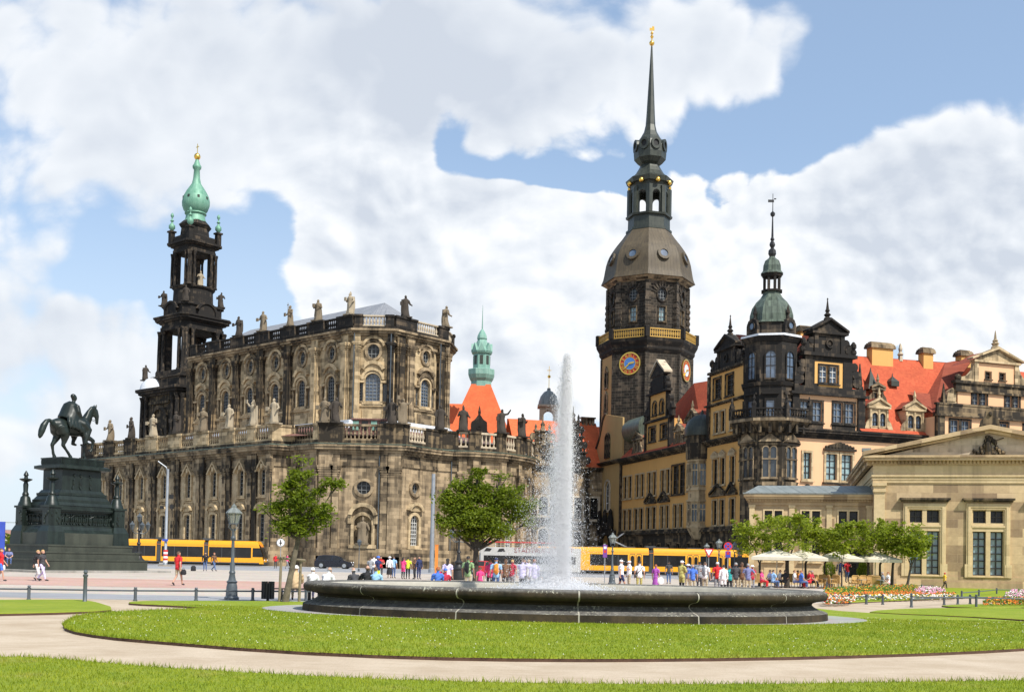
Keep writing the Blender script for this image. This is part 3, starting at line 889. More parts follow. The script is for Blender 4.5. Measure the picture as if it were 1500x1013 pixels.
FA, FB = 7.82, 4.78
FPROF = [(0.02, .06), (0.0, .285), (-.03, .30), (-.10, .33), (-.24, .37), (-.38, .44), (-.46, .51), (-.43, .57), (-.30, .615), (-.10, .645), (-.03, .69), (0.0, .75), (0.0, .81), (-.03, .87), (-.09, .91), (-.18, .925), (-.70, .915), (-.80, .89), (-.86, .82), (-.88, .25)]
NS = 15
def basin_seg(t0, t1, prof, sub, name, mat, shrink=0.0):
    mb = MB(); cols = []
    for j in range(sub + 1):
        t = t0 + (t1 - t0) * j / sub
        cols.append(mb.add([((FA + o - shrink) * math.cos(t), (FB + o - shrink) * math.sin(t), z - (shrink if z > .9 else 0)) for o, z in prof]))
    m_ = len(prof)
    for j in range(sub):
        for i in range(m_ - 1): mb.face((cols[j] + i, cols[j + 1] + i, cols[j + 1] + i + 1, cols[j] + i + 1))
    if shrink == 0:
        mb.face([cols[0] + i for i in range(m_)]); mb.face([cols[-1] + i for i in range(m_ - 1, -1, -1)])
    return mb.build(name, mat, fountain, None, 40)
off = -PI / 2 + 0.02
for s in range(NS):
    t0 = off + 2 * PI * s / NS; t1 = off + 2 * PI * (s + 1) / NS
    g_ = .02 / 6.5
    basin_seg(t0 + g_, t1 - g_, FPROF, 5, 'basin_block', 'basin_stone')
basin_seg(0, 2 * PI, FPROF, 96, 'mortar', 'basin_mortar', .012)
m, k, b, o = new_mat('water', 0.06, 0, 0.5)
setc(k, b, 'Base Color', (0.03, 0.045, 0.04)); tc = k.n('ShaderNodeTexCoord').outputs['Object']
setc(k, b, 'Normal', k.n('ShaderNodeBump', {'Strength': .6, 'Distance': .05, 'Height': k.noise(tc, 4, 5, .6)}).outputs[0])
wb = MB(); wb.poly([((FA - .87) * math.cos(2 * PI * i / 64), (FB - .87) * math.sin(2 * PI * i / 64), .72) for i in range(64)]); wb.build('water_surface', 'water', fountain)
m, k, b, o = new_mat('water_spray', 0.35, 0, 0.5)
setc(k, b, 'Base Color', (0.97, 0.975, 0.98))
tl = k.n('ShaderNodeBsdfTranslucent', {0: (0.99, 0.99, 1.0, 1)}); ms = k.n('ShaderNodeMixShader', {0: .72, 1: b.outputs[0], 2: tl.outputs[0]}); k.t.links.new(ms.outputs[0], o.inputs[0])
def droplets(n, core):
    G = 9.81
    if core:
        h = 7.3 * (1 - np.abs(nr.normal(0, .24, n))); v0 = np.sqrt(2 * G * np.maximum(h, .3)); t = v0 / G * nr.uniform(0, .93, n)
        sr = .045 + .085 * t * h / 7.2
        x = nr.normal(0, 1, n) * sr - .10 * t ** 2; y = nr.normal(0, 1, n) * sr
        size = nr.uniform(.004, .0105, n)
    else:
        h = 7.2 * (1 - nr.beta(1.35, 1.7, n)); v0 = np.sqrt(2 * G * h); t = v0 / G * (2.0 - nr.uniform(0, 1.45, n) ** 1.15)
        vr = np.abs(nr.normal(0, .30, n)) * (1.25 - .75 * h / 7.0) + .02; a = nr.uniform(0, 2 * PI, n)
        x = vr * np.cos(a) * t * 1.15 - .13 * t ** 1.5; y = vr * np.sin(a) * t
        size = nr.uniform(.004, .009, n) * (1 + .9 * (nr.uniform(0, 1, n) > .93))
    z = .74 + v0 * t - .5 * G * t * t
    ok = (z > .74); tp = .28 + 1.25 * np.clip(1 - (z - .74) / 7.6, 0, 1); x = x * tp - (0 if core else .10 * np.clip(1 - (z - .74) / 7, 0, 1)); y = y * tp
    return x[ok], y[ok], z[ok], size[ok]
def splash(n):
    a = nr.uniform(0, 2 * PI, n); r = np.abs(nr.normal(0, .75, n)); return r * np.cos(a) - .25, r * np.sin(a), .74 + np.abs(nr.normal(0, .22, n)) * np.exp(-r * .6), nr.uniform(.008, .02, n)
def drop_mesh(parts):
    x, y, z, s = [np.concatenate([p[i] for p in parts]) for i in range(4)]
    n = len(x); dirs = np.array([(1, 0, 0), (-1, 0, 0), (0, 1, 0), (0, -1, 0), (0, 0, 1.5), (0, 0, -1.5)], float)
    V = np.stack([x, y, z], 1)[:, None] + s[:, None, None] * dirs[None]
    f = np.array([[0, 2, 4], [2, 1, 4], [1, 3, 4], [3, 0, 4], [2, 0, 5], [1, 2, 5], [3, 1, 5], [0, 3, 5]])
    return V.reshape(-1, 3), (np.arange(n)[:, None, None] * 6 + f[None]).reshape(-1, 3)
V1, F1 = drop_mesh([droplets(100000, True), droplets(60000, False), splash(12000)])
me = mesh_np('water_jet', V1, F1, ['water_spray']); me.polygons.foreach_set('use_smooth', np.ones(len(F1), bool))
put('water_jet', me, fountain, kind='stuff')
def mist(n):
    x, y, z, s = droplets(n, False); x2, y2, z2, s2 = droplets(n // 2, True); x3, y3, z3, s3 = splash(n // 6)
    P_ = np.stack([np.concatenate([x, x2, x3 * 1.4]), np.concatenate([y, y2, y3]), np.concatenate([z, z2, z3])], 1); P_[:, :2] += nr.normal(0, .05, (len(P_), 2)); return P_
P_ = mist(150000); n = len(P_); s_ = nr.uniform(.0025, .006, n)
tet = np.array([(1, 0, -.5), (-.5, .87, -.5), (-.5, -.87, -.5), (0, 0, 1.4)]); V1 = P_[:, None] + s_[:, None, None] * tet[None]
F1 = (np.arange(n)[:, None, None] * 4 + np.array([[0, 1, 3], [1, 2, 3], [2, 0, 3]])[None]).reshape(-1, 3)
put('water_mist', mesh_np('water_mist', V1.reshape(-1, 3), F1, ['water_spray']), fountain, kind='stuff')
noz = MB().lathe([(.22, .5), (.2, .74), (.09, .78), (.07, .86)], 10); noz.build('nozzle', 'iron_grey', fountain)
# ================================================================ statue makers (used on the church)
def statue_mesh(seed, H=3.3, mat='statue_dark', staff=False, raised=False, book=True):
    """robed stone figure with folds, head, arms; facing -y"""
    r = random.Random(seed)
    mb = MB()
    n = 16
    ph = r.uniform(0, 6); ph2 = r.uniform(0, 6); lean = r.uniform(-0.05, 0.05); tw = r.uniform(-0.12, 0.12)
    prof = [(0.0, .19, .165, .22), (0.04, .195, .17, .22), (0.2, .165, .15, .26), (0.36, .15, .135, .24), (0.48, .15, .13, .2), (0.58, .135, .115, .14), (0.68, .15, .11, .08), (0.76, .155, .105, .05), (0.815, .12, .085, .02), (0.845, .06, .055, 0), (0.87, .052, .05, 0)]
    rings = []
    for t, rx, ry, fold in prof:
        pts = []
        for a in range(n):
            th = 2 * PI * a / n
            f = 1 + fold * (math.sin(5 * th + ph + 2.5 * t) * 0.6 + math.sin(3 * th + ph2) * 0.4)
            x = rx * f * math.cos(th) + lean * math.sin(t * 3.4) ; y = ry * f * math.sin(th) + 0.03 * math.sin(t * 5)
            c, s = math.cos(tw * t * 3), math.sin(tw * t * 3)
            pts.append(((c * x - s * y) * H, (s * x + c * y) * H, t * H))
        rings.append(mb.add(pts))
    for j in range(len(rings) - 1):
        for a in range(n):
            b = (a + 1) % n
            mb.face((rings[j] + a, rings[j] + b, rings[j + 1] + b, rings[j + 1] + a))
    mb.face([rings[0] + a for a in range(n - 1, -1, -1)])
    hx = lean * math.sin(3.1)
    mb.ell((hx * H + r.uniform(-.015, .015) * H, -0.015 * H, 0.925 * H), .055 * H, .066 * H, .078 * H, 10, 7)
    mb.ell((hx * H, -0.075 * H, 0.895 * H), .032 * H, .035 * H, .05 * H, 6, 5)
    if r.random() < 0.4: mb.lathe([(.05 * H, .965 * H), (.04 * H, 1.0 * H), (.005 * H, 1.07 * H)], 6, (hx * H, 0))
    for sg in (-1, 1):
        sh = Vector((sg * .135 + hx, 0.0, .775))
        up = raised and sg == r.choice((-1, 1))
        if up: el, ha = sh + Vector((sg * .12, -.06, .03)), sh + Vector((sg * .2, -.14, .19))
        elif r.random() < 0.5: el, ha = sh + Vector((sg * .08, -.04, -.17)), sh + Vector((sg * -.02, -.2, -.12))
        else: el, ha = sh + Vector((sg * .09, .0, -.17)), sh + Vector((sg * .13, -.13, -.24))
        mb.tube([sh * H, el * H, ha * H], [.052 * H, .046 * H, .028 * H], 7)
        mb.ell(tuple(ha * H), .03 * H, .03 * H, .04 * H, 6, 4)
        if sg == 1 and staff: mb.tube([(ha + Vector((0, -.02, -.5))) * H, (ha + Vector((0, -.02, .42))) * H], .012 * H, 5); mb.box((ha.x - .07) * H, (ha.x + .07) * H, (ha.y - .03) * H, (ha.y - .01) * H, (ha.z + .3) * H, (ha.z + .33) * H)
        if sg == -1 and book: mb.cbox(ha.x * H, (ha.y - .01) * H, (ha.z + .03) * H, .13 * H, .05 * H, .16 * H)
    # mantle hanging off one shoulder
    sg = r.choice((-1, 1))
    mb.tube([(sg * .15 * H, .06 * H, .8 * H), (sg * .15 * H, .07 * H, .55 * H), (sg * .155 * H, .05 * H, .25 * H), (sg * .16 * H, .03 * H, .08 * H)], [(.05 * H, .04 * H), (.07 * H, .045 * H), (.08 * H, .05 * H), (.05 * H, .035 * H)], 8)
    mb.cbox(0, 0, -.03 * H, .52 * H, .46 * H, .06 * H)
    return mb.data('statue', mat, 40)
_SM = {}
def statue(x, y, z, rz, label, mat, H=3.3, seed=0, group=None, **kw):
    k_ = (seed % 6, mat, round(H, 1), tuple(sorted(kw.items())))
    if k_ not in _SM: _SM[k_] = statue_mesh(seed % 6, H, mat, **kw)
    o = put('statue', _SM[k_], None, T(x, y, z + .06 * H) @ RZ(rz))
    o['label'] = label; o['category'] = 'statue'
    if group: o['group'] = group
    return o

# ================================================================ the baroque church
CB = Vector((-30, 175, 0))
church = thing('church', 'soot-blackened baroque sandstone church with saints along its balustrades and a slender bell tower', 'church', CB)
CM = T(-CB.x, -CB.y, 0)
def cpart(mb, name, mats, smooth=None, parent=None): return mb.build(name, mats, parent or church, CM if parent is None else None, smooth)
def cwin(M, h, **kw): return window(church, CB, M, h, **kw)
AP = [(-76.0, 194.2), (-34.5, 158.0), (-31.9, 159.3), (-27.4, 155.4), (-15.6, 155.4), (-12.4, 159.6), (-11.1, 161.3), (-9.0, 162.4), (-5.8, 162.5), (-1.9, 164.5), (0.6, 167.9), (2.3, 171.2), (3.1, 176.0), (2.2, 183.0), (-2.0, 192.0)]
NP = [(-55.4, 188.9), (-23.7, 161.8), (-18.0, 161.8), (-11.0, 169.7), (-10.3, 175.5), (-11.8, 181.5), (-14.0, 186.2), (-40.5, 208.9)]
NROOF = [(-55.4, 188.9), (-23.7, 161.8), (-18.0, 161.8), (-11.0, 169.7), (-10.3, 175.5), (-11.8, 181.5), (-14.0, 186.2), (-40.5, 208.9)]
AH, CORN, BAL = 17.0, 17.6, 20.2
frames = [fmat(AP[i], AP[i + 1]) for i in range(len(AP) - 1)]
# --- long aisle wall (segment 0): bays
M0, L0 = frames[0]
def s0(s): return L0 + s
bays = [-1.95, -7.25, -14.2, -21.1, -28.0, -34.8, -41.4, -48.0]
H0 = []
for b in bays:
    H0.append((s0(b) - .66, s0(b) + .66, 10.2, 13.9, 'seg'))
    H0.append((s0(b) - .72, s0(b) + .72, 3.5, 7.5, 'seg'))
H0 = [h for h in H0 if h[0] > 0.3]
w = MB()
wall(w.frame(M0), 0, L0, 0, AH, H0, 0.5); cpart(w, 'aisle_wall', 'stone_long'); w = MB()
front_holes = {3: [(5.45, 7.45, 10.35, 12.2, 'oval'), (5.2, 7.7, 3.3, 7.4, 'arch'), (5.35, 7.4, 0.0, 1.5, 'seg')]}
Lc = [f[1] for f in frames]
front_holes[4] = [(1.85, 3.4, 10.6, 12.2, 'oval'), (1.75, 3.5, 3.3, 7.6, 'arch')]
front_holes[9] = [(1.2, 3.0, 3.4, 7.6, 'arch'), (1.3, 2.9, 10.6, 12.2, 'oval')]
front_holes[2] = [(1.9, 4.0, 0, 1.9, 'seg')]
for i in range(1, len(frames)):
    wall(w.frame(frames[i][0]), 0, frames[i][1], 0, AH, front_holes.get(i, ()), 0.6)
cpart(w, 'aisle_wall', 'stone_aisle')
for h in H0:
    lower = h[2] < 5
    cwin(M0, h, nx=2, nz=6, fw=0.36, proud=0.22, hood='arched' if lower else 'gothic', frame='stone_light', bar='bar_lead', pane='glass_black' if not lower else 'glass_dark')
    if lower:  # raised panel round the lower window
        mb = MB().frame(M0)
        c = (h[0] + h[1]) / 2
        mb.ring([(c - 1.55, 2.9), (c + 1.55, 2.9), (c + 1.55, 9.1), (c + 1.2, 9.6), (c - 1.2, 9.6), (c - 1.55, 9.1)], [(c - 1.32, 3.0), (c + 1.32, 3.0), (c + 1.32, 8.95), (c + 1.05, 9.38), (c - 1.05, 9.38), (c - 1.32, 8.95)], -0.12, 0.02)
        cpart(mb, 'window_panel', 'stone_light')
for i, hs in front_holes.items():
    for h in hs:
        M = frames[i][0]
        if h[4] == 'oval': cwin(M, h, nx=3, nz=3, fw=0.42, proud=0.3, frame='stone_mid', bar='bar_lead', pane='glass_black', name='oculus')
        elif h[4] == 'seg': cwin(M, h, nx=1, nz=1, fw=0.3, proud=0.1, frame='stone_mid', pane='glass_black', name='cellar_door', sill=0)
        elif i == 3:   # the niche with its statue
            mb = MB().frame(M)
            ol = hole_outline(*h)
            mb.ring(grow(ol, 0.42), ol, -0.28, 0.02)
            mb.poly([(p[0], 0.62, p[1]) for p in ol])
            c = (h[0] + h[1]) / 2
            mb.arch_bar(c, 7.05, 1.55, 2.1, -0.7, 0, rad(12), rad(168), 10)
            mb.box(h[0] - 0.7, h[1] + 0.7, -0.55, 0.0, 2.75, 3.25)
            mb.box(c - 2.1, c - 1.55, -0.4, 0, 6.2, 7.3).box(c + 1.55, c + 2.1, -0.4, 0, 6.2, 7.3)
            cpart(mb, 'niche', 'stone_light')
        else:
            cwin(M, h, nx=4, nz=8, fw=0.42, proud=0.25, hood='arched', frame='stone_light', bar='bar_white', pane='glass_black')
p = frames[3][0] @ Vector((6.45, -0.1, 3.27))
statue(p.x, p.y, p.z, 0, 'weathered saint standing in the arched niche of the church end wall', 'statue_mid', 3.6, 3)
# pilasters
def cpil(M, s, w_, mat='stone_mid', z1=14.3, d=0.4, z0=0.0):
    mb = MB().frame(M)
    pilaster(mb, s, w_, z0, z1, d, cap=1.5, base=2.7)
    mb.box(s - w_ / 2 - 0.1, s + w_ / 2 + 0.1, -d - 0.08, 0, z1, AH - 0.02)
    cpart(mb, 'pilaster', mat)
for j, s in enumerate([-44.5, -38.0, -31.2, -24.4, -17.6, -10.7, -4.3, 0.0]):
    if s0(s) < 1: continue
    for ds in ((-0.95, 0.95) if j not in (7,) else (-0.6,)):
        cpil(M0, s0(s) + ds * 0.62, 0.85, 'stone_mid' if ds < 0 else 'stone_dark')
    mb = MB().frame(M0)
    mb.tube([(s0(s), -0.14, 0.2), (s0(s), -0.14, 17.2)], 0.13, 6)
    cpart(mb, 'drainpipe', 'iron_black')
cpil(frames[2][0], Lc[2] - 0.7, 1.3); cpil(frames[2][0], 0.9, 1.0)
cpil(frames[3][0], 1.0, 1.7, 'stone_aisle'); cpil(frames[3][0], 2.5, 0.9); cpil(frames[3][0], 9.3, 0.9); cpil(frames[3][0], 10.7, 1.7, 'stone_aisle')
for i in (7, 8, 9, 10, 11): cpil(frames[i][0], 0.3 if i > 7 else Lc[7] / 2, 1.0, 'stone_aisle' if i % 2 else 'stone_mid')
# entablature and parapet that follow the plan
ent = MB()
for pr, a, b in ((0.18, 14.3, 14.6), (0.10, 14.6, 15.9), (0.35, 15.9, 16.2), (0.62, 16.2, 16.55), (1.0, 16.55, 16.95), (1.15, 16.95, 17.25)):
    band(ent, AP, pr, a, b)
cpart(ent, 'entablature', 'stone_mid')
gut = MB(); band(gut, AP, 1.2, 17.255, 17.40); cpart(gut, 'gutter', 'copper_olive')
pl = MB(); band(pl, AP, 0.45, 17.405, 17.9); cpart(pl, 'parapet_plinth', 'stone_dark')
plb = MB(); band(plb, AP[:5] + AP[5:], 0.55, 0.0, 2.1); band(plb, AP, 0.4, 2.1, 2.7); cpart(plb, 'plinth', 'stone_mid')
# balustrade: openings on the long side as measured, piers between
open0 = [(-49.8, -46.9), (-43.4, -40.2), (-36.5, -33.5), (-29.8, -26.8), (-23.0, -19.7), (-15.6, -12.8), (-8.8, -5.8), (-3.5, -0.6)]
piers = []
cur = 0.6
for a, b in open0:
    mb = MB().frame(M0)
    balustrade(mb, s0(a), s0(b), 17.9, 2.3, 0.5, -0.1, 0.5, 0.2, 0.3, 0.25)
    cpart(mb, 'balustrade', 'stone_light', 50)
    piers.append((cur, s0(a))); cur = s0(b)
piers.append((cur, L0 + 0.4))
for a, b in piers:
    mb = MB().frame(M0)
    mb.box(a, b, -0.42, 0.3, 17.9, 19.95).box(a - 0.08, b + 0.08, -0.55, 0.42, 19.95, 20.25).box(a + 0.25, b - 0.25, -0.5, -0.4, 18.2, 19.7)
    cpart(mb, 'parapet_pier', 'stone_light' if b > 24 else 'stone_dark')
for i in range(1, len(frames)):
    M, L = frames[i]
    mb = MB().frame(M)
    if i in (1, 5, 6, 10) or L < 2.2:
        mb.box(0, L, -0.42, 0.3, 17.9, 19.95).box(0, L, -0.55, 0.42, 19.95, 20.25)
        cpart(mb, 'parapet_pier', 'stone_light' if i < 3 else 'stone_dark')
    else:
        m = 0.9 if i != 3 else 3.6
        for a, b in ((-.2, m), (L - m, L + .2)):
            mb = MB().frame(M); mb.box(a, b, -0.42, 0.3, 17.9, 19.95).box(a, b, -0.55, 0.42, 19.95, 20.25)
            cpart(mb, 'parapet_pier', 'stone_light' if i < 3 else 'stone_dark')
        mb = MB().frame(M)
        balustrade(mb, m, L - m, 17.9, 2.3, 0.52, -0.1, 0.5, 0.21, 0.3, 0.25)
        cpart(mb, 'balustrade', 'stone_pale' if i > 3 else 'stone_mid', 50)
for s_, i in ((6.0, 1), (8.6, 3), (Lc[6] - .2, 6)):
    mb = MB().frame(frames[i][0]); ss = min(s_, Lc[i] - 0.1)
    mb.tube([(ss, -0.3, 0.2), (ss, -0.3, 15.8)], 0.085, 6); cpart(mb, 'drainpipe', 'iron_grey')
# aisle roof
rf = MB()
low = offset_open(AP, -0.4)
pairs = [(0, 0), (1, 1), (3, 1), (4, 2), (5, 2), (6, 3), (8, 3), (9, 4), (10, 4), (11, 5), (12, 5), (14, 6)]
for (a, b), (c, d) in zip(pairs, pairs[1:]):
    q = [(*low[a], 18.6), (*low[c], 18.6), (*NP[d], 21.3), (*NP[b], 21.3)]
    if b == d: q = q[:3]
    rf.poly(q)
cpart(rf, 'aisle_roof', 'roof_maroon')
for pr, a, b in ((2.6, 19.9, 20.35), (1.9, 20.45, 20.9), (1.1, 21.0, 21.5)):
    st = MB(); band(st, NP, pr, a, b, 0.0); cpart(st, 'roof_step', 'lead_white')
hut = MB().cbox(-20.6, 157.6, 20.0, 4.6, 1.6, 2.0).cbox(-20.6, 157.6, 21.1, 5.2, 2.2, 0.2); cpart(hut, 'roof_hatch', 'roof_maroon')
for dx in (-1.9, -0.6, 0.7, 2.0):
    hd = MB().cbox(-20.6 + dx, 156.76, 20.2, 0.85, 0.1, 1.3); cpart(hd, 'hatch_door', 'copper_far' if dx in (-1.9, 0.7) else 'glass_black')

# --- nave
nfr = [fmat(NP[i], NP[i + 1]) for i in range(len(NP) - 1)]
MN, LN = nfr[0]
nb = [-38.4, -31.6, -25.1, -18.45, -11.9, -5.0]
def tri(c, z0=24.4, z1=28.5, hw=0.95): return [(c - hw, c + hw, z0, z1, 'arch'), (c - hw - 0.95, c - hw - 0.35, z0, 27.0, 'rect'), (c + hw + 0.35, c + hw + 0.95, z0, 27.0, 'rect')]
NH = {0: [], 1: [], 2: []}
for b in nb: NH[0] += tri(LN + b) + [(LN + b - 0.8, LN + b + 0.8, 30.8, 33.0, 'oval')]
NH[1] = tri(2.85, hw=1.1) + [(1.95, 3.75, 30.7, 32.8, 'oval')]
NH[2] = tri(6.6) + [(5.9, 7.4, 30.9, 32.9, 'oval')]
w = MB()
for i in range(len(nfr)):
    wall(w.frame(nfr[i][0]), 0, nfr[i][1], 18.0, 34.4, NH.get(i, ()), 0.7)
cpart(w, 'nave_wall', 'stone_light')
for i, hs in NH.items():
    for h in hs:
        if h[4] == 'oval': cwin(nfr[i][0], h, nx=3, nz=3, fw=0.38, proud=0.25, frame='stone_mid', bar='bar_lead', pane='glass_black', name='oculus')
        elif h[4] == 'arch': cwin(nfr[i][0], h, nx=4, nz=8, fw=0.3, proud=0.22, frame='stone_light', bar='bar_lead', pane='glass_sky' if i else 'glass_dark', sill=0.2)
        else: cwin(nfr[i][0], h, nx=2, nz=6, fw=0.14, proud=0.1, frame='stone_mid', bar='bar_lead', pane='glass_dark', name='side_light')
    for h in hs:
        if h[4] != 'arch': continue
        mb = MB().frame(nfr[i][0])
        c = (h[0] + h[1]) / 2
        mt_ = 'stone_light' if i < 2 else 'stone_mid'; fr_ = nfr[i][0]
        for z0_, z1_, y_, w_ in ((21.8, 23.2, -.12, 1.5), (23.6, 24.0, -.25, 2.4)): cpart(MB().frame(fr_).box(c - w_, c + w_, y_, 0, z0_, z1_), 'window_apron', mt_)
        cpart(MB().frame(fr_).arch_bar(c, 31.9, 1.5, 1.85, -0.35, 0, rad(20), rad(160), 8, 1.15), 'oculus_hood', mt_)
        mb.arch_bar(c, 28.4, 1.45, 1.95, -0.5, 0, rad(25), rad(155), 8)
        mb.arch_bar(c, 27.55, 1.35, 1.7, -0.4, 0, rad(0), rad(180), 10)
        mb.slab([(c - 1.5, 28.9), (c + 1.5, 28.9), (c + 1.1, 30.0), (c, 30.35), (c - 1.1, 30.0)], -0.2, 0)
        mb.box(c - 2.2, c - 1.2, -0.32, 0, 27.1, 27.4).box(c + 1.2, c + 2.2, -0.32, 0, 27.1, 27.4)
        cpart(mb, 'window_surround', 'stone_light' if i < 2 else 'stone_mid')
def npil(i, s, w_, mat, d=0.55):
    mb = MB().frame(nfr[i][0])
    pilaster(mb, s, w_, 21.4, 33.0, d, cap=1.4, base=1.6)
    pilaster(mb, s, w_ * 0.6, 21.4, 33.0, d + 0.25, cap=1.4, base=1.6)
    mb.box(s - w_ / 2, s + w_ / 2, -d, 0, 33.0, 34.4)
    cpart(mb, 'pilaster', mat)
for j, s in enumerate([-41.6, -35.0, -28.5, -22.0, -15.1, -8.5]): npil(0, LN + s, 1.5, 'stone_dark' if j != 5 else 'stone_light')
npil(0, LN - 1.6, 1.6, 'stone_light'); npil(1, 0.5, 0.9, 'stone_light'); npil(1, 5.4, 0.9, 'stone_black')
npil(2, 1.2, 1.6, 'stone_dark'); npil(2, 3.2, 1.5, 'stone_mid'); npil(2, 9.6, 1.2, 'stone_dark'); npil(3, 0.8, 1.0, 'stone_dark')
npil(2, 10.9, 0.8, 'stone_mid')
ent = MB()
for pr, a, b in ((0.25, 33.0, 33.25), (0.12, 33.25, 34.0), (0.5, 34.0, 34.3), (0.85, 34.3, 34.65), (1.1, 34.65, 34.95)): band(ent, NP, pr, a, b)
cpart(ent, 'nave_cornice', 'stone_mid')
pl = MB(); band(pl, NP, 0.5, 34.955, 35.4); cpart(pl, 'nave_parapet_plinth', 'stone_black')
for i in range(0, 5):
    M, L = nfr[i]
    if i == 0: edges = [(LN + b - 1.55, LN + b + 1.55) for b in nb]
    elif i == 1: edges = [(1.2, 4.55)]
    elif i == 2: edges = [(4.3, 8.9)]
    else: edges = [(0.8, L - 0.8)]
    c0 = 0.0
    for a, b in edges + [(L + .1, None)]:
        mb = MB().frame(M)
        if a - c0 > 0.1:
            mb.box(c0, a, -0.55, 0.4, 35.4, 36.8).box(c0 - .05, a + .05, -0.7, 0.5, 36.8, 37.1)
            cpart(mb, 'parapet_pier', 'stone_black')
        if b is None: break
        mb = MB().frame(M)
        balustrade(mb, a, b, 35.4, 1.65, 0.42, -0.1, 0.45, 0.17, 0.2, 0.2)
        cpart(mb, 'balustrade', 'stone_black' if i == 0 else 'stone_pale', 50)
        c0 = b
for x_, i in ((0.1, 1), (5.5, 1), (8.9, 2)):
    mb = MB().frame(nfr[i][0]); mb.tube([(x_, -0.95, 21.5), (x_, -0.95, 34.2)], 0.085, 6); cpart(mb, 'drainpipe', 'iron_grey')
rf = MB()
apex = (-21.0, 175.4, 42.1); far = (-48.0, 199.0, 42.1)
e = [(*p_, 35.6) for p_ in offset_open(NROOF, -0.6)]
for i in range(len(e) - 1):
    if i == 0: rf.poly([e[0], e[1], apex, far])
    elif i == len(e) - 2: rf.poly([e[i], e[i + 1], far, apex])
    else: rf.poly([e[i], e[i + 1], apex])
cpart(rf, 'nave_roof', 'roof_grey')
back = MB()
for pts, z in ((AP, 17.0), (NP, 34.4)): back.poly([(*pts[-1], 0), (*pts[0], 0), (*pts[0], z), (*pts[-1], z)])
cpart(back, 'rear_wall', 'stone_mid')

# --- bell tower
TM, _ = fmat((-62.1, 211.0), (-62.1 + .757, 211.0 - .653))
TB = Vector((-62.1, 211, 0))
sh = MB().frame(TM)
def sq(h, ch=0.0):
    if not ch: return [(-h, -h), (h, -h), (h, h), (-h, h)]
    return [(-h + ch, -h), (h - ch, -h), (h, -h + ch), (h, h - ch), (h - ch, h), (-h + ch, h), (-h, h - ch), (-h, -h + ch)]
def lay(h, z0, z1, ch=0.0): sh.prism(sq(h, ch), z0, z1)
tb_ = MB().frame(TM); tb_.prism(sq(6.3, .8), 0, 30.9)
for h, a, b in ((6.8, 30.9, 31.3), (7.3, 31.3, 31.8), (7.7, 31.8, 32.3)): lay(h, a, b, 1.0)
lay(5.4, 32.3, 34.4, 0.8); lay(5.7, 34.4, 34.8, 0.9); lay(5.0, 34.8, 35.8, 0.7)
# stage two: four corner piers round an open chamber
for sx_ in (-1, 1):
    for sy_ in (-1, 1): sh.prism([(sx_ * 3.2 + .62 * a, sy_ * 3.2 + .62 * b) for a, b in ((-1, -1), (1, -1), (1, 1), (-1, 1))], 35.8, 43.9)
for h, a, b in ((4.7, 43.6, 44.3), (4.55, 44.3, 45.1), (5.0, 45.1, 45.4), (5.45, 45.4, 45.9), (5.7, 45.9, 46.2)): lay(h, a, b, 1.2)
lay(4.3, 46.2, 48.2, 1.1); lay(4.6, 48.2, 48.6, 1.1)
for rz_ in range(4):      # arched pediments on the attic
    sh.frame(TM @ RZ(rz_ * PI / 2))
    sh.arch_bar(0, 46.7, 1.9, 2.35, -5.0, -4.2, rad(20), rad(160), 8)
    sh.slab([(-1.85, 46.2), (1.85, 46.2), (1.6, 48.0), (0, 48.75), (-1.6, 48.0)], -4.75, -4.25)
sh.frame(TM)
sh.lathe([(3.9, 48.6), (3.75, 49.0), (3.65, 51.6), (4.0, 51.9), (4.1, 52.2)], 16, (0, 0), 0.2)
for sx_ in (-1, 1):
    for sy_ in (-1, 1): sh.prism([(sx_ * 2.15 + .4 * a, sy_ * 2.15 + .4 * b) for a, b in ((-1, -1), (1, -1), (1, 1), (-1, 1))], 52.2, 59.0)
for h, a, b in ((3.2, 58.7, 59.3), (3.1, 59.3, 60.0), (3.6, 60.0, 60.3), (4.0, 60.3, 60.7)): lay(h, a, b, 0.8)
lay(3.2, 60.7, 61.9, 0.9)
sh.lathe([(3.1, 61.9), (2.75, 62.3), (2.6, 63.6), (2.9, 64.0), (3.1, 64.3), (2.6, 64.8), (2.2, 65.2)], 8, (0, 0), PI / 8)
tower = cpart(sh, 'bell_tower', 'stone_black')
tower.matrix_basis = CM
for rz_ in range(4):
    tb_.frame(TM @ RZ(rz_ * PI / 2)); tb_.arch_bar(0, 26.2, 2.1, 2.8, -6.75, -6.2, 0, PI, 10); tb_.box(-2.9, -2.1, -6.7, -6.2, 18, 26.2).box(2.1, 2.9, -6.7, -6.2, 18, 26.2).box(-3.4, 3.4, -6.8, -6.2, 29.3, 29.8).box(-6.2, 6.2, -6.6, -6.2, 20.0, 20.5); tb_.arch_bar(0, 23.5, .9, 1.3, -6.6, -6.2, 0, PI, 8)
tb_.build('tower_base', 'stone_dark', tower)
def tpart(mb, name, mats, smooth=None): return mb.build(name, mats, tower, None, smooth)
def column(x, y, z0, z1, r, mat='stone_black'):
    c = MB().frame(TM); h = z1 - z0
    c.lathe([(r * 1.35, z0), (r * 1.35, z0 + .15), (r * 1.1, z0 + .3), (r, z0 + .4), (r * 1.02, z0 + h * .4), (r * .86, z1 - .85), (r * 1.0, z1 - .8), (r * .95, z1 - .65), (r * 1.35, z1 - .2), (r * 1.4, z1)], 10, (x, y))
    tpart(c, 'column', mat, 40)
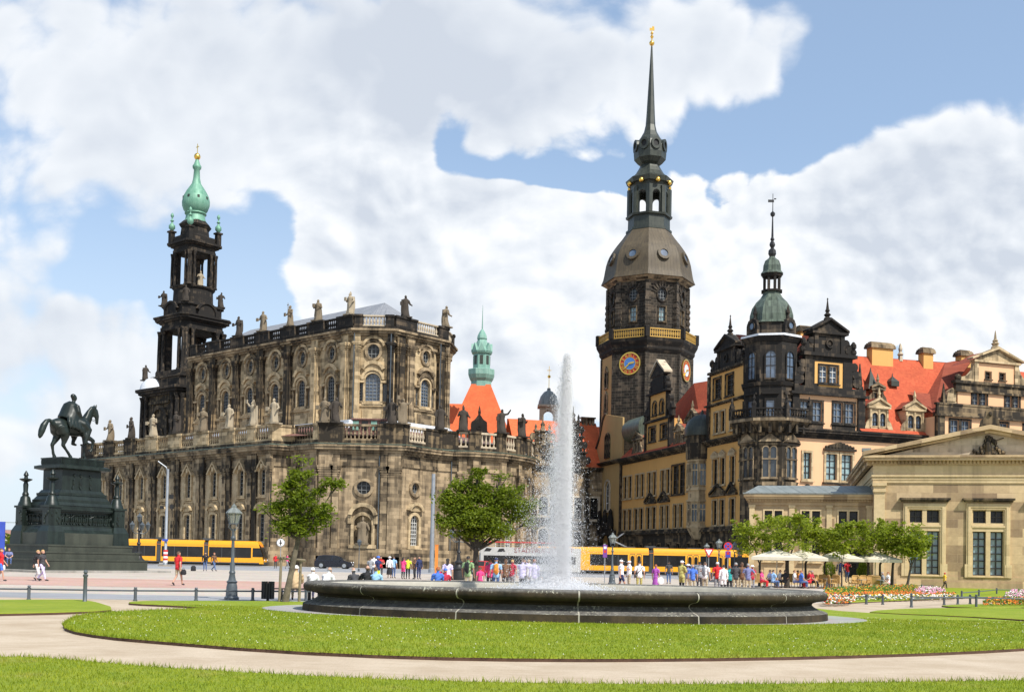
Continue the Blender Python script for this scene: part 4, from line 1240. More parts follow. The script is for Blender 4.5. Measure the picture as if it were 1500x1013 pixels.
for sx_ in (-1, 1):
    for sy_ in (-1, 1):
        for a, b in ((4.45, 2.7), (4.45, 4.05), (2.7, 4.45), (4.05, 4.45)): column(sx_ * a, sy_ * b, 35.8, 43.6, 0.37)
        for a, b in ((3.0, 1.85), (3.0, 2.8), (1.85, 3.0), (2.8, 3.0)): column(sx_ * a, sy_ * b, 52.2, 58.7, 0.27)
        for a, b in ((6.55, 4.5), (6.55, 5.9), (4.5, 6.55), (5.9, 6.55)): column(sx_ * a, sy_ * b, 20.5, 30.9, 0.45)
        f = MB().frame(TM)
        f.prism([(sx_ * 3.1 + .45 * a, sy_ * 3.1 + .45 * b) for a, b in ((-1, -1), (1, -1), (1, 1), (-1, 1))], 60.7, 62.9)
        f.prism([(sx_ * 3.1 + .65 * a, sy_ * 3.1 + .65 * b) for a, b in ((-1, -1), (1, -1), (1, 1), (-1, 1))], 62.9, 63.2)
        tpart(f, 'finial_pedestal', 'stone_black')
        f = MB().frame(TM)
        f.lathe([(.2, 63.2), (.3, 63.4), (.62, 63.8), (.6, 64.3), (.25, 64.7), (.15, 65.0), (.38, 65.2), (.15, 65.5), (.12, 65.8), (.32, 66.1), (.3, 66.4), (.05, 66.8)], 10, (sx_ * 3.1, sy_ * 3.1))
        tpart(f, 'urn_finial', 'copper_green', 40)
on = MB().frame(TM)
on.lathe([(2.2, 65.1), (1.95, 65.5), (1.8, 66.4), (2.1, 66.7), (2.0, 66.9)], 12, (0, 0), 0.2)
n = 16
prof = [(1.75, 66.9), (2.2, 67.4), (2.5, 68.3), (2.54, 69.1), (2.3, 70.1), (1.8, 71.1), (1.3, 71.9), (.85, 72.6), (.66, 73.6), (.55, 75.3), (.8, 75.6), (.85, 76.0), (.6, 76.4), (.42, 76.9), (.3, 77.3)]
i0 = on.add([((r * (1 + (0.05 if a % 2 == 0 and j < 8 else 0))) * math.cos(2 * PI * a / n), (r * (1 + (0.05 if a % 2 == 0 and j < 8 else 0))) * math.sin(2 * PI * a / n), z) for j, (r, z) in enumerate(prof) for a in range(n)])
for j in range(len(prof) - 1):
    for a in range(n): on.face((i0 + j * n + a, i0 + j * n + (a + 1) % n, i0 + (j + 1) * n + (a + 1) % n, i0 + (j + 1) * n + a))
tpart(on, 'onion_dome', 'copper_green', 50)
for a in range(8):
    h = MB().frame(TM @ RZ(a * PI / 4 + 0.4)).cbox(2.4, 0, 69.6, 0.2, 0.42, 0.55); tpart(h, 'dome_hatch', 'copper_dark')
gb = MB().frame(TM).ell((0, 0, 77.9), .62, .62, .66, 12, 8); tpart(gb, 'gilded_ball', 'gold', 60)
cr = MB().frame(TM).cbox(0, 0, 79.4, .1, .1, 2.0).cbox(0, 0, 79.8, 0.9, .1, .12); tpart(cr, 'cross', 'gold')
lead = MB().frame(TM)
lead.lathe([(3.0, 32.3), (2.7, 33.4), (1.9, 34.4), (0.6, 34.9)], 12, (-4.6, -4.6)); tpart(lead, 'curved_roof', 'lead_white', 50)
# --- saints
nz = 37.1
def on_front(M, s, z=20.25, y=-0.1): p_ = M @ Vector((s, y, z)); return p_.x, p_.y, p_.z
nave_lbl = ['dark saint on the upper church balustrade nearest the bell tower', 'saint on the upper balustrade, second from the bell tower', 'saint with a tall staff on the upper balustrade of the nave', 'saint in a short cloak on the upper balustrade left of the pale bishop', 'pale bishop at the left corner of the upper church balustrade', 'black robed saint on the upper balustrade right of the grey roof apex', 'saint with raised arm at the right end of the upper church balustrade']
for j, (i, s, mat, sd) in enumerate(((0, LN - 28.5, 'statue_dark', 0), (0, LN - 22.0, 'statue_mid', 1), (0, LN - 15.1, 'statue_mid', 2), (0, LN - 8.4, 'statue_mid', 5), (0, LN - 1.0, 'statue_pale', 3), (2, 2.2, 'statue_dark', 4), (2, 10.7, 'statue_mid', 2))):
    x, y, z = on_front(nfr[i][0], s, nz)
    statue(x, y, z, [-.6, -.5, -.8, -.4, -.7, 0.5, .9][j], nave_lbl[j], mat, 3.2, sd, 'saints on the upper church balustrade', staff=(j == 2), raised=(j in (6,)))
aisle_spec = [(0, s0(-45.3), 'statue_mid', 1, 'saint at the far left end of the lower church balustrade, beside the horse head'), (0, s0(-38.4), 'statue_dark', 4, 'dark saint on the lower balustrade left of the bell tower, against the sky'),
    (0, s0(-31.7), 'statue_pale', 2, 'pale contorted saint on the lower balustrade in front of the tower foot'), (0, s0(-25.0), 'statue_dark', 0, 'weathered brown saint on the lower balustrade right of the tower foot'),
    (0, s0(-17.6), 'statue_mid', 5, 'brown saint leaning left on the lower balustrade, left of two pale saints'), (0, s0(-10.7), 'statue_pale', 1, 'pale saint on the lower balustrade, leftmost of the three pale ones together'),
    (0, s0(-4.7), 'statue_pale', 3, 'pale saint lifting an arm on the lower balustrade, middle of three'), (0, s0(0.3), 'statue_pale', 4, 'pale saint at the corner of the lower church balustrade'),
    (3, 0.7, 'statue_mid', 0, 'golden brown saint on the lower balustrade left of the roof hatch'), (3, 2.3, 'statue_dark', 2, 'dark stooping saint on the lower balustrade beside the golden brown one'),
    (3, 10.2, 'statue_dark', 4, 'dark saint on the lower balustrade right of the roof hatch'), (3, 11.7, 'statue_mid', 5, 'saint with arm out on the rounded corner of the lower balustrade'),
    (6, 0.3, 'statue_dark', 1, 'dark saint on the lower balustrade under the right end of the nave'), (7, 1.5, 'statue_dark', 3, 'black saint on the lower balustrade in front of the red pyramid roof'),
    (9, 0.0, 'statue_dark', 0, 'black gesturing saint on the lower balustrade right of the dark gable'), (10, 1.2, 'statue_dark', 5, 'black saint at the right end of the lower church balustrade')]
for j, (i, s, mat, sd, lb) in enumerate(aisle_spec):
    x, y, z = on_front(frames[i][0], s)
    statue(x, y, z, [-.7, -1.0, -.4, -.6, -.2, -.5, -.9, -.5, -.3, .4, -.2, .7, .5, .2, .5, .8][j], lb, mat, 3.5, sd, 'saints on the lower church balustrade', raised=(j in (6, 11, 14)))
for j, (lx, ly, z, lb) in enumerate(((-3.9, -3.9, 48.6, 'small dark saint at the left corner of the bell tower gallery'), (3.6, -3.9, 48.6, 'small saint at the near corner of the bell tower gallery'), (4.0, 3.6, 48.6, 'small saint at the right corner of the bell tower gallery'), (2.3, 0, 52.2, 'pale figure standing in the open upper stage of the bell tower'), (-6.0, -6.0, 34.2, 'dark saint on the curved roof at the foot of the bell tower'))):
    p = TM @ Vector((lx, ly, z))
    statue(p.x, p.y, p.z, -0.3 + 0.3 * j, lb, 'statue_pale' if j == 3 else 'statue_dark', 2.9, j, 'statues on the bell tower')
# ================================================================ the renaissance palace
PB = Vector((40, 165, 0))
palace = thing('palace', 'large orange plastered renaissance palace with black stone gables, corner turret and red tiled roofs', 'palace', PB)
PM = T(-PB.x, -PB.y, 0)
def ppart(mb, name, mats, smooth=None, parent=None): return mb.build(name, mats, parent or palace, PM if parent is None else None, smooth)
def pwin(M, h, **kw): return window(palace, PB, M, h, **kw)
MW, _ = fmat((32.0, 156.0), (32.266, 155.036))
MNo, _ = fmat((36.0, 146.3), (36.949, 146.616))
def pair(a, b, z0, z1, gap=0.75, e=0.15, shape='rect'):
    w = (b - a - gap - 2 * e) / 2
    return [(a + e, a + e + w, z0, z1, shape), (b - e - w, b - e, z0, z1, shape)]
# ---- west front
tops = [(-45.3, -40.9), (-39.3, -35.2), (-33.9, -29.8), (-28.2, -24.2)]
lows = [(-45.3, -40.8), (-39.9, -35.4), (-34.3, -29.8), (-28.2, -24.3), (-22.8, -18.9)]
HW = []
for a, b in tops: HW += pair(a, b, 12.9, 16.8)
HW += pair(-23.5, -18.6, 12.6, 17.2, 0.35, 0.05) + [(-17.5, -15.6, 12.9, 17.0, 'rect')]
for a, b in lows: HW += pair(a, b, 7.2, 10.85)
HW += [(-17.2, -15.6, 7.2, 10.85, 'rect')]
HW += [(-8.5, -6.9, 13.2, 17.0, 'rect'), (-6.0, -4.5, 13.2, 17.0, 'rect'), (-2.8, -1.4, 13.2, 17.0, 'rect')]
HW += [(-8.4, -6.9, 7.3, 10.9, 'rect'), (-6.0, -4.5, 7.3, 10.9, 'rect'), (-2.8, -1.25, 7.3, 10.9, 'rect')]
HWU = [(-8.2, -6.8, 20.9, 23.9, 'rect'), (-6.1, -4.7, 20.9, 23.9, 'rect'), (-3.0, -1.9, 20.9, 23.9, 'rect'), (-8.6, -6.2, 26.0, 29.0, 'rect'), (-4.6, -2.2, 26.0, 29.0, 'rect')]
w = MB().frame(MW)
wall(w, -46, 3.0, 6.6, 19.0, HW, 0.5)
wall(w, -10.6, 3.0, 19.85, 24.9, HWU[:3], 0.5)
wall(w, -9.6, 1.0, 25.3, 29.6, HWU[3:], 0.5)
ppart(w, 'west_wall', 'plaster_orange')
for h in HW + HWU:
    big = h[2] == 12.6
    hood = 'scroll' if (h[0] > -9 and 13 < h[2] < 14) else None
    pwin(MW, h, nx=2, nz=4, fw=0.2, proud=0.14, frame='stone_dark' if big or h[2] > 25 else 'stone_light', pane='glass_black', bar='bar_dark', hood=hood)
for c, hw in ((-32.0, 2.3), (-26.3, 2.2), (-6.5, 2.5), (-2.0, 1.6)):
    mb = MB().frame(MW)
    z0 = 11.45
    mb.box(c - hw, c + hw, -0.45, 0, z0, z0 + 0.28)
    mb.slab([(c - hw + .2, z0 + .28), (c + hw - .2, z0 + .28), (c, z0 + 1.45)], -0.15, 0)
    for sg in (-1, 1):
        q = [(c + sg * hw, z0 + 0.285), (c + sg * hw, z0 + 0.55), (c, z0 + 1.9), (c, z0 + 1.5)]
        mb.slab(q if sg < 0 else q[::-1], -0.5, -0.155)
    ppart(mb, 'window_pediment', 'stone_dark')
b = MB().frame(MW)
wall(b, -46, 3.0, 0, 6.6, [(s, s + 1.3, 2.6, 4.6, 'rect') for s in np.arange(-44, 0, 3.9)], 0.4, y=-0.35)
for pr, a, c in ((0.45, 6.0, 6.3), (0.75, 6.3, 6.6), (0.55, 6.6, 7.0)): b.box(-46, 3.2, -pr, 0.02, a, c)
ppart(b, 'west_base', 'stone_dark')
for s in np.arange(-44, 0, 3.9): pwin(MW @ T(0, -0.35), (s, s + 1.3, 2.6, 4.6, 'rect'), nx=2, nz=2, fw=0.2, proud=0.08, frame='stone_dark', pane='glass_black')
c_ = MB().frame(MW)
cornice(c_, -46, 3.0, 19.0, [(0.15, 0.25), (0.4, 0.2), (0.8, 0.2), (1.0, 0.2)])
c_.box(-46, -10.5, -1.1, 0.1, 19.86, 20.1)
cornice(c_, -10.6, 2.5, 24.9, [(0.15, 0.15), (0.45, 0.22)])
cornice(c_, -9.6, 1.0, 29.6, [(0.2, 0.2), (0.45, 0.35)])
c_.box(-10.6, -9.6, -0.25, 0.3, 19.86, 24.88); c_.box(-10.6, -9.9, -0.15, 0.3, 25.28, 29.6)
ppart(c_, 'west_cornice', 'stone_dark')
# corner gables (west and north look alike)
def stepped_gable(M, s0_, s1_, z, mat, name, spike=True):
    c, hw = (s0_ + s1_) / 2, (s1_ - s0_) / 2
    g = MB().frame(M)
    b_ = hw * 0.53
    g.box(c - b_, c + b_, -0.1, 1.6, z, z + 2.6)
    g.box(c - b_ - .25, c - b_ + .35, -0.25, .3, z, z + 2.6).box(c + b_ - .35, c + b_ + .25, -0.25, .3, z, z + 2.6)
    g.box(c - b_ - .7, c + b_ + .7, -0.5, 1.8, z + 2.6, z + 2.95)
    g.slab([(c - b_ - .6, z + 2.95), (c + b_ + .6, z + 2.95), (c, z + 4.5)], -0.15, 1.6)
    for sg in (-1, 1):
        q = [(c + sg * (b_ + .8), z + 2.955), (c + sg * (b_ + .8), z + 3.25), (c, z + 4.85), (c, z + 4.55)]
        g.slab(q if sg < 0 else q[::-1], -0.55, 1.75)
        # scrolls stepping down at both sides
        for i, (dx, zz, r) in enumerate(((0.55, 1.5, .6), (1.1, .75, .7), (1.75, .45, .5))):
            g.slab([(c + sg * (b_ + dx) + r * math.cos(2 * PI * a / 10), z + zz + r * math.sin(2 * PI * a / 10)) for a in range(10)], -0.12, .35)
        g.slab([(c + sg * b_, z), (c + sg * (b_ + 2.0), z), (c + sg * (b_ + .7), z + .9), (c + sg * b_, z + 2.2)][::sg], -0.05, .3)
        g.lathe([(.16, z), (.3, z + .3), (.15, z + .7), (.42, z + 1.1), (.4, z + 1.5), (.12, z + 1.9)], 8, (c + sg * (hw - .1), 0.0))
    if spike: g.lathe([(.6, z + 4.5), (.42, z + 5.0), (.25, z + 5.1), (.5, z + 5.35), (.18, z + 5.7), (.34, z + 5.9), (.2, z + 6.2), (.06, z + 7.4), (.12, z + 7.5), (.02, z + 7.7)], 8, (c, 0.4))
    g.arch_bar(c, z + 1.35, .42, .62, -0.35, 0, 0, 2 * PI, 12)
    g.cbox(c, -0.12, z + 1.35, .5, .12, .5)
    return ppart(g, name, mat)
stepped_gable(MW, -9.4, 0.8, 30.15, 'stone_black', 'west_gable')
# mid gable of the west front
gm = MB().frame(MW)
HG = [(-33.4, -30.6, 22.1, 24.4, 'rect'), (-28.4, -25.6, 22.1, 24.4, 'rect'), (-31.9, -30.3, 26.5, 28.6, 'arch'), (-28.9, -27.3, 26.5, 28.6, 'arch')]
wall(gm, -34.6, -24.8, 20.1, 25.2, HG[:2], 0.4); wall(gm, -33.2, -26.0, 25.5, 29.8, HG[2:], 0.4)
gm.poly([(-24.8, 0, 20.1), (-24.8, 4, 20.1), (-24.8, 2, 25.2), (-24.8, 0, 25.2)])
ppart(gm, 'gable_wall', 'plaster_orange')
for h in HG: pwin(MW, h, nx=2, nz=3, fw=0.25, proud=0.14, frame='stone_dark', pane='glass_black')
gs = MB().frame(MW)
gs.box(-35.2, -24.2, -.5, .6, 25.2, 25.55).box(-34.0, -25.2, -.45, .6, 29.8, 30.2)
gs.box(-35.0, -34.5, -.3, .6, 20.1, 25.2).box(-24.9, -24.3, -.3, .6, 20.1, 25.2)
gs.box(-33.4, -33.0, -.2, .6, 25.5, 29.8).box(-26.2, -25.8, -.2, .6, 25.5, 29.8)
gs.box(-32.0, -27.2, -.2, .5, 30.2, 32.8)
gs.slab([(-32.8, 32.8), (-26.4, 32.8), (-29.6, 35.0)], -.3, .8)
for sg, x0 in ((-1, -33.4), (1, -25.8)):
    for dx, zz, r in ((.5, 28.4, .8), (.9, 27.2, .8), (1.4, 26.1, .6)): gs.slab([(x0 + sg * dx + r * math.cos(2 * PI * a / 9), zz + r * math.sin(2 * PI * a / 9)) for a in range(9)], -.1, .6)
    x1 = -29.6 + sg * 2.4
    for dx, zz, r in ((.5, 31.8, .6), (1.0, 30.8, .6)): gs.slab([(x1 + sg * dx + r * math.cos(2 * PI * a / 9), zz + r * math.sin(2 * PI * a / 9)) for a in range(9)], -.1, .5)
    gs.lathe([(.4, 25.5), (.3, 26.5), (.5, 26.8), (.1, 27.8)], 6, (x0 + sg * 2.0, .2))
ppart(gs, 'gable_stonework', 'stone_black')
cap_ = MB().frame(MW); cap_.slab([(-32.9, 33.0), (-32.9, 33.3), (-29.6, 35.6), (-29.6, 35.2)], -.5, 1.0).slab([(-26.3, 33.0), (-29.6, 35.2), (-29.6, 35.6), (-26.3, 33.3)], -.5, 1.0); ppart(cap_, 'gable_coping', 'stone_pale')
# dormers
def dormer(M, c, z, w_, h, mat='stone_mid', depth=4.0, base=PB, spike=True, arch=True):
    d = MB().frame(M)
    hs = [(c - w_ * .36, c - w_ * .06, z + .5, z + h * .78, 'arch' if arch else 'rect'), (c + w_ * .06, c + w_ * .36, z + .5, z + h * .78, 'arch' if arch else 'rect')]
    wall(d, c - w_ / 2, c + w_ / 2, z, z + h, hs, 0.3)
    d.poly([(c - w_ / 2, 0, z + h), (c - w_ / 2, 0, z), (c - w_ / 2, depth, z), (c - w_ / 2, depth, z + h)][::-1]); d.poly([(c + w_ / 2, 0, z), (c + w_ / 2, depth, z), (c + w_ / 2, depth, z + h), (c + w_ / 2, 0, z + h)])
    for x in (-.5, 0, .5): d.box(c + x * w_ * .9 - .13, c + x * w_ * .9 + .13, -.16, 0, z + .3, z + h - .2)
    d.box(c - w_ / 2 - .3, c + w_ / 2 + .3, -.3, .3, z + h - .1, z + h + .2)
    d.slab([(c - w_ / 2 - .1, z + h + .2), (c + w_ / 2 + .1, z + h + .2), (c, z + h + w_ * .36)], -.1, .25)
    for sg in (-1, 1):
        q = [(c + sg * (w_ / 2 + .3), z + h + .205), (c + sg * (w_ / 2 + .3), z + h + .45), (c, z + h + w_ * .36 + .38), (c, z + h + w_ * .36 + .05)]
        d.slab(q if sg < 0 else q[::-1], -.35, .3)
        d.slab([(c + sg * w_ / 2, z + .1), (c + sg * (w_ / 2 + .8), z + .1), (c + sg * (w_ / 2 + .5), z + .9), (c + sg * w_ / 2, z + 1.5)][::sg], -.08, .2)
    if spike: d.lathe([(.28, z + h + w_ * .36 + .2), (.18, z + h + w_ * .36 + .6), (.26, z + h + w_ * .36 + .8), (.04, z + h + w_ * .36 + 1.7)], 6, (c, 0))
    o = ppart(d, 'dormer', mat)
    r_ = MB().frame(M)
    zz = z + h + .25; ap = z + h + w_ * .36 + .35
    for sg in (-1, 1): r_.poly([(c + sg * (w_ / 2 + .25), .3, zz), (c, .3, ap), (c, depth + 2, ap), (c + sg * (w_ / 2 + .25), depth, zz)][::sg])
    rr = r_.build('dormer_roof', 'roof_brown', o)
    for h_ in hs: window(palace, base, M, h_, nx=2, nz=3, fw=0.1, proud=0.06, depth=.3, frame=mat, pane='glass_sky', bar='bar_dark', sill=0, name='dormer_window')
dormer(MW, -16.0, 20.6, 4.4, 3.0); dormer(MW, -38.8, 20.4, 3.4, 2.6); dormer(MW, -21.2, 20.4, 2.6, 2.2)
rw = MB().frame(MW)
rw.poly([(-46, -.6, 20.1), (-10.6, -.6, 20.1), (-10.6, 7.0, 30.6), (-31.0, 7.0, 32.2), (-44, 7.0, 27.5)])
rw.poly([(-31, 7.0, 32.2), (-10.6, 7.0, 30.6), (-10.6, 14, 20), (-46, 14, 20)])
ppart(rw, 'west_roof', 'roof_red')
rp = MB().frame(MW)
rp.poly([(-9.0, .3, 30.0), (-1.0, .3, 30.0), (-1.0, 5, 34.4), (-9.0, 5, 34.4)]); rp.poly([(-9.0, .3, 30.0), (-9, 5, 34.4), (-9, 9, 30)])
rp.poly([(-10.6, 0.2, 20), (-10.6, 12, 20), (-10.6, 12, 30), (-10.6, .2, 30)][::-1])
ppart(rp, 'pavilion_roof', 'roof_brown')
# oriel turret on the west front
OT = MW @ T(-12.9, 0.2)
ot = MB().frame(OT)
def og(r, z): return [(r * math.cos(PI + PI * i / 5), r * math.sin(PI + PI * i / 5)) for i in range(6)]
def oring(r0, z0, r1, z1): ot.prism(og(r0, z0), z0, z1, og(r1, z1))
oring(1.2, 5.2, 2.2, 7.0); oring(2.2, 7.0, 2.2, 7.35); oring(2.0, 7.35, 2.0, 19.3); oring(2.25, 10.9, 2.25, 11.2); oring(2.25, 12.6, 2.25, 12.9); oring(2.2, 17.0, 2.2, 17.3)
ppart(ot, 'oriel', 'stone_light')
ot = MB().frame(OT); oring(2.4, 17.35, 2.5, 20.9); ppart(ot, 'oriel_frieze', 'stone_dark')
ot = MB().frame(OT); ot.lathe([(2.7, 20.9), (2.75, 21.2), (2.65, 22.2), (2.2, 23.2), (1.3, 24.0), (.3, 24.35), (.1, 25.0)], 14); ppart(ot, 'oriel_dome', 'copper_dark', 40)
for a in range(5):
    ang = PI + PI * (a + .5) / 5
    FM = OT @ RZ(ang + PI / 2) @ T(0, -2.0 * math.cos(PI / 10) - 0.01)
    for z0, z1 in ((7.9, 10.5), (13.4, 16.6)):
        q = MB().frame(FM); q.ring([(-.55, z0 - .12), (.55, z0 - .12), (.55, z1 + .12), (-.55, z1 + .12)], [(-.43, z0), (.43, z0), (.43, z1), (-.43, z1)], -.12, 0); q.box(-.05, .05, -.08, -.02, z0, z1).box(-.43, .43, -.09, -.03, z0 + (z1 - z0) * .68, z0 + (z1 - z0) * .74)
        o = ppart(q, 'oriel_window', 'stone_light')
        q = MB().frame(FM); q.poly([(-.43, -.015, z0), (.43, -.015, z0), (.43, -.015, z1), (-.43, -.015, z1)]); q.build('pane', 'glass_dark', o)
# ---- chapel bay (tan) at the north end of the west front, beside the clock tower
ch = MB().frame(MW)
HC = [(-54.6, -52.0, 11.2, 16.6, 'arch'), (-54.6, -52.6, 21.3, 25.4, 'arch')]
wall(ch, -61.0, -46.0, 0, 19.6, HC[:1] + [(-55.6, -50.6, 0, 4.4, 'arch')], .6)
prof = [(-61.0, 20.2), (-46.0, 20.2), (-46.0, 27.8), (-55.0, 29.4), (-56.2, 28.4), (-57.1, 26.6), (-58.1, 24.8), (-59.5, 23.4), (-61.0, 22.6)]
ch.slab(prof, 0, .3)
ppart(ch, 'chapel_wall', 'plaster_tan')
pwin(MW, HC[0], nx=2, nz=4, fw=.35, proud=.2, frame='stone_pale', pane='glass_dark', bar='bar_white')
q = MB().frame(MW); q.ring(grow(hole_outline(*HC[1]), .35), hole_outline(*HC[1]), -.25, 0); q.poly([(p_[0], -.03, p_[1]) for p_ in hole_outline(*HC[1])]); q.box(-53.7, -53.5, -.2, 0, 21.3, 25.2); ppart(q, 'gable_window', 'stone_dark')
cc_ = MB().frame(MW); cornice(cc_, -61, -46, 19.6, [(.2, .2), (.5, .2), (.8, .25)])
for i in range(3, len(prof) - 1):
    a, b_ = prof[i], prof[i + 1]
    cc_.slab([b_, a, (a[0] - .35, a[1] + .35), (b_[0] - .35, b_[1] + .35)], -.2, .35)
cc_.box(-61.3, -60.6, -.35, .3, 0, 19.6).box(-46.4, -45.8, -.35, .3, 0, 19.6)
ppart(cc_, 'chapel_cornice', 'stone_dark')
po = MB().frame(MW)
po.box(-57.6, -56.4, -1.0, 0, 0, 6.4).box(-50.0, -48.8, -1.0, 0, 0, 6.4).box(-58, -48.4, -1.2, 0, 6.4, 7.3).arch_bar(-53.1, 4.4, 2.4, 3.2, -.7, 0)
po.slab([(-57, 7.3), (-49.4, 7.3), (-53.2, 9.0)], -.9, 0)
for x in (-56.2, -53.2, -50.2): po.lathe([(.5, 7.3), (.7, 8.2), (.55, 9.6), (.35, 10.4), (.4, 10.8), (.1, 11.3)], 7, (x, -.5))
po.poly([(-55.6, .3, 0), (-50.6, .3, 0), (-50.6, .3, 4.4), (-55.6, .3, 4.4)])
ppart(po, 'portal', 'stone_black')
cu = MB().frame(MW); cu.tube([(-45.6, 1.8, 25.2), (-37.5, 1.8, 25.2)], [2.2, 2.2], 16); ppart(cu, 'curved_roof', 'copper_olive', 40)
# ---- north front
HN = pair(6.3, 10.45, 13.15, 16.65, .7, .0) + [(2.8, 4.0, 13.15, 16.65, 'rect')] + pair(6.3, 10.45, 7.2, 10.9, .7, 0) + pair(16, 20, 13.15, 16.65) + pair(16, 20, 7.2, 10.9)
HNU = pair(2.2, 5.7, 20.95, 23.55, .45, .05) + pair(7.35, 10.8, 20.95, 23.65, .45, .05)
HNG = pair(5.1, 8.05, 26.25, 28.5, .3, .05)
w = MB().frame(MNo)
wall(w, 1.0, 22.3, 0, 18.6, HN, .5); wall(w, 1.0, 12.2, 19.85, 24.4, HNU, .5)
ppart(w, 'north_wall', 'plaster_peach')
w = MB().frame(MNo); wall(w, 4.35, 8.85, 25.6, 29.05, HNG, .5, y=-0.02); ppart(w, 'north_gable_panel', 'plaster_orange')
for h in HN: pwin(MNo, h, nx=2, nz=4, fw=.3, proud=.16, frame='stone_light', pane='glass_teal_reflect', bar='bar_dark', hood=None)
for h in HNU: pwin(MNo, h, nx=2, nz=3, fw=.24, proud=.1, frame='stone_black', pane='glass_sky', bar='bar_lead')
for h in HNG: pwin(MNo, h, nx=2, nz=3, fw=.24, proud=.12, frame='stone_black', pane='glass_sky', bar='bar_white')
sc_ = MB().frame(MNo); sc_.box(5.9, 10.9, -.45, 0, 17.1, 17.4)
for j in range(-4, 5):
    r = .25 + .5 * (1 - abs(j) / 4.6); sc_.slab([(8.4 + j * .52 + r * .55 * math.cos(2 * PI * a / 9), 17.4 + r * .6 + r * .6 * math.sin(2 * PI * a / 9)) for a in range(9)], -.32, -.02)
ppart(sc_, 'window_crest', 'stone_dark'); ppart(MB().frame(MNo).box(5.8, 11.0, -.5, 0, 12.55, 12.8), 'window_ledge', 'stone_dark')
for c in (8.4, 3.4):
    hw = 2.4 if c > 5 else 1.6
    mb = MB().frame(MNo); mb.slab([(c - hw, 11.2), (c + hw, 11.2), (c, 12.5)], -.35, 0); mb.box(c - hw - .2, c + hw + .2, -.45, 0, 10.95, 11.2); ppart(mb, 'window_pediment', 'stone_dark')
ns = MB().frame(MNo)
ns.box(1.0, 22.3, -.15, .05, 18.6, 19.0).box(1.0, 22.3, -.5, .05, 19.0, 19.3).box(1.0, 22.3, -.9, .1, 19.3, 19.62).box(1.0, 22.3, -1.05, .1, 19.62, 19.85)
ns.box(11.2, 12.3, -.3, .5, 19.85, 24.4).box(1.0, 2.0, -.25, .5, 19.85, 24.4)
ns.box(2.1, 5.8, -.08, .02, 19.86, 20.7).box(7.2, 10.9, -.08, .02, 19.86, 20.7)
ns.box(.6, 12.7, -.6, .6, 24.4, 24.75).box(1.2, 12.4, -.25, .6, 24.75, 25.6)
ns.box(2.9, 4.35, -.15, .6, 25.6, 29.7).box(8.85, 10.3, -.15, .6, 25.6, 29.7).box(4.35, 8.85, -.1, .6, 29.05, 29.7)
ns.box(4.3, 5.0, -.12, .4, 25.6, 26.0)
ns.box(2.4, 10.8, -.55, .8, 29.7, 30.15)
for sg, x0 in ((-1, 2.9), (1, 10.3)):
    for dx, zz, r in ((.35, 28.6, .6), (.6, 27.6, .6), (.85, 26.5, .75)): ns.slab([(x0 + sg * dx + r * math.cos(2 * PI * a / 9), zz + r * math.sin(2 * PI * a / 9)) for a in range(9)], -.1, .5)
    ns.lathe([(.5, 25.6), (.45, 26.0), (.3, 26.1), (.35, 26.4), (.08, 29.2)], 4, (x0 + sg * 1.35, .1), PI / 4)
ppart(ns, 'north_stonework', 'stone_black')
stepped_gable(MNo, 2.6, 10.6, 30.15, 'stone_black', 'north_gable')
rn = MB().frame(MNo)
rn.poly([(11.5, -.5, 20.0), (23.6, -.5, 20.0), (22.3, 1.7, 23.3), (31.6, 7.2, 32.0), (8.5, 7.2, 31.7)]); rn.poly([(8.5, 7.2, 31.7), (40, 7.2, 32.2), (40, 15, 20), (8.5, 15, 20)])
rn.poly([(11.5, -.9, 19.9), (23.6, -.9, 19.9), (23.6, -.45, 20.02), (11.5, -.45, 20.02)])
ppart(rn, 'north_roof', 'roof_red')
rn = MB().frame(MNo); rn.poly([(3.4, .5, 29.4), (3.4, 6, 29.4), (6.6, 6, 34), (6.6, .5, 34)]); rn.poly([(9.8, .5, 29.4), (6.6, .5, 34), (6.6, 6, 34), (9.8, 6, 29.4)]); rn.poly([(-3, 2, 28), (3, 2, 28), (3, 8, 33.5), (-3, 8, 33.5)]); ppart(rn, 'pavilion_roof', 'roof_brown')
dormer(MNo @ T(0, -.2), 14.55, 20.3, 3.0, 3.0, 'stone_light'); dormer(MNo @ T(0, -.2), 20.4, 20.3, 3.0, 3.0, 'stone_light')
dormer(MNo @ T(0, 2.6), 16.4, 24.4, 1.7, 1.9, 'stone_mid', 3, arch=False)
dk = MB().frame(MNo @ T(0, 2.7)); dk.lathe([(1.5, 26.4), (.9, 27.2), (.15, 29.0), (.03, 29.6)], 4, (16.0, 1.0), PI / 4); ppart(dk, 'dormer_spire', 'copper_dark')
ha = MB().frame(MNo); ha.cbox(20.2, 4.6, 27.6, 1.3, 1.8, .7); ha.lathe([(.95, 27.95), (.1, 28.7), (.03, 29.2)], 4, (20.2, 4.4), PI / 4); ppart(ha, 'roof_hatch', 'copper_dark')
def chimney(M, c, y, w_, d_, z0, z1, mat='plaster_orange'):
    k_ = MB().frame(M); k_.cbox(c, y, (z0 + z1) / 2, w_, d_, z1 - z0)
    o = ppart(k_, 'chimney', mat)
    k_ = MB().frame(M); k_.cbox(c, y, z1 + .12, w_ + .6, d_ + .5, .3)
    for a in range(4): k_.cbox(c, y, z1 + .27 + .16 * a + .08, w_ + .5 - .2 * a * a * .3, d_ + .4 - .3 * a * a * .35, .16)
    k_.build('chimney_cap', 'stone_mid', o)
chimney(MNo, 20.0, 7.0, 3.6, 1.3, 30.4, 33.1); chimney(MNo, 28.0, 7.0, 1.7, 1.2, 30.6, 33.0); chimney(MNo, 35.0, 7.3, 1.8, 1.3, 31.5, 33.2); chimney(MNo, 7.5, 7.4, 1.9, 1.4, 31.0, 34.5)
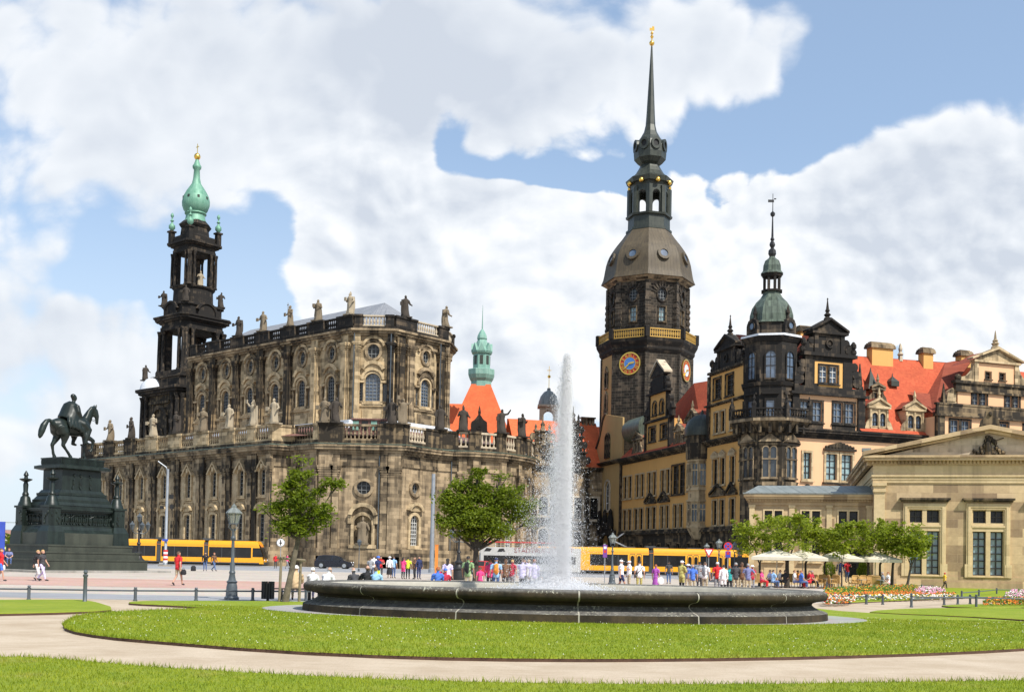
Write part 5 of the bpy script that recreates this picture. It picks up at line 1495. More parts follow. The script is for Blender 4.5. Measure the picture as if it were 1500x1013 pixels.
fi = MB().frame(MNo); fi.lathe([(.35, 31.6), (.3, 32.4), (.45, 32.6), (.2, 33.0), (.3, 33.4), (.1, 34.2)], 8, (23.7, 7.2)); ppart(fi, 'ridge_finial', 'stone_pale')
# ---- right pavilion, standing forward
MR = MNo @ T(22.2, -2.7)
HR = pair(2.0, 5.5, 19.6, 22.0, .4, .1) + pair(8.5, 12.0, 19.6, 22.0, .4, .1) + pair(14.6, 18, 19.6, 22.0, .4, .1) + pair(2.0, 5.5, 13.2, 16.7) + pair(8.5, 12, 13.2, 16.7)
HR2 = pair(6.5, 9.1, 24.5, 26.3, .25, .05) + pair(12.2, 14.8, 24.5, 26.3, .25, .05)
HR3 = [(8.9, 9.85, 28.3, 29.25, 'rect'), (11.35, 12.3, 28.3, 29.25, 'rect')]
w = MB().frame(MR)
wall(w, 0, 20, 0, 22.4, HR, .45)
w.poly([(0, 0, 22.4), (0, 0, 0), (0, 6, 0), (0, 6, 22.4)][::-1])
wall(w, 4.1, 17.0, 23.6, 26.1, HR2, .45, y=.9); wall(w, 7.6, 13.9, 27.8, 30.4, HR3, .4, y=1.0)
w.poly([(4.1, .9, 26.1), (4.1, .9, 22), (4.1, 6, 22), (4.1, 6, 26.1)][::-1])
ppart(w, 'pavilion_wall', 'plaster_peach')
for h in HR: pwin(MR, h, nx=2, nz=3, fw=.24, proud=.12, frame='stone_black', pane='glass_sky', bar='bar_lead')
for h in HR2: pwin(MR @ T(0, .9), h, nx=2, nz=3, fw=.2, proud=.1, frame='stone_black', pane='glass_sky', bar='bar_lead')
for h in HR3: pwin(MR @ T(0, 1.0), h, nx=2, nz=2, fw=.12, proud=.06, frame='stone_dark', pane='glass_black')
s_ = MB().frame(MR)
s_.box(-.15, 1.0, -.3, .4, 0, 22.4).box(-.4, 20, -.5, .3, 22.4, 22.7); s_.box(-.2, 20, -.2, .2, 22.7, 24.0).box(-.35, 20, -.3, .3, 24.0, 24.25)
s_.box(3.6, 17.4, .55, 1.3, 26.1, 26.4).box(3.7, 17.2, .75, 1.3, 26.4, 27.3).box(3.4, 17.6, .5, 1.4, 27.3, 27.7)
s_.lathe([(.5, 24.25), (.4, 24.7), (.28, 24.8), (.34, 25.1), (.05, 27.0)], 4, (1.3, .4), PI / 4)
s_.ell((4.2, 1.0, 28.1), .5, .45, .5, 9, 6)
ppart(s_, 'pavilion_stonework', 'stone_dark')
s_ = MB().frame(MR)
s_.box(6.9, 7.6, .8, 1.6, 27.7, 30.5).box(13.9, 14.6, .8, 1.6, 27.7, 30.5).box(6.7, 14.8, .6, 1.6, 30.5, 30.8).slab([(6.8, 30.8), (14.7, 30.8), (10.75, 32.4)], .9, 1.5)
for sg in (-1, 1):
    x0 = 10.75 + sg * 3.9
    q = [(10.75 + sg * 4.5, 30.81), (10.75 + sg * 4.5, 31.05), (10.75, 32.85), (10.75, 32.5)]
    s_.slab(q if sg < 0 else q[::-1], .4, 1.6)
    s_.slab([(x0, 27.7), (x0 + sg * 2.6, 27.7), (x0 + sg * 2.3, 28.2), (x0 + sg * 1.1, 28.5), (x0 + sg * .4, 29.2), (x0, 30.2)][::sg], .9, 1.3)
s_.lathe([(.65, 32.5), (.5, 33.0), (.35, 33.1), (.55, 33.4), (.3, 33.6), (.4, 33.8), (.2, 34.0), (.08, 35.0), (.02, 35.3)], 8, (10.75, 1.2))
s_.box(2.2, 4.0, 1.0, 1.5, 24.25, 24.7); s_.slab([(2.3, 24.7), (3.8, 24.7), (3.9, 26.0), (3.3, 26.6), (2.5, 26.1)], .9, 1.4)
ppart(s_, 'pavilion_gable', 'stone_light')
r_ = MB().frame(MR); r_.poly([(6.9, 1.6, 30.6), (10.75, 1.6, 32.6), (10.75, 6, 32.6), (6.9, 6, 30.6)][::-1]); r_.poly([(14.6, 1.6, 30.6), (10.75, 1.6, 32.6), (10.75, 6, 32.6), (14.6, 6, 30.6)]); r_.poly([(0, .5, 22.5), (20, .5, 22.5), (20, 6, 26.5), (0, 6, 26.5)])
r_.poly([(.1, .9, 22.9), (.1, 4.4, 23.3), (9.4, 9.9, 32.0)]); r_.poly([(.1, .9, 22.9), (9.4, 9.9, 32.0), (14.7, 9.9, 33.2), (7.0, 1.7, 30.5)]); ppart(r_, 'pavilion_roof', 'roof_brown')
r_ = MB().frame(MR); r_.poly([(14.0, 1.6, 26.5), (26, 1.6, 26.5), (26, 9, 31.5), (14, 9, 31.5)]); ppart(r_, 'rear_roof', 'roof_red')
# ---- corner turret
CT = Vector((34.75, 149.6, 0))
cph = math.atan2(-CT.y, -CT.x) + PI / 8
def tring(m, r0, z0, r1, z1, n=8): m.prism(ngon((CT.x, CT.y), r0, n, cph), z0, z1, ngon((CT.x, CT.y), r1, n, cph))
t_ = MB()
tring(t_, 4.15, 0, 4.15, 19.2); tring(t_, 4.35, 6.3, 4.5, 6.9); tring(t_, 4.25, 12.2, 4.3, 12.6); tring(t_, 4.3, 17.4, 4.4, 17.8)
tring(t_, 4.3, 19.2, 5.5, 20.5)
turret = ppart(t_, 'corner_turret', 'stone_dark')
t_ = MB()
tring(t_, 3.8, 20.9, 3.8, 25.4); tring(t_, 4.0, 25.4, 4.2, 25.9); tring(t_, 3.75, 25.9, 3.7, 31.3); tring(t_, 3.8, 31.3, 4.3, 32.0); tring(t_, 3.3, 32.3, 3.25, 34.0)
t_.build('turret_upper_shaft', 'stone_black', turret)
t_ = MB(); tring(t_, 4.35, 32.0, 4.3, 32.28); t_.build('turret_ledge', 'lead_white', turret)
t_ = MB(); tring(t_, 5.75, 20.5, 5.75, 20.9); t_.build('balcony_slab', 'stone_mid', turret)
for i in range(8):
    a = cph + 2 * PI * i / 8; b_ = a + PI / 4
    p0 = (CT.x + 5.45 * math.cos(a), CT.y + 5.45 * math.sin(a)); p1 = (CT.x + 5.45 * math.cos(b_), CT.y + 5.45 * math.sin(b_))
    M, L = fmat(p0, p1)
    q = MB().frame(M); balustrade(q, .2, L - .2, 20.9, 1.35, .42, 0, .3, .15, .2, .2); q.box(-.3, .3, -.3, .3, 20.9, 22.5); q.lathe([(.3, 22.5), (.35, 22.8), (.12, 23.2), (.2, 23.5), (.05, 24.0)], 6)
    q.build('balcony_balustrade', 'stone_black', turret)
    q = MB().frame(M)
    for x in (.8, L / 2, L - .8): q.slab([(x - .2, 19.0), (x + .2, 19.0), (x + .2, 20.5), (x - .2, 20.5)], .1, 1.2)
    q.build('balcony_bracket', 'stone_dark', turret)
    def fc(r): 
        return fmat((CT.x + r * math.cos(a), CT.y + r * math.sin(a)), (CT.x + r * math.cos(b_), CT.y + r * math.sin(b_)))
    M, L = fc(4.15); c = L / 2
    q = MB().frame(M)
    for x in (-.5, .5):
        ol = hole_outline(c + x - .36, c + x + .36, 13.2, 17.2, 'arch'); q.ring(grow(ol, .14), ol, -.2, 0)
    q.box(c - 1.0, c + 1.0, -.3, 0, 15.5, 15.65).box(c - 1.1, c + 1.1, -.35, 0, 12.9, 13.1); q.slab([(c - 1.5, 17.85), (c + 1.5, 17.85), (c, 19.0)], -.4, 0)
    q.box(c - .95, c + .95, -.15, 0, 11.0, 12.6)
    o = q.build('turret_window', 'stone_mid', turret)
    q = MB().frame(M)
    for x in (-.5, .5): q.poly([(p_[0], -.03, p_[1]) for p_ in hole_outline(c + x - .36, c + x + .36, 13.2, 17.2, 'arch')])
    q.build('turret_pane', 'glass_dark', turret)
    M, L = fc(3.8); c = L / 2
    q = MB().frame(M); q.ring([(c - .75, 20.9), (c + .75, 20.9), (c + .75, 23.7), (c - .75, 23.7)], [(c - .5, 21.0), (c + .5, 21.0), (c + .5, 23.4), (c - .5, 23.4)], -.18, 0); q.box(c - 1.1, c + 1.1, -.35, 0, 24.2, 24.5); q.build('balcony_door', 'stone_black', turret)
    q = MB().frame(M); q.poly([(c - .5, -.03, 21.0), (c + .5, -.03, 21.0), (c + .5, -.03, 23.4), (c - .5, -.03, 23.4)]); q.build('turret_pane', 'glass_sky', turret)
    M, L = fc(3.72); c = L / 2
    ol = hole_outline(c - .62, c + .62, 26.4, 30.0, 'arch')
    q = MB().frame(M); q.ring(grow(ol, .2), ol, -.2, .05); q.box(c - .03, c + .03, -.12, 0, 26.4, 30).box(c - .6, c + .6, -.11, 0, 28.0, 28.08).box(c - .6, c + .6, -.11, 0, 29.2, 29.28); q.build('turret_window', 'stone_black', turret)
    q = MB().frame(M); q.poly([(p_[0], -.04, p_[1]) for p_ in ol]); q.build('turret_pane', 'glass_sky', turret)
    if i % 2 == 0:
        M, L = fc(3.3); c = L / 2
        q = MB().frame(M); q.slab([(c - 1.0, 32.3), (c + 1.0, 32.3), (c + 1.0, 33.6), (c + .7, 34.3), (c, 34.6), (c - .7, 34.3), (c - 1.0, 33.6)], -.55, .6); q.arch_bar(c, 33.5, .45, .62, -.7, -.5, 0, 2 * PI, 12); q.lathe([(.3, 34.5), (.15, 35.0), (.3, 35.3), (.04, 36.4)], 6, (c, 0)); q.build('dome_dormer', 'stone_black', turret)
        q = MB().frame(M); q.poly([(c + .45 * math.cos(2 * PI * j / 12), -.57, 33.5 + .45 * math.sin(2 * PI * j / 12)) for j in range(12)]); q.build('turret_pane', 'glass_sky', turret)
t_ = MB()
for (r0, z0), (r1, z1) in zip([(3.5, 34.0), (3.15, 34.35), (3.1, 35.2), (2.8, 36.2), (2.2, 37.1), (1.6, 37.7), (1.25, 38.3)], [(3.15, 34.35), (3.1, 35.2), (2.8, 36.2), (2.2, 37.1), (1.6, 37.7), (1.25, 38.3), (1.2, 38.6)]): tring(t_, r0, z0, r1, z1)
t_.build('turret_dome', 'copper_olive', turret)
t_ = MB(); tring(t_, 1.5, 38.6, 1.5, 38.85); tring(t_, 1.3, 40.7, 1.55, 41.1)
for i in range(8):
    a = cph + 2 * PI * i / 8; t_.prism([(CT.x + 1.05 * math.cos(a) + .16 * dx, CT.y + 1.05 * math.sin(a) + .16 * dy) for dx, dy in ((-1, -1), (1, -1), (1, 1), (-1, 1))], 38.85, 40.7)
t_.build('lantern', 'stone_black', turret)
t_ = MB()
for (r0, z0), (r1, z1) in zip([(1.6, 41.1), (1.3, 41.5), (1.25, 42.2), (1.0, 42.9), (.5, 43.3)], [(1.3, 41.5), (1.25, 42.2), (1.0, 42.9), (.5, 43.3), (.4, 43.5)]): tring(t_, r0, z0, r1, z1)
t_.build('lantern_dome', 'copper_olive', turret)
t_ = MB(); t_.lathe([(.3, 43.4), (.55, 43.9), (.5, 44.4), (.2, 44.7), (.4, 45.1), (.35, 45.4), (.18, 45.7), (.3, 45.9), (.16, 46.2), (.08, 49.0), (.3, 49.2), (.34, 49.5), (.06, 49.8), (.04, 52.2)], 8, (CT.x, CT.y)); t_.cbox(CT.x - .25, CT.y, 51.2, .8, .06, .35).cbox(CT.x + .3, CT.y, 51.5, .3, .06, .15); t_.build('turret_spire', 'iron_black', turret)

# ================================================================ the clock tower
HT = Vector((25.58, 214.2, 0))
clock_tower = thing('clock_tower', 'tall dark octagonal clock tower with copper dome, lantern and needle spire', 'tower', HT, sc=1.04)
hph = math.atan2(-HT.y, -HT.x)
def hr(m, r0, z0, r1, z1, n=8, ph=None): m.prism(ngon((0, 0), r0, n, hph if ph is None else ph), z0, z1, ngon((0, 0), r1, n, hph if ph is None else ph))
def hz(v):   # height on the tower's near face (its axis for the spire) of what the photo shows at row v
    Y = 214.2 - 8.4 * min(1, max(0, (v - 190) / 150)); d = _fw + _rt * (200 / 1620) + _up * ((767 - v) / 1620); return (1.7 + Y * d.z / d.y) / 1.04
def hb(m, name, mats, smooth=None, parent=None): return m.build(name, mats, parent or clock_tower, None, smooth)
def hface(i, r):
    a = hph + PI / 4 * i; b_ = a + PI / 4
    return fmat((r * math.cos(a), r * math.sin(a)), (r * math.cos(b_), r * math.sin(b_)))
m = MB()
zc = hz(515)
for i in range(8):
    M, L = hface(i, 8.4)
    m.cur = 1 if i in (6, 2) else 0
    wall(m.frame(M), 0, L, 0, zc, [], .5)
m.cur = 0
for i in range(8):
    M, L = hface(i, 8.4); m.frame(M); m.box(-.35, .35, -.12, .5, 0, zc)
m.frame(Matrix.Identity(4))
hb(m, 'lower_shaft', ['stone_dark_joint', 'plaster_tan'])
for i, zz in ((6, hz(548)), (6, hz(612)), (6, hz(585))):
    M, L = hface(i, 8.4); c = L / 2 - .3
    q = MB().frame(M); ol = [(c - .55, zz - 1.6), (c + .55, zz - 1.6), (c + .55, zz + 1.2), (c, zz + 1.9), (c - .55, zz + 1.2)]; q.ring(grow(ol, .3), ol, -.25, .02); hb(q, 'slit_window', 'stone_mid')
    q = MB().frame(M); q.poly([(p_[0], -.04, p_[1]) for p_ in ol]); hb(q, 'pane', 'glass_black')
m = MB()
for (r0, v0), (r1, v1) in zip([(8.5, 515), (8.9, 510), (8.9, 506), (9.2, 502), (9.4, 499)], [(8.9, 510), (8.9, 506), (9.2, 502), (9.4, 499), (9.5, 494.5)]): hr(m, r0, hz(v0), r1, hz(v1))
hb(m, 'balcony', 'stone_black')
for i in range(8):
    M, L = hface(i, 9.1)
    q = MB().frame(M); z0 = hz(494)
    q.box(0.5, L - .5, -.12, .12, z0 + .02, z0 + .2).box(.5, L - .5, -.14, .14, z0 + 1.45, z0 + 1.65)
    for j in range(14):
        x = .6 + (L - 1.2) * j / 13; q.box(x - .06, x + .06, -.08, .08, z0 + .2, z0 + 1.45)
    for j in range(13):
        x = .6 + (L - 1.2) * (j + .5) / 13; q.arch_bar(x, z0 + .85, .13, .24, -.06, .06, 0, 2 * PI, 8)
    hb(q, 'gilded_railing', 'gilt_rail')
    q = MB().frame(M); q.box(-.4, .4, -.4, .4, z0, z0 + 1.9); hb(q, 'railing_pier', 'stone_black')
m = MB()
zu0, zu1 = hz(494), hz(408)
hb(m.prism(ngon((0, 0), 6.9, 8, hph), zu0, zu1), 'upper_core', 'stone_black')
m = MB()
for i in range(8):
    M, L = hface(i, 7.4)
    c = L / 2
    wall(m.frame(M), 0, L, zu0, zu1, [(c - .62, c + .62, hz(467), hz(446), 'rect'), (c - .85, c + .85, hz(437), hz(417.5), 'oval')], .5)
    m.box(-.5, .5, -.25, .4, zu0, zu1)
    for z_ in np.arange(zu0 + .4, zu1 - 3.2, 1.1): m.box(-.62, .62, -.33, .4, z_, z_ + .55)
    for a in range(9):
        t = rad(20 + 140 * a / 8); m.slab([(c + r * math.cos(t + d), hz(428) + r * math.sin(t + d)) for r, d in ((1.35, -.09), (2.5, -.07), (2.5, .07), (1.35, .09))], -.16 - .05 * (a % 2), .1)
hb(m.frame(Matrix.Identity(4)), 'upper_shaft', 'stone_dark_joint')
for i in range(8):
    M, L = hface(i, 7.4); c = L / 2
    M2 = T(0, 0) @ M
    window(clock_tower, Vector((0, 0, 0)), M2, (c - .62, c + .62, hz(467), hz(446), 'rect'), nx=2, nz=3, fw=.2, proud=.18, frame='stone_dark', pane='glass_teal_reflect', bar='bar_lead')
    window(clock_tower, Vector((0, 0, 0)), M2, (c - .85, c + .85, hz(437), hz(417.5), 'oval'), nx=3, nz=4, fw=.28, proud=.22, frame='stone_black', pane='glass_black', bar='bar_lead', name='oculus')
m = MB()
for (r0, v0), (r1, v1) in zip([(7.5, 408), (7.7, 406.5), (8.2, 404)], [(7.7, 406.5), (8.2, 404), (8.55, 400.5)]): hr(m, r0, hz(v0), r1, hz(v1))
hb(m, 'dome_cornice', 'stone_mid')
m = MB()
DP = [(8.8, 401.5), (8.6, 398), (8.4, 394), (8.25, 388), (8.08, 380), (7.9, 372), (7.6, 364), (7.28, 358), (6.85, 352), (6.35, 346), (5.8, 340), (5.35, 336), (4.9, 332), (4.5, 328), (4.2, 325)]
m.lathe([(r, hz(v)) for r, v in DP], 8, (0, 0), hph)
hb(m, 'copper_dome', 'copper_brown', 30)
for i in range(8):
    M, L = hface(i, 7.75)
    q = MB().frame(M @ T(L / 2, -.05, hz(368)) @ Matrix.Rotation(rad(-17), 4, 'X'))
    q.arch_bar(0, 0, .75, 1.25, -.35, .4, 0, 2 * PI, 14); hb(q, 'dome_window', 'copper_brown')
    q = MB().frame(M @ T(L / 2, -.05, hz(368)) @ Matrix.Rotation(rad(-17), 4, 'X')); q.poly([(.75 * math.cos(2 * PI * j / 12), -.2, .75 * math.sin(2 * PI * j / 12)) for j in range(12)]); hb(q, 'pane', 'glass_sky')
m = MB()
hr(m, 4.3, hz(325), 4.3, hz(322)); hr(m, 3.95, hz(322), 3.9, hz(306)); hr(m, 4.3, hz(306), 4.4, hz(303.5))
for i in range(8):
    a = hph + PI / 4 * i
    m.prism(ngon((3.55 * math.cos(a), 3.55 * math.sin(a)), .62, 6, a), hz(303.5), hz(268))
    M, L = hface(i, 3.7); m.frame(M); c = L / 2
    m.arch_bar(c, hz(278), .72, 1.15, -.02, .5, 0, PI, 8); m.box(0, L, .05, .5, hz(268.5), hz(266)); m.box(c - 1.2, c - .72, .05, .5, hz(303), hz(277)); m.box(c + .72, c + 1.2, .05, .5, hz(303), hz(277))
    m.slab([(c - 1.2, hz(278)), (c - .72, hz(278)), (c - .5, hz(271.5)), (c, hz(269.5)), (c + .5, hz(271.5)), (c + .72, hz(278)), (c + 1.2, hz(278)), (c + 1.2, hz(267)), (c - 1.2, hz(267))], .08, .45)
    m.frame(Matrix.Identity(4))
hr(m, 3.4, hz(267), 3.6, hz(262)); hr(m, 4.2, hz(262), 4.5, hz(256.5))
LP = [(4.5, 256.5), (3.4, 252), (2.6, 246), (2.05, 240), (1.75, 236), (2.3, 234), (2.95, 229), (3.05, 222), (3.0, 214), (2.6, 207), (1.8, 200), (1.2, 193), (.92, 184), (.8, 170), (.48, 120), (.15, 68)]
for (r0, v0), (r1, v1) in zip(LP, LP[1:]): hr(m, r0, hz(v0), r1, hz(v1))
hb(m, 'lantern_and_spire', 'copper_dark')
for i in range(8):
    M, L = hface(i, 3.0)
    q = MB().frame(M @ T(L / 2, 0.05, hz(213))); q.arch_bar(0, 0, .55, .95, -.35, .3, 0, 2 * PI, 12, 1.2); hb(q, 'bulb_opening', 'copper_dark')
    q = MB().frame(M @ T(L / 2, 0.05, hz(213))); q.poly([(.55 * math.cos(2 * PI * j / 12), -.12, .66 * math.sin(2 * PI * j / 12)) for j in range(12)]); hb(q, 'bulb_opening_shade', 'black_rubber')  # flat black disc paints the shade inside each bulb opening
    a = hph + PI / 8 + PI / 4 * i
    q = MB().ell((3.95 * math.cos(a), 3.95 * math.sin(a), hz(262)), .48, .48, .48, 10, 7); hb(q, 'gilded_ball', 'gold', 60)
m = MB().ell((0, 0, hz(63.5)), .5, .5, .5, 10, 7); hb(m, 'gilded_ball', 'gold', 60)
m = MB().lathe([(.1, hz(60)), (.12, hz(57)), (.34, hz(54)), (.1, hz(51)), (.3, hz(49)), (.08, hz(46))], 8).cbox(0, 0, hz(43), .9, .1, .5).cbox(.2, 0, hz(40), .4, .1, .3); hb(m, 'weather_vane', 'gold')
# clock dials
NUM = ['XII', 'I', 'II', 'III', 'IIII', 'V', 'VI', 'VII', 'VIII', 'IX', 'X', 'XI']
def clock(i, cc, zz, R, face):
    M, L = hface(i, 8.4)
    FM = M @ T(L / 2 + cc, -.12, zz)
    q = MB().frame(FM); q.slab([(R * math.cos(2 * PI * j / 40), R * math.sin(2 * PI * j / 40)) for j in range(40)], -.12, .1); dial = hb(q, 'clock_dial', 'clock_red')
    q = MB().frame(FM); q.slab([(R * .58 * math.cos(2 * PI * j / 32), R * .58 * math.sin(2 * PI * j / 32)) for j in range(32)], -.17, -.1); hb(q, 'dial_centre', face, None, dial)
    q = MB().frame(FM); q.arch_bar(0, 0, R * .95, R * 1.06, -.2, 0, 0, 2 * PI, 40); hb(q, 'dial_rim', 'gold', None, dial); hb(MB().frame(FM).arch_bar(0, 0, R * .56, R * .6, -.19, 0, 0, 2 * PI, 32), 'inner_rim', 'gold', None, dial)
    q = MB().frame(FM)
    for h in range(12):
        t = PI / 2 - 2 * PI * h / 12
        RM = FM @ Matrix.Rotation(-(t - PI / 2), 4, 'Y')
        q.frame(RM)
        s = NUM[h]; wd = {'I': .16, 'V': .3, 'X': .3}
        x = -sum(wd[c] for c in s) / 2
        z0, z1 = R * .64, R * .9
        for c in s:
            w_ = wd[c]; b0 = .035
            if c == 'I': q.slab([(x + w_ / 2 - b0, z0), (x + w_ / 2 + b0, z0), (x + w_ / 2 + b0, z1), (x + w_ / 2 - b0, z1)], -.18, -.1)
            elif c == 'V':
                q.slab([(x + w_ / 2 - b0, z0), (x + w_ / 2 + b0, z0), (x + .08, z1), (x, z1)], -.18, -.1); q.slab([(x + w_ / 2 - b0, z0), (x + w_ / 2 + b0, z0), (x + w_, z1), (x + w_ - .08, z1)], -.18, -.1)
            else:
                q.slab([(x, z0), (x + .08, z0), (x + w_, z1), (x + w_ - .08, z1)], -.18, -.1); q.slab([(x + w_ - .08, z0), (x + w_, z0), (x + .08, z1), (x, z1)], -.185, -.1)
            x += w_
    hb(q, 'numerals', 'gold', None, dial)
    for ang, ln, w_ in ((rad(60 + 19), R * .52, .13), (rad(228), R * .85, .09)):   # about 2:38
        q = MB().frame(FM @ Matrix.Rotation(ang, 4, 'Y')); q.slab([(-w_, -R * .15), (w_, -R * .15), (w_ * 1.3, ln * .7), (0, ln), (-w_ * 1.3, ln * .7)], -.26 if ln < R * .6 else -.3, -.2); hb(q, 'clock_hand', 'gold', None, dial)
clock(7, 0.05, hz(531), 1.95, 'clock_blue'); clock(1, -0.4, hz(536), 1.95, 'clock_pale')
# ================================================================ the neoclassical guardhouse
GB = Vector((36, 89, 0))
guard = thing('guardhouse', 'pale ochre sandstone guardhouse with a low pediment, tall paired windows and a lower side wing', 'guardhouse', GB)
GT = T(-GB.x, -GB.y, 0)
def gp(mb, name, mats, smooth=None): return mb.build(name, mats, guard, GT, smooth)
ga = rad(14)
MS, _ = fmat((29.605, 90.462), (29.605 + math.cos(ga), 90.462 - math.sin(ga)))
GW = 17.36; GD = 26.0
groups = [2.28, 7.08, 11.88]
HS = []
for g0 in groups: HS += [(g0 + .5, g0 + 1.45, 1.12, 4.62, 'rect'), (g0 + 1.79, g0 + 2.75, 1.12, 4.62, 'rect'), (g0 + .5, g0 + 1.45, 5.3, 6.3, 'rect'), (g0 + 1.79, g0 + 2.75, 5.3, 6.3, 'rect')]
w = MB().frame(MS)
wall(w, 0, GW, 1.0, 8.5, HS, .55)
gp(w, 'front_wall', 'stone_guard')
w = MB().frame(MS); w.poly([(0, 0, 1.0), (0, 0, 8.5), (0, GD, 8.5), (0, GD, 1.0)][::-1]); w.poly([(GW, 0, 1), (GW, GD, 1), (GW, GD, 8.5), (GW, 0, 8.5)]); w.poly([(0, GD, 0), (GW, GD, 0), (GW, GD, 10), (0, GD, 10)][::-1]); gp(w, 'side_wall', 'stone_guard')
w = MB().frame(MS); w.box(-.25, GW + .25, -.25, GD, 0, .55).box(-.12, GW + .12, -.12, GD, .55, 1.0); gp(w, 'plinth', 'stone_guard')
for x in (.42, GW - .42):
    w = MB().frame(MS); w.box(x - .42, x + .42, -.14, .3, 1.0, 7.75).box(x - .5, x + .5, -.24, .3, 7.75, 7.95).box(x - .46, x + .46, -.19, .3, 7.95, 8.25).box(x - .56, x + .56, -.3, .3, 8.25, 8.5); gp(w, 'corner_pilaster', 'stone_guard_light')
for h in HS: window(guard, GB, MS, h, nx=2, nz=6 if h[2] < 2 else 2, fw=.0, depth=.5, frame='stone_guard_light', pane='glass_teal_reflect' if h[2] < 2 else 'glass_black', bar='bar_dark', sill=0, name='window')
for g0 in groups:
    w = MB().frame(MS); c = g0 + 1.63
    w.ring([(g0, .95), (g0 + 3.26, .95), (g0 + 3.26, 6.85), (g0, 6.85)], [(g0 + .42, 1.1), (g0 + 2.84, 1.1), (g0 + 2.84, 6.38), (g0 + .42, 6.38)], -.16, .05)
    w.ring([(g0 + .12, .97), (g0 + 3.14, .97), (g0 + 3.14, 6.72), (g0 + .12, 6.72)], [(g0 + .3, 1.0), (g0 + 2.96, 1.0), (g0 + 2.96, 6.55), (g0 + .3, 6.55)], -.22, -.15)
    w.box(c - .17, c + .17, -.08, .3, 1.1, 4.7).box(g0 + .42, g0 + 2.84, -.1, .3, 4.63, 5.29).box(g0 + .38, g0 + 2.88, -.18, .1, 4.95, 5.1).box(c - .17, c + .17, -.08, .3, 5.29, 6.38)
    w.box(g0 - .12, g0 + .42, -.2, .0, .95, 2.0).box(g0 + 2.84, g0 + 3.38, -.2, 0, .95, 2.0)
    gp(w, 'window_surround', 'stone_guard_light')
    w = MB().frame(MS); w.box(g0 - .15, g0 + 3.41, -.3, 0, 6.98, 7.12).box(g0 - .3, g0 + 3.56, -.48, 0, 7.12, 7.28); gp(w, 'window_hood', 'stone_dark')
w = MB().frame(MS)
w.box(-.1, GW + .1, -.1, GD, 8.505, 8.75).box(-.14, GW + .14, -.14, GD, 8.75, 9.0).box(-.22, GW + .22, -.22, GD, 9.0, 9.15)
w.box(-.08, GW + .08, -.08, GD, 9.15, 9.95)
gp(w, 'entablature', 'stone_guard_light')
w = MB().frame(MS); w.box(-.2, GW + .2, -.2, GD, 9.95, 10.05)
n = 62
for i in range(n):
    x = -.2 + (GW + .4) * i / n; w.box(x, x + (GW + .4) / n * .55, -.34, -.2, 10.05, 10.3)
w.box(-.2, GW + .2, -.2, GD, 10.05, 10.3)
gp(w, 'dentil_course', 'stone_guard')
w = MB().frame(MS)
w.box(-.75, GW + .75, -.75, 0, 10.3, 10.52).box(-.9, GW + .9, -.85, 0, 10.52, 10.7)
# side eaves
for sg, x0 in ((-1, 0), (1, GW)):
    for a, z0, z1 in ((.55, 9.95, 10.3), (.8, 10.3, 10.52), (.95, 10.52, 10.75)): w.box(min(x0, x0 + sg * a), max(x0, x0 + sg * a), 0, GD, z0, z1)
cx = GW / 2
for sg in (-1, 1):
    q = [(cx + sg * (GW / 2 + .95), 10.705), (cx + sg * (GW / 2 + .95), 11.0), (cx, 13.1), (cx, 12.75)]
    w.slab(q if sg < 0 else q[::-1], -.95, .3)
    q = [(cx + sg * (GW / 2 + .6), 10.71), (cx + sg * (GW / 2 + .2), 10.71), (cx, 12.5), (cx, 12.74)]
    w.slab(q if sg > 0 else q[::-1], -.55, .2)
gp(w, 'pediment_cornice', 'stone_guard')
w = MB().frame(MS); w.slab([(.2, 10.6), (GW - .2, 10.6), (cx, 12.6)], -.1, .5); gp(w, 'tympanum', 'stone_pale')
w = MB().frame(MS)
r_ = random.Random(3)
for i in range(26):
    x = r_.uniform(-1.1, 1.1); zz = r_.uniform(0, 1.65 - abs(x) * 1.2); w.ell((cx + x, -.25, 10.75 + max(zz, .05)), .16, .2, .2, 6, 4)
w.tube([(cx + .3, -.3, 11.8), (cx + 1.1, -.3, 12.1)], .05, 5); w.tube([(cx, -.25, 10.7), (cx - .1, -.3, 11.7), (cx, -.3, 12.3)], [.3, .26, .12], 7)
gp(w, 'relief_figure', 'stone_dark')
w = MB().frame(MS)
w.slab([(cx - .75, 13.0), (cx + .75, 13.0), (cx + .62, 13.5), (cx + .35, 13.75), (cx + .3, 14.2), (cx, 14.45), (cx - .3, 14.2), (cx - .35, 13.75), (cx - .62, 13.5)], -.8, -.3); w.ell((cx, -.85, 13.95), .16, .12, .2, 8, 5); gp(w, 'acroterion', 'stone_dark')
w = MB().frame(MS); w.box(-1.0, -.3, -.7, .1, 11.05, 11.3); w.lathe([(.3, 11.1), (.35, 11.6), (.12, 12.0)], 6, (-.3, -.4)) if False else None
w.poly([(-.95, .2, 10.8), (cx, .2, 13.0), (cx, GD, 13.0), (-.95, GD, 10.8)][::-1]); w.poly([(GW + .95, .2, 10.8), (GW + .95, GD, 10.8), (cx, GD, 13.0), (cx, .2, 13.0)][::-1]); gp(w, 'roof', 'roof_slate')
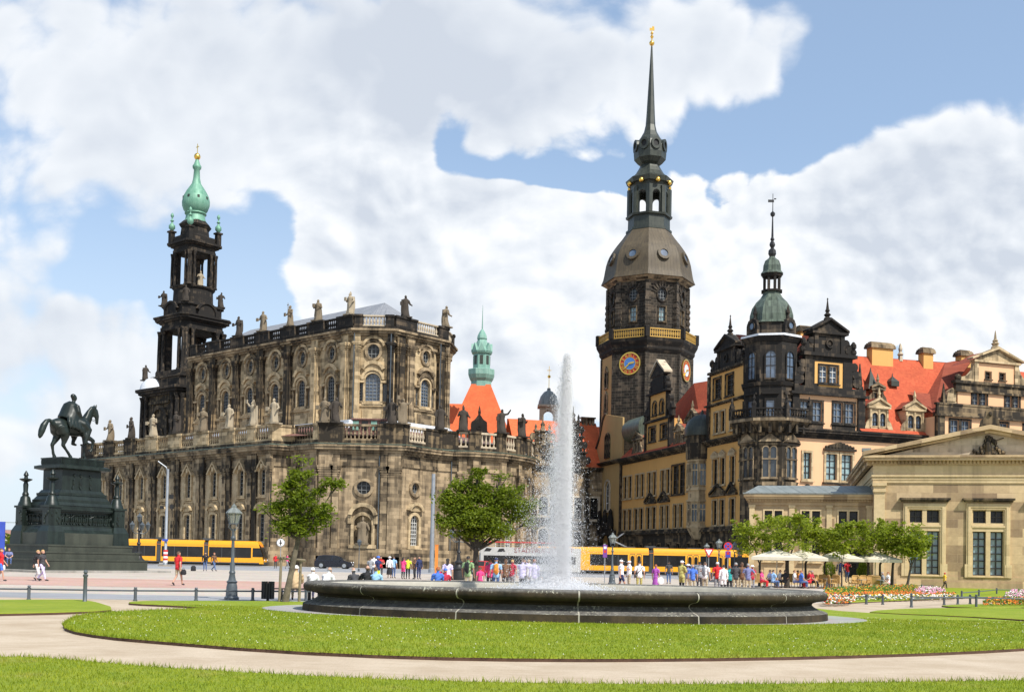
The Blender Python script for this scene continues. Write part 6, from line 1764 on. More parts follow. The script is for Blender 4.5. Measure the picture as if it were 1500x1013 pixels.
# wing
MWg = MS @ T(0, 1.5)
HWg = []
for a, b_ in ((-8.75, -7.3), (-5.7, -4.2), (-2.7, -1.18)):
    c = (a + b_) / 2
    HWg += [(a, c - .1, 5.1, 6.23, 'rect'), (c + .1, b_, 5.1, 6.23, 'rect')]
    if a < -3: HWg += [(a, c - .1, 2.0, 4.0, 'rect'), (c + .1, b_, 2.0, 4.0, 'rect')]
HWg.append((-1.9, -.45, .75, 3.1, 'rect'))
w = MB().frame(MWg); wall(w, -10.0, 0, .75, 6.95, HWg, .45)
w.poly([(-10, 0, .75), (-10, 0, 6.95), (-10, 14, 6.95), (-10, 14, .75)][::-1])
gp(w, 'wing_wall', 'stone_guard')
for h in HWg: window(guard, GB, MWg, h, nx=1 if h[3] > 5 else 2, nz=2, fw=.12, proud=.07, frame='stone_guard_light', pane='glass_black', bar='bar_dark', sill=.05, name='wing_window' if h[2] > 1 else 'wing_door')
for x in (-9.8, -6.5, -3.45, -.25):
    w = MB().frame(MWg); w.box(x - .22, x + .22, -.1, 0, .75, 6.5).box(x - .28, x + .28, -.15, 0, 6.5, 6.7); gp(w, 'wing_pilaster', 'stone_guard_light')
w = MB().frame(MWg); w.box(-10.1, 0, -.12, .2, 6.7, 6.95).box(-10.15, 0, -.16, 14, 6.952, 7.0)
for i in range(44): w.box(-10.1 + i * .23, -10.1 + i * .23 + .12, -.3, -.1, 7.0, 7.18)
w.box(-10.1, 0, -.15, 14, 7.0, 7.2).box(-10.35, 0, -.45, 14, 7.2, 7.42).box(-10.5, 0, -.6, 14, 7.42, 7.6); gp(w, 'wing_cornice', 'stone_guard')
w = MB().frame(MWg); w.prism([(-10.4, -.5), (0, -.5), (0, 14), (-10.4, 14)], 7.72, 8.6, [(-9.4, 3.5), (0, 3.5), (0, 10), (-9.4, 10)]); w.box(-10.55, 0, -.66, 14, 7.61, 7.72); gp(w, 'wing_roof', 'roof_slate')
w = MB().frame(MWg); w.box(-10.2, 0, -.3, 14, 0, .75)
for i in range(4): w.box(-3.2, 0, -.3 - .32 * (4 - i), -.301, .19 * i if False else 0, .17 * (i + 1) + .002 * i)
gp(w, 'wing_base', 'stone_guard_light')
w = MB().frame(MWg)
for x in (-3.3,): w.tube([(x, -1.6, 0), (x, -1.6, .95), (x, -.2, 1.7), (x, -.2, .75)], .03, 5)
gp(w, 'handrail', 'iron_grey')
# ================================================================ gate building and castle roofs behind the jet
def simple(name, label, cat, base):
    return thing(name, label, cat, base)
gb_ = Vector((9, 209, 0))
gate = thing('gate_building', 'old gate building with carved stepped gables between the church and the clock tower', 'building', gb_)
gT = T(-gb_.x, -gb_.y, 0)
MG, LG = fmat((2.0, 206.0), (18.0, 210.5))
w = MB().frame(MG)
HGt = [(10.0, 11.6, 3.5, 7.0, 'rect'), (10.0, 11.6, 9.5, 13.5, 'rect'), (3.0, 5.0, 3.0, 7.5, 'arch'), (3.0, 4.8, 10, 13.5, 'arch'), (6.4, 8.2, 10, 13.5, 'arch'), (13.2, 14.8, 9.5, 13.5, 'rect')]
wall(w, 0, LG, 0, 18.5, HGt, .5); w.build('wall', 'stone_mid', gate, gT)
for h in HGt: window(gate, gb_, MG, h, nx=2, nz=4, fw=.35, proud=.2, frame='stone_pale', pane='glass_black')
w = MB().frame(MG); cornice(w, 0, LG, 18.5, [(.2, .25), (.5, .3), (.8, .25)]); cornice(w, 0, LG, 8.4, [(.2, .2), (.4, .2)])
for s in (1.6, 5.8, 9.2, 12.6): pilaster(w, s, .8, 0, 18.5, .4)
w.build('cornice', 'stone_dark', gate, gT)
def carved_gable(M, c, z0, widths, step, name, mat, par, tr):
    w = MB().frame(M); z = z0
    for i, hw in enumerate(widths):
        w.box(c - hw, c + hw, -.15, .6, z, z + step); w.box(c - hw - .25, c + hw + .25, -.4, .6, z + step - .25, z + step)
        for sg in (-1, 1):
            w.slab([(c + sg * (hw + .45) + .55 * math.cos(2 * PI * a / 9), z + step * .45 + .75 * math.sin(2 * PI * a / 9)) for a in range(9)], -.1, .4)
            w.lathe([(.3, z + step), (.2, z + step + .4), (.3, z + step + .6), (.05, z + step + 1.3)], 6, (c + sg * hw * .9, .2))
            w.box(c + sg * hw * .55 - .15, c + sg * hw * .55 + .15, -.4, -.1, z, z + step - .25)
        w.arch_bar(c, z + step * .5, hw * .2, hw * .34, -.4, -.1, 0, 2 * PI, 10)
        z += step
    w.lathe([(.5, z), (.35, z + .8), (.5, z + 1.1), (.15, z + 1.6), (.05, z + 2.8)], 8, (c, .2))
    return w.build(name, mat, par, tr)
carved_gable(MG, 3.6, 19.3, (3.6, 2.5, 1.5), 2.2, 'carved_gable', 'stone_mid', gate, gT)
carved_gable(MG, 9.6, 19.3, (2.6, 1.9, 1.2), 2.9, 'carved_gable', 'stone_black', gate, gT)
w = MB().frame(MG); w.poly([(-1, .5, 19.3), (17, .5, 19.3), (17, 8, 28.8), (-1, 8, 28.8)]); w.poly([(-1, 16, 19.3), (-1, 8, 28.8), (17, 8, 28.8), (17, 16, 19.3)]); w.build('roof', 'roof_red_far', gate, gT)
w = MB().frame(MG)
for i in range(4): w.box(14.0 + i * .7, 14.5 + i * .7, 7.6, 8.4, 28.0, 29.6)
w.box(13.8, 16.8, 7.4, 8.6, 29.6, 29.9); w.build('chimney', 'stone_mid', gate, gT)
# pale stone lantern
lb_ = Vector((7.2, 232, 0))
lt = thing('bell_lantern', 'small pale stone lantern turret with arched openings and lead dome behind the jet', 'turret', lb_)
w = MB(); w.prism([(-2, -2), (2, -2), (2, 2), (-2, 2)], 0, 28.5); 
for sx_ in (-1, 1):
    for sy_ in (-1, 1): w.prism([(sx_ * 1.45 + .42 * a, sy_ * 1.45 + .42 * b) for a, b in ((-1, -1), (1, -1), (1, 1), (-1, 1))], 28.5, 33.2)
for rz_ in range(4):
    w.frame(RZ(rz_ * PI / 2)); w.arch_bar(0, 32.0, 1.0, 1.5, -1.85, -1.1, 0, PI, 8); w.box(-1.87, 1.87, -1.86, -1.05, 33.2, 33.6)
w.frame(Matrix.Identity(4)); w.prism([(-2.3, -2.3), (2.3, -2.3), (2.3, 2.3), (-2.3, 2.3)], 33.6, 34.0); w.build('stonework', 'stone_pale', lt)
w = MB().lathe([(2.2, 34.0), (2.1, 34.8), (1.7, 36.0), (1.0, 36.9), (.4, 37.2), (.35, 37.7), (.1, 37.8)], 10); w.build('dome', 'roof_slate', lt, None, 40)
w = MB().lathe([(.08, 37.8), (.06, 40.5)], 5).ell((0, 0, 40.2), .35, .35, .35, 8, 5).cbox(0, 0, 41.5, .9, .1, .12).cbox(0, 0, 41.4, .1, .1, 2.0); w.build('cross', 'gold', lt)
# castle wing with the green lantern
cb_ = Vector((-7.2, 236, 0))
cw = thing('castle_tower', 'steep red pyramid roof crowned by a slim green copper lantern behind the church', 'tower', cb_)
def fr(mb, r0, z0, r1, z1, n=4, ph=PI / 4): mb.prism(ngon((0, 0), r0, n, ph), z0, z1, ngon((0, 0), r1, n, ph))
w = MB(); fr(w, 11.5, 0, 11.5, 22.5); w.build('wall', 'plaster_tan', cw)
w = MB(); fr(w, 12, 22.5, 2.9, 38.6); w.build('roof', 'roof_red_far', cw)
w = MB()
for (r0, z0), (r1, z1) in zip([(2.5, 35.5), (2.3, 39.4), (2.7, 40.0), (3.0, 40.8), (3.0, 41.9), (2.9, 42.0), (1.95, 42.01), (1.9, 45.2), (2.3, 45.5), (2.35, 45.9), (1.5, 46.9), (1.2, 48.0), (1.0, 48.4), (1.15, 48.7), (1.05, 49.3), (.6, 50.2), (.15, 50.8), (.05, 55.2)], [(2.3, 39.4), (2.7, 40.0), (3.0, 40.8), (3.0, 41.9), (2.9, 42.0), (1.95, 42.01), (1.9, 45.2), (2.3, 45.5), (2.35, 45.9), (1.5, 46.9), (1.2, 48.0), (1.0, 48.4), (1.15, 48.7), (1.05, 49.3), (.6, 50.2), (.15, 50.8), (.05, 55.2), (.03, 56)]): fr(w, r0, z0, r1, z1, 8, PI / 8)
for i in range(8):
    a = PI / 4 * i; w.frame(RZ(a) @ T(0, -1.95)); w.slab([(-.75, 45.8), (.75, 45.8), (0, 47.6)], -.3, .3)
w.build('copper_lantern', 'copper_far', cw)
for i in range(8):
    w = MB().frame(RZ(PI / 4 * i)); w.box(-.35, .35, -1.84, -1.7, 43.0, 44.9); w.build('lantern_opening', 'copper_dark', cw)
w = MB(); w.slab([(-2.2, 24), (2.2, 24), (2.2, 27.5), (1.7, 27.9), (1.6, 29.8), (.9, 30.3), (0, 31.6), (-.9, 30.3), (-1.6, 29.8), (-1.7, 27.9), (-2.2, 27.5)], -8.2, -7.2); w.lathe([(.25, 31.4), (.3, 31.9), (.05, 33.2)], 6, (0, -7.7)); w.arch_bar(0, 28.6, .3, .5, -8.3, -8.1, 0, 2 * PI, 8); w.build('dormer_gable', 'stone_black', cw)
wg = Vector((5, 226, 0))
ww = thing('castle_wing', 'long castle wing with a bright red tiled roof left of the clock tower', 'building', wg)
w = MB(); w.box(-22, 16, 0, 12, 0, 21); w.build('wall', 'plaster_tan', ww)
w = MB(); w.poly([(-22.5, -.5, 20.8), (16.5, -.5, 20.8), (16.5, 6, 29.8), (-22.5, 6, 29.8)]); w.poly([(-22.5, 6, 29.8), (16.5, 6, 29.8), (16.5, 12.5, 20.8), (-22.5, 12.5, 20.8)]); w.poly([(16.5, -.5, 20.8), (16.5, 12.5, 20.8), (16.5, 6, 29.8)]); w.build('roof', 'roof_red_far', ww)
w = MB(); w.box(-6.5, -2.5, 5, 7, 29, 31.0); w.build('chimney', 'roof_brown', ww)
wl = Vector((-17, 240, 0))
wr = thing('rear_wing', 'castle wing with a red ridge roof just right of the church nave', 'building', wl)
w = MB().box(-14, 4, 0, 12, 0, 22); w.build('wall', 'plaster_tan', wr)
w = MB(); w.poly([(-14, -.5, 22), (6, -.5, 22), (6, 6, 36), (-14, 6, 36)]); w.poly([(-14, 6, 36), (6, 6, 36), (6, 12.5, 22), (-14, 12.5, 22)]); w.build('roof', 'roof_red_far', wr)
# ---- far bank of the river at the left
g = MB(); g.prism([(-420, 470), (-150, 450), (-60, 520), (-60, 900), (-420, 900)], 0.01, 3.0, [(-410, 480), (-155, 460), (-66, 530), (-66, 890), (-410, 890)]); structure('far_bank', g, 'grass')
fr_ = random.Random(11)
far_lbl = ['wide pale far house at the left edge of the photo', 'low grey far roof across the river', 'small ochre far house across the river', 'pale far block nearest the monument', 'tall narrow far house across the river', 'grey far warehouse across the river', 'far house with a broad red roof', 'far house half hidden by the monument']
for i, (u, Y, w_, h, mat) in enumerate(((8, 520, 16, 9, 'far_house'), (20, 560, 20, 10, 'roof_grey'), (30, 500, 9, 7, 'plaster_orange'), (46, 470, 9, 12, 'far_house'), (54, 500, 6, 14, 'far_house'), (-30, 540, 20, 11, 'roof_grey'), (-60, 500, 18, 10, 'far_house'), (90, 560, 22, 12, 'far_house'))):
    x = (u - 750) / 1620 * Y
    o = thing('far_house', far_lbl[i], 'house', (x, Y, 0), 0.0, 'houses on the far river bank')
    q = MB().box(-w_ / 2, w_ / 2, 0, 9, 0, h - 2)
    q.build('wall', mat, o)
    q = MB(); q.prism([(-w_ / 2 - .4, -.4), (w_ / 2 + .4, -.4), (w_ / 2 + .4, 9.4), (-w_ / 2 - .4, 9.4)], h - 2, h + 1.5, [(-w_ / 2 + 1, 4), (w_ / 2 - 1, 4), (w_ / 2 - 1, 5), (-w_ / 2 + 1, 5)]); q.build('roof', 'far_roof' if i % 2 == 0 else 'roof_grey', o)
    for j in range(int(w_ // 3)):
        q = MB(); q.box(-w_ / 2 + 1 + j * 3, -w_ / 2 + 2.2 + j * 3, -.1, .1, h - 5.5, h - 3.5); q.build('window', 'glass_black', o)
tw = thing('far_dome', 'small domed far turret across the river beside the monument', 'turret', ((50 - 750) / 1620 * 480, 480, 0))
MB().lathe([(2.2, 0), (2.2, 12.5), (2.6, 12.8)], 10).build('drum', 'far_house', tw); MB().lathe([(2.5, 12.8), (2.1, 14.2), (1.0, 15.4), (.4, 15.8), (.3, 17.0), (.05, 18.5)], 10).build('dome', 'copper_far', tw)
cr = thing('construction_crane', 'thin far tower crane above the river bank', 'crane', ((36 - 750) / 1620 * 700, 700, 0))
MB().cbox(0, 0, 9, .5, .5, 18).build('mast', 'steel', cr); MB().cbox(-6, 0, 18.3, 30, .4, .4).build('jib', 'steel', cr)
# ================================================================ equestrian monument
def remeshed(mb, name, mat, parent, M=None, voxel=0.05, smooth_it=6):
    """fuse overlapping shapes into one continuous skin"""
    tmp = bpy.data.objects.new('tmp', mb.data('tmp', mat)); COL.objects.link(tmp)
    r = tmp.modifiers.new('r', 'REMESH'); r.mode = 'VOXEL'; r.voxel_size = voxel
    s = tmp.modifiers.new('s', 'SMOOTH'); s.factor = .5; s.iterations = smooth_it
    dg = bpy.context.evaluated_depsgraph_get()
    me = bpy.data.meshes.new_from_object(tmp.evaluated_get(dg), depsgraph=dg)
    bpy.data.objects.remove(tmp)
    me.name = name; me.materials.clear(); me.materials.append(MATS[mat])
    for l in list(me.uv_layers): me.uv_layers.remove(l)
    finish(me, None, 60)
    return put(name, me, parent, M)
mrz = rad(55)
mon = thing('equestrian_monument', 'dark bronze king on a walking horse atop a stepped pedestal with four corner candelabra', 'monument', (-35.1, 88.0, 0), mrz)
def mbox(hx, hy, z0, z1, tx=None, ty=None):
    m = MB(); p = [(-hx, -hy), (hx, -hy), (hx, hy), (-hx, hy)]; t = None
    if tx: t = [(-tx, -ty), (tx, -ty), (tx, ty), (-tx, ty)]
    return m.prism(p, z0, z1, t)
def mp(mb, name, mat='bronze', smooth=None): return mb.build(name, mat, mon, None, smooth)
mp(mbox(5.9, 5.0, 0, .16), 'base_slab', 'granite_pale')
for hx_, hy_, z0, z1 in ((4.62, 3.75, .16, 1.0), (4.15, 3.28, 1.0, 1.58), (3.75, 2.9, 1.58, 2.1)):
    m = mbox(hx_ - .05, hy_ - .05, z0, z1 - .13); q = [(-hx_, -hy_), (hx_, -hy_), (hx_, hy_), (-hx_, hy_)]; m.prism(q, z1 - .13, z1); mp(m, 'step', 'granite_green')
pl_ = mbox(3.5, 2.5, 2.1, 3.0); mp(pl_, 'plinth', 'granite_green')
m = MB()
def mlay(hx, hy, z0, z1, tx=None, ty=None):
    p = [(-hx, -hy), (hx, -hy), (hx, hy), (-hx, hy)]; m.prism(p, z0, z1, [(-tx, -ty), (tx, -ty), (tx, ty), (-tx, ty)] if tx else None)
mlay(3.5, 2.5, 3.0, 3.25, 3.2, 2.2); mlay(3.2, 2.2, 3.25, 3.5, 3.05, 2.05); mlay(2.95, 1.95, 3.5, 3.62)
mlay(2.75, 1.7, 3.62, 4.66); mlay(3.0, 2.0, 4.66, 4.78); mlay(3.1, 2.1, 4.78, 4.92); mlay(2.7, 1.9, 4.92, 5.15)
mlay(2.65, 1.95, 5.15, 5.4, 2.5, 1.8); mlay(2.35, 1.7, 5.4, 5.62); mlay(2.3, 1.65, 5.62, 5.95, 2.05, 1.5); mlay(2.1, 1.55, 5.95, 6.15); mlay(2.0, 1.45, 6.15, 6.4, 1.8, 1.34)
mlay(1.72, 1.28, 6.4, 7.95); mlay(1.85, 1.4, 7.95, 8.05, 2.25, 1.75); mlay(2.25, 1.75, 8.05, 8.28); mlay(2.2, 1.7, 8.28, 8.36, 1.95, 1.5); mlay(1.85, 1.4, 8.36, 8.82); mlay(1.9, 1.45, 8.82, 8.92)
mp(m, 'pedestal')
rr_ = random.Random(4)
def frieze(M, hw, z0, z1, n, y=0):
    q = MB().frame(M)
    for i in range(n):
        x = -hw + 2 * hw * (i + rr_.uniform(.2, .8)) / n; s = (z1 - z0) / 1.1
        q.ell((x, y, z0 + .45 * s), .10 * s, .1, .32 * s, 6, 5); q.ell((x + rr_.uniform(-.05, .05), y - .03, z0 + .88 * s), .085 * s, .09, .1 * s, 6, 5)
        q.tube([(x, y - .05, z0 + .65 * s), (x + rr_.uniform(-.25, .25), y - .1, z0 + rr_.uniform(.4, .95) * s)], .04 * s, 5)
        q.tube([(x - .05, y - .02, z0 + .2 * s), (x + rr_.uniform(-.12, .12), y - .06, z0)], .055 * s, 5)
    mp(q, 'frieze_relief')
frieze(T(0, -1.74), 2.3, 3.66, 4.6, 26); frieze(RZ(-PI / 2) @ T(0, -2.79), 1.3, 3.66, 4.6, 15); frieze(RZ(PI / 2) @ T(0, -2.79), 1.3, 3.66, 4.6, 15)
frieze(T(0, -1.28), .9, 6.5, 7.8, 3)
m = MB()
for i in range(34): m.cbox(-1.8 + 3.6 * i / 33, -1.42, 8.6, .05, .06, .34)
for i in range(24): m.cbox(-1.87, -1.35 + 2.7 * i / 23, 8.6, .06, .05, .34)
mp(m, 'fluted_band')
for sx_ in (-1, 1):
    for sy_ in (-1, 1):
        q = MB().frame(T(sx_ * 2.86, sy_ * 1.8)); q.prism([(-.75, -.75), (.75, -.75), (.75, .75), (-.75, .75)], 2.1, 3.1, [(-.7, -.7), (.7, -.7), (.7, .7), (-.7, .7)]); q.prism([(-.7, -.7), (.7, -.7), (.7, .7), (-.7, .7)], 3.1, 3.55, [(-.5, -.5), (.5, -.5), (.5, .5), (-.5, .5)])
        q.cbox(0, 0, 4.25, .95, .95, 1.4).cbox(0, 0, 5.02, 1.15, 1.15, .16); pi_ = mp(q, 'corner_pier')
        q = MB().frame(T(sx_ * 2.86, sy_ * 1.8)); q.lathe([(.55, 5.1), (.5, 5.3), (.42, 5.45), (.36, 5.75), (.22, 5.9), (.26, 6.0), (.17, 6.2), (.2, 6.75), (.14, 6.95), (.46, 7.12), (.48, 7.2), (.15, 7.26), (.13, 7.4), (.2, 7.5), (.14, 7.65), (.02, 7.85)], 10); q.build('candelabrum', 'bronze', pi_, None, 40)
        for a in range(4):
            q = MB().frame(T(sx_ * 2.86, sy_ * 1.8) @ RZ(a * PI / 2))
            q.box(-.42, .42, -.49, -.45, 3.6, 4.9)
            for j in range(5): q.ell((rr_.uniform(-.35, .35), -.5, 3.8 + j * .2), .09, .08, .16, 6, 4)
            q.build('pier_relief', 'bronze', pi_)
# horse
HM = T(-.12, 0, 8.92) @ Matrix.Scale(2.02, 4)
h = MB()
h.tube([(.74, 0, 1.28), (.62, 0, 1.27), (.42, 0, 1.24), (.15, 0, 1.2), (-.15, 0, 1.2), (-.42, 0, 1.25), (-.66, 0, 1.27), (-.86, 0, 1.24), (-.93, 0, 1.2)], [(.1, .1), (.25, .24), (.31, .27), (.32, .29), (.31, .29), (.30, .28), (.30, .29), (.22, .23), (.08, .1)], 16)
h.tube([(.42, 0, 1.32), (.58, 0, 1.5), (.68, 0, 1.72), (.74, 0, 1.92), (.83, 0, 2.07), (.96, 0, 2.1)], [(.30, .18), (.30, .17), (.25, .14), (.21, .12), (.17, .10), (.12, .09)], 12)
h.tube([(.9, 0, 2.12), (1.0, 0, 2.02), (1.06, 0, 1.82), (1.07, 0, 1.64), (1.07, 0, 1.53), (1.06, 0, 1.49)], [(.1, .08), (.14, .09), (.125, .085), (.085, .065), (.085, .06), (.05, .05)], 12)
h.ell((.97, 0, 1.9), .12, .08, .15, 10, 7)
for sg in (-1, 1): h.tube([(.95, sg * .06, 2.14), (.97, sg * .075, 2.22), (.99, sg * .07, 2.31)], [.045, .04, .008], 6)
def hleg(pts, rs):
    h.tube(pts, rs, 10)
y = .16
hleg([(-.62, y, 1.25), (-.6, y, 1.0), (-.55, y, .85), (-.68, y, .62), (-.76, y, .5), (-.73, y, .32), (-.70, y, .16), (-.66, y, .08)], [.24, .22, .16, .10, .08, .055, .062, .06]); hleg([(-.66, y, .1), (-.64, y, .0)], [.07, .09])
hleg([(-.58, -y, 1.25), (-.5, -y, .98), (-.42, -y, .84), (-.46, -y, .62), (-.50, -y, .5), (-.36, -y, .33), (-.25, -y, .2), (-.2, -y, .12)], [.24, .23, .17, .10, .08, .055, .062, .055]); hleg([(-.19, -y, .13), (-.15, -y, .03)], [.065, .085])
hleg([(.45, -y, 1.25), (.46, -y, 1.0), (.46, -y, .8), (.45, -y, .56), (.44, -y, .5), (.43, -y, .3), (.42, -y, .15), (.45, -y, .08)], [.2, .17, .12, .075, .08, .05, .06, .055]); hleg([(.45, -y, .1), (.48, -y, .0)], [.065, .085])
hleg([(.48, y, 1.25), (.6, y, 1.06), (.78, y, .93), (1.0, y, .86), (1.04, y, .84), (1.02, y, .66), (.99, y, .5), (.96, y, .43)], [.2, .17, .12, .08, .085, .05, .06, .055]); hleg([(.96, y, .44), (.9, y, .36)], [.06, .085])
h.tube([(-.88, 0, 1.38), (-1.0, 0, 1.43), (-1.12, 0, 1.38), (-1.24, 0, 1.2), (-1.32, 0, .98), (-1.38, 0, .78), (-1.4, 0, .68)], [.06, .075, .1, .13, .13, .09, .03], 10)
for i in range(9):   # mane along the crest
    t = i / 8; h.ell((.46 + .42 * t, 0, 1.66 + .47 * t + .05 * math.sin(PI * t)), .09, .05, .09, 7, 5)
horse = remeshed(h, 'horse', 'bronze', mon, HM, .028, 4)
r = MB()
r.tube([(0, 0, 1.5), (-.02, 0, 1.65), (-.03, 0, 1.85), (-.02, 0, 2.02), (0, 0, 2.1)], [(.2, .19), (.18, .17), (.2, .21), (.19, .24), (.1, .14)], 14)
r.tube([(0, 0, 2.08), (.01, 0, 2.18)], .065, 10)
r.ell((.02, 0, 2.3), .105, .085, .125, 12, 9); r.ell((.11, 0, 2.28), .03, .022, .03, 6, 5); r.ell((-.02, 0, 2.36), .1, .09, .09, 10, 7)
for sg in (-1, 1):
    r.tube([(-.02, sg * .24, 2.02), (0, sg * .31, 1.8), (.14, sg * .25, 1.62), (.26, sg * .12, 1.58)], [.09, .085, .07, .05], 9); r.ell((.3, sg * .08, 1.58), .06, .05, .05, 7, 5)
    for q_ in range(4): r.tube([(.32, sg * .08, 1.6 - q_ * .018), (.37, sg * .05, 1.59 - q_ * .018)], .014, 5)
    r.tube([(-.02, sg * .16, 1.5), (.24, sg * .32, 1.38), (.4, sg * .36, 1.2), (.33, sg * .37, .98), (.26, sg * .37, .78)], [.16, .14, .11, .085, .06], 10); r.tube([(.22, sg * .37, .76), (.42, sg * .39, .72)], [.06, .045], 8)
# cloak: cape on the shoulders and a heavy fall over the horse's flanks
r.tube([(0, 0, 2.12), (-.05, 0, 2.02), (-.08, 0, 1.86), (-.12, 0, 1.68), (-.18, 0, 1.5)], [(.13, .17), (.2, .29), (.24, .34), (.28, .36), (.32, .38)], 16)
for sg in (-1, 1):
    for i in range(7):
        x = -.34 + i * .12
        zb = 1.0 + .09 * abs(i - 4) - .05 * (i == 4)
        r.tube([(x * .8, sg * .2, 1.62), (x, sg * .31, 1.42), (x + .04, sg * .35, 1.22), (x + .1, sg * .36, zb)], [.07, .075, .07, .045], 7)
rider = remeshed(r, 'rider', 'bronze', mon, HM @ T(0, 0, 1.45) @ Matrix.Scale(1.14, 4) @ T(0, 0, -1.45), .026, 3)
q = MB().frame(HM)
q.tube([(1.06, -.07, 1.6), (.85, -.12, 1.66), (.6, -.14, 1.62), (.34, -.08, 1.58)], .012, 4); q.tube([(1.06, .07, 1.6), (.85, .12, 1.66), (.6, .14, 1.62), (.34, .08, 1.58)], .012, 4); mp(q, 'reins')
# ================================================================ vehicles
def hx(u, Y):
    """x of the vertical line seen at photo column u, at depth Y"""
    v = 818 + .02 * (u - 750)
    d = _fw + _rt * ((u - 750) / 1620) + _up * ((767 - v) / 1620)
    return d.x / d.y * Y
def tram(name, label, x0, L, Y, cuts, layout, front=None):
    t = thing(name, label, 'tram', (x0, Y, 0))
    Wd = 2.5
    sec = [0.0] + cuts + [L]
    def shape(a, b, fa=0, fb=0):
        m = MB()
        # rounded cross-section swept along x, ends optionally raked
        cs = [(0, .35), (0, 2.9), (.12, 3.2), (.45, 3.36), (Wd - .45, 3.36), (Wd - .12, 3.2), (Wd, 2.9), (Wd, .35)]
        def rake(z): return max(0, (z - 1.0)) * .30 + max(0, z - 2.4) * .25
        i0 = m.add([(a + fa * rake(z), y, z) for y, z in cs]); i1 = m.add([(b - fb * rake(z), y, z) for y, z in cs]); n = len(cs)
        for j in range(n): m.face((i0 + j, i1 + j, i1 + (j + 1) % n, i0 + (j + 1) % n)[::-1])
        m.face([i0 + j for j in range(n)]); m.face([i1 + n - 1 - j for j in range(n)])
        return m
    for i in range(len(sec) - 1):
        fa = 1 if i == 0 and front == 'left' else 0; fb = 1 if i == len(sec) - 2 and front == 'right' else 0
        shape(sec[i] + (.3 if i else 0), sec[i + 1] - (.3 if i < len(sec) - 2 else 0), fa, fb).build('car_body', 'tram_yellow', t, None, 30)
        if i < len(sec) - 2: MB().box(sec[i + 1] - .32, sec[i + 1] + .32, .12, Wd - .12, .5, 3.1).build('bellows', 'tram_grey', t)
        m = MB().box(sec[i] + .6, sec[i + 1] - .6, .25, Wd - .25, .1, .36); m.build('bogie', 'black_rubber', t)
    for x, w_ in [(c - .6, 1.2) for c in cuts]: MB().cbox(x + .6, Wd / 2, 3.5, w_, 1.6, .3).build('roof_unit', 'tram_grey', t)
    MB().box(0.2, L - .9, -.012, 0, 2.72, 2.76).build('roof_line', 'orange_paint', t); MB().box(.3, L - .6, -.014, 0, .35, .5).build('skirt', 'tram_grey', t)
    for x in np.arange(2.2, L - 1.5, 2.3): MB().box(x, x + .03, -.006, 0, .5, 1.1).build('panel_seam', 'wood_grey', t)
    for x in np.arange(3, L - 3, 4.1): MB().cbox(x, Wd / 2, 3.42, 1.7, 1.2, .18).build('roof_box', 'tram_grey', t)
    for kind, a, b in layout:
        if kind == 'w':
            m = MB().box(a, b, -.012, .05, 1.12, 2.5); o = m.build('window', 'glass_black', t)
            m = MB()
            for x in np.arange(a + 1.7, b - .5, 1.75): m.box(x - .04, x + .04, -.016, .02, 1.12, 2.5)
            if m.f: m.build('mullion', 'tram_grey', o)
        else:
            w2 = (b - a) / 2
            for q in range(2):
                c = a + w2 * (q + .5)
                ol = [(c - w2 * .42, .5), (c + w2 * .42, .5), (c + w2 * .42, 2.5), (c + w2 * .3, 2.62), (c - w2 * .3, 2.62), (c - w2 * .42, 2.5)]
                m = MB().ring(ol, grow(ol, -.05), -.02, .02); o = m.build('door', 'tram_grey', t)
                pl = [(c - w2 * .27, 1.05), (c + w2 * .27, 1.05)] + [(c + w2 * .27 * math.cos(PI * j / 6), 2.15 + .25 * math.sin(PI * j / 6)) for j in range(7)]
                MB().slab(pl, -.015, .02).build('door_pane', 'glass_black', o)
    if front == 'right':
        m = MB(); m.poly([(L + .012, .2, 1.15), (L + .012, Wd - .2, 1.15), (L - .40, Wd - .3, 2.4), (L - .40, .3, 2.4)]); m.poly([(L - .38, .3, 2.4), (L - .38, Wd - .3, 2.4), (L - .95, Wd - .45, 3.12), (L - .95, .45, 3.12)]); m.poly([(L - 1.5, -.013, 1.25), (L - .08, -.013, 1.25), (L - .5, -.013, 2.45), (L - 1.5, -.013, 2.45)]); m.build('windscreen', 'glass_black', t)
        MB().poly([(L - .52, .7, 2.62), (L - .52, Wd - .7, 2.62), (L - .72, Wd - .7, 2.9), (L - .72, .7, 2.9)]) or None
        m = MB(); m.poly([(L - .50, .6, 2.6), (L - .50, Wd - .6, 2.6), (L - .74, Wd - .6, 2.95), (L - .74, .6, 2.95)]); m.build('destination_sign', 'orange_paint', t)
        for y in (.45, Wd - .45): MB().ell((L + .01, y, .85), .06, .16, .12, 8, 5).build('headlight', 'white_paint', t)
        MB().box(L - .2, L + .12, .1, Wd - .1, .3, .6).build('bumper', 'tram_grey', t)
    px = (sec[1] if len(sec) > 2 else L / 2) - 3.0
    if front == 'right': px = 9.0
    m = MB()
    for y in (.5, Wd - .5): m.tube([(px, y, 3.5), (px - 1.6, y, 4.2), (px - .4, y, 5.1)], .05, 4)
    m.tube([(px - .4, .2, 5.12), (px - .4, Wd - .2, 5.12)], .05, 4); m.build('pantograph', 'steel', t)
    return t
X1 = hx(389, 148.0)
tram('tram', 'yellow tram at the foot of the church, its dark windscreen facing right', X1 - 31.0, 31.0, 147.0, [9.5, 17.0, 23.5 - 6.2 + 6.0], [('w', .3, 9.1), ('w', 9.9, 16.6), ('w', 17.4, 22.9), ('w', 23.7, 29.3)], 'right')
X2 = hx(788, 137.0); s = 137.0 / 1620
def xs(u): return hx(u, 137.0) - X2
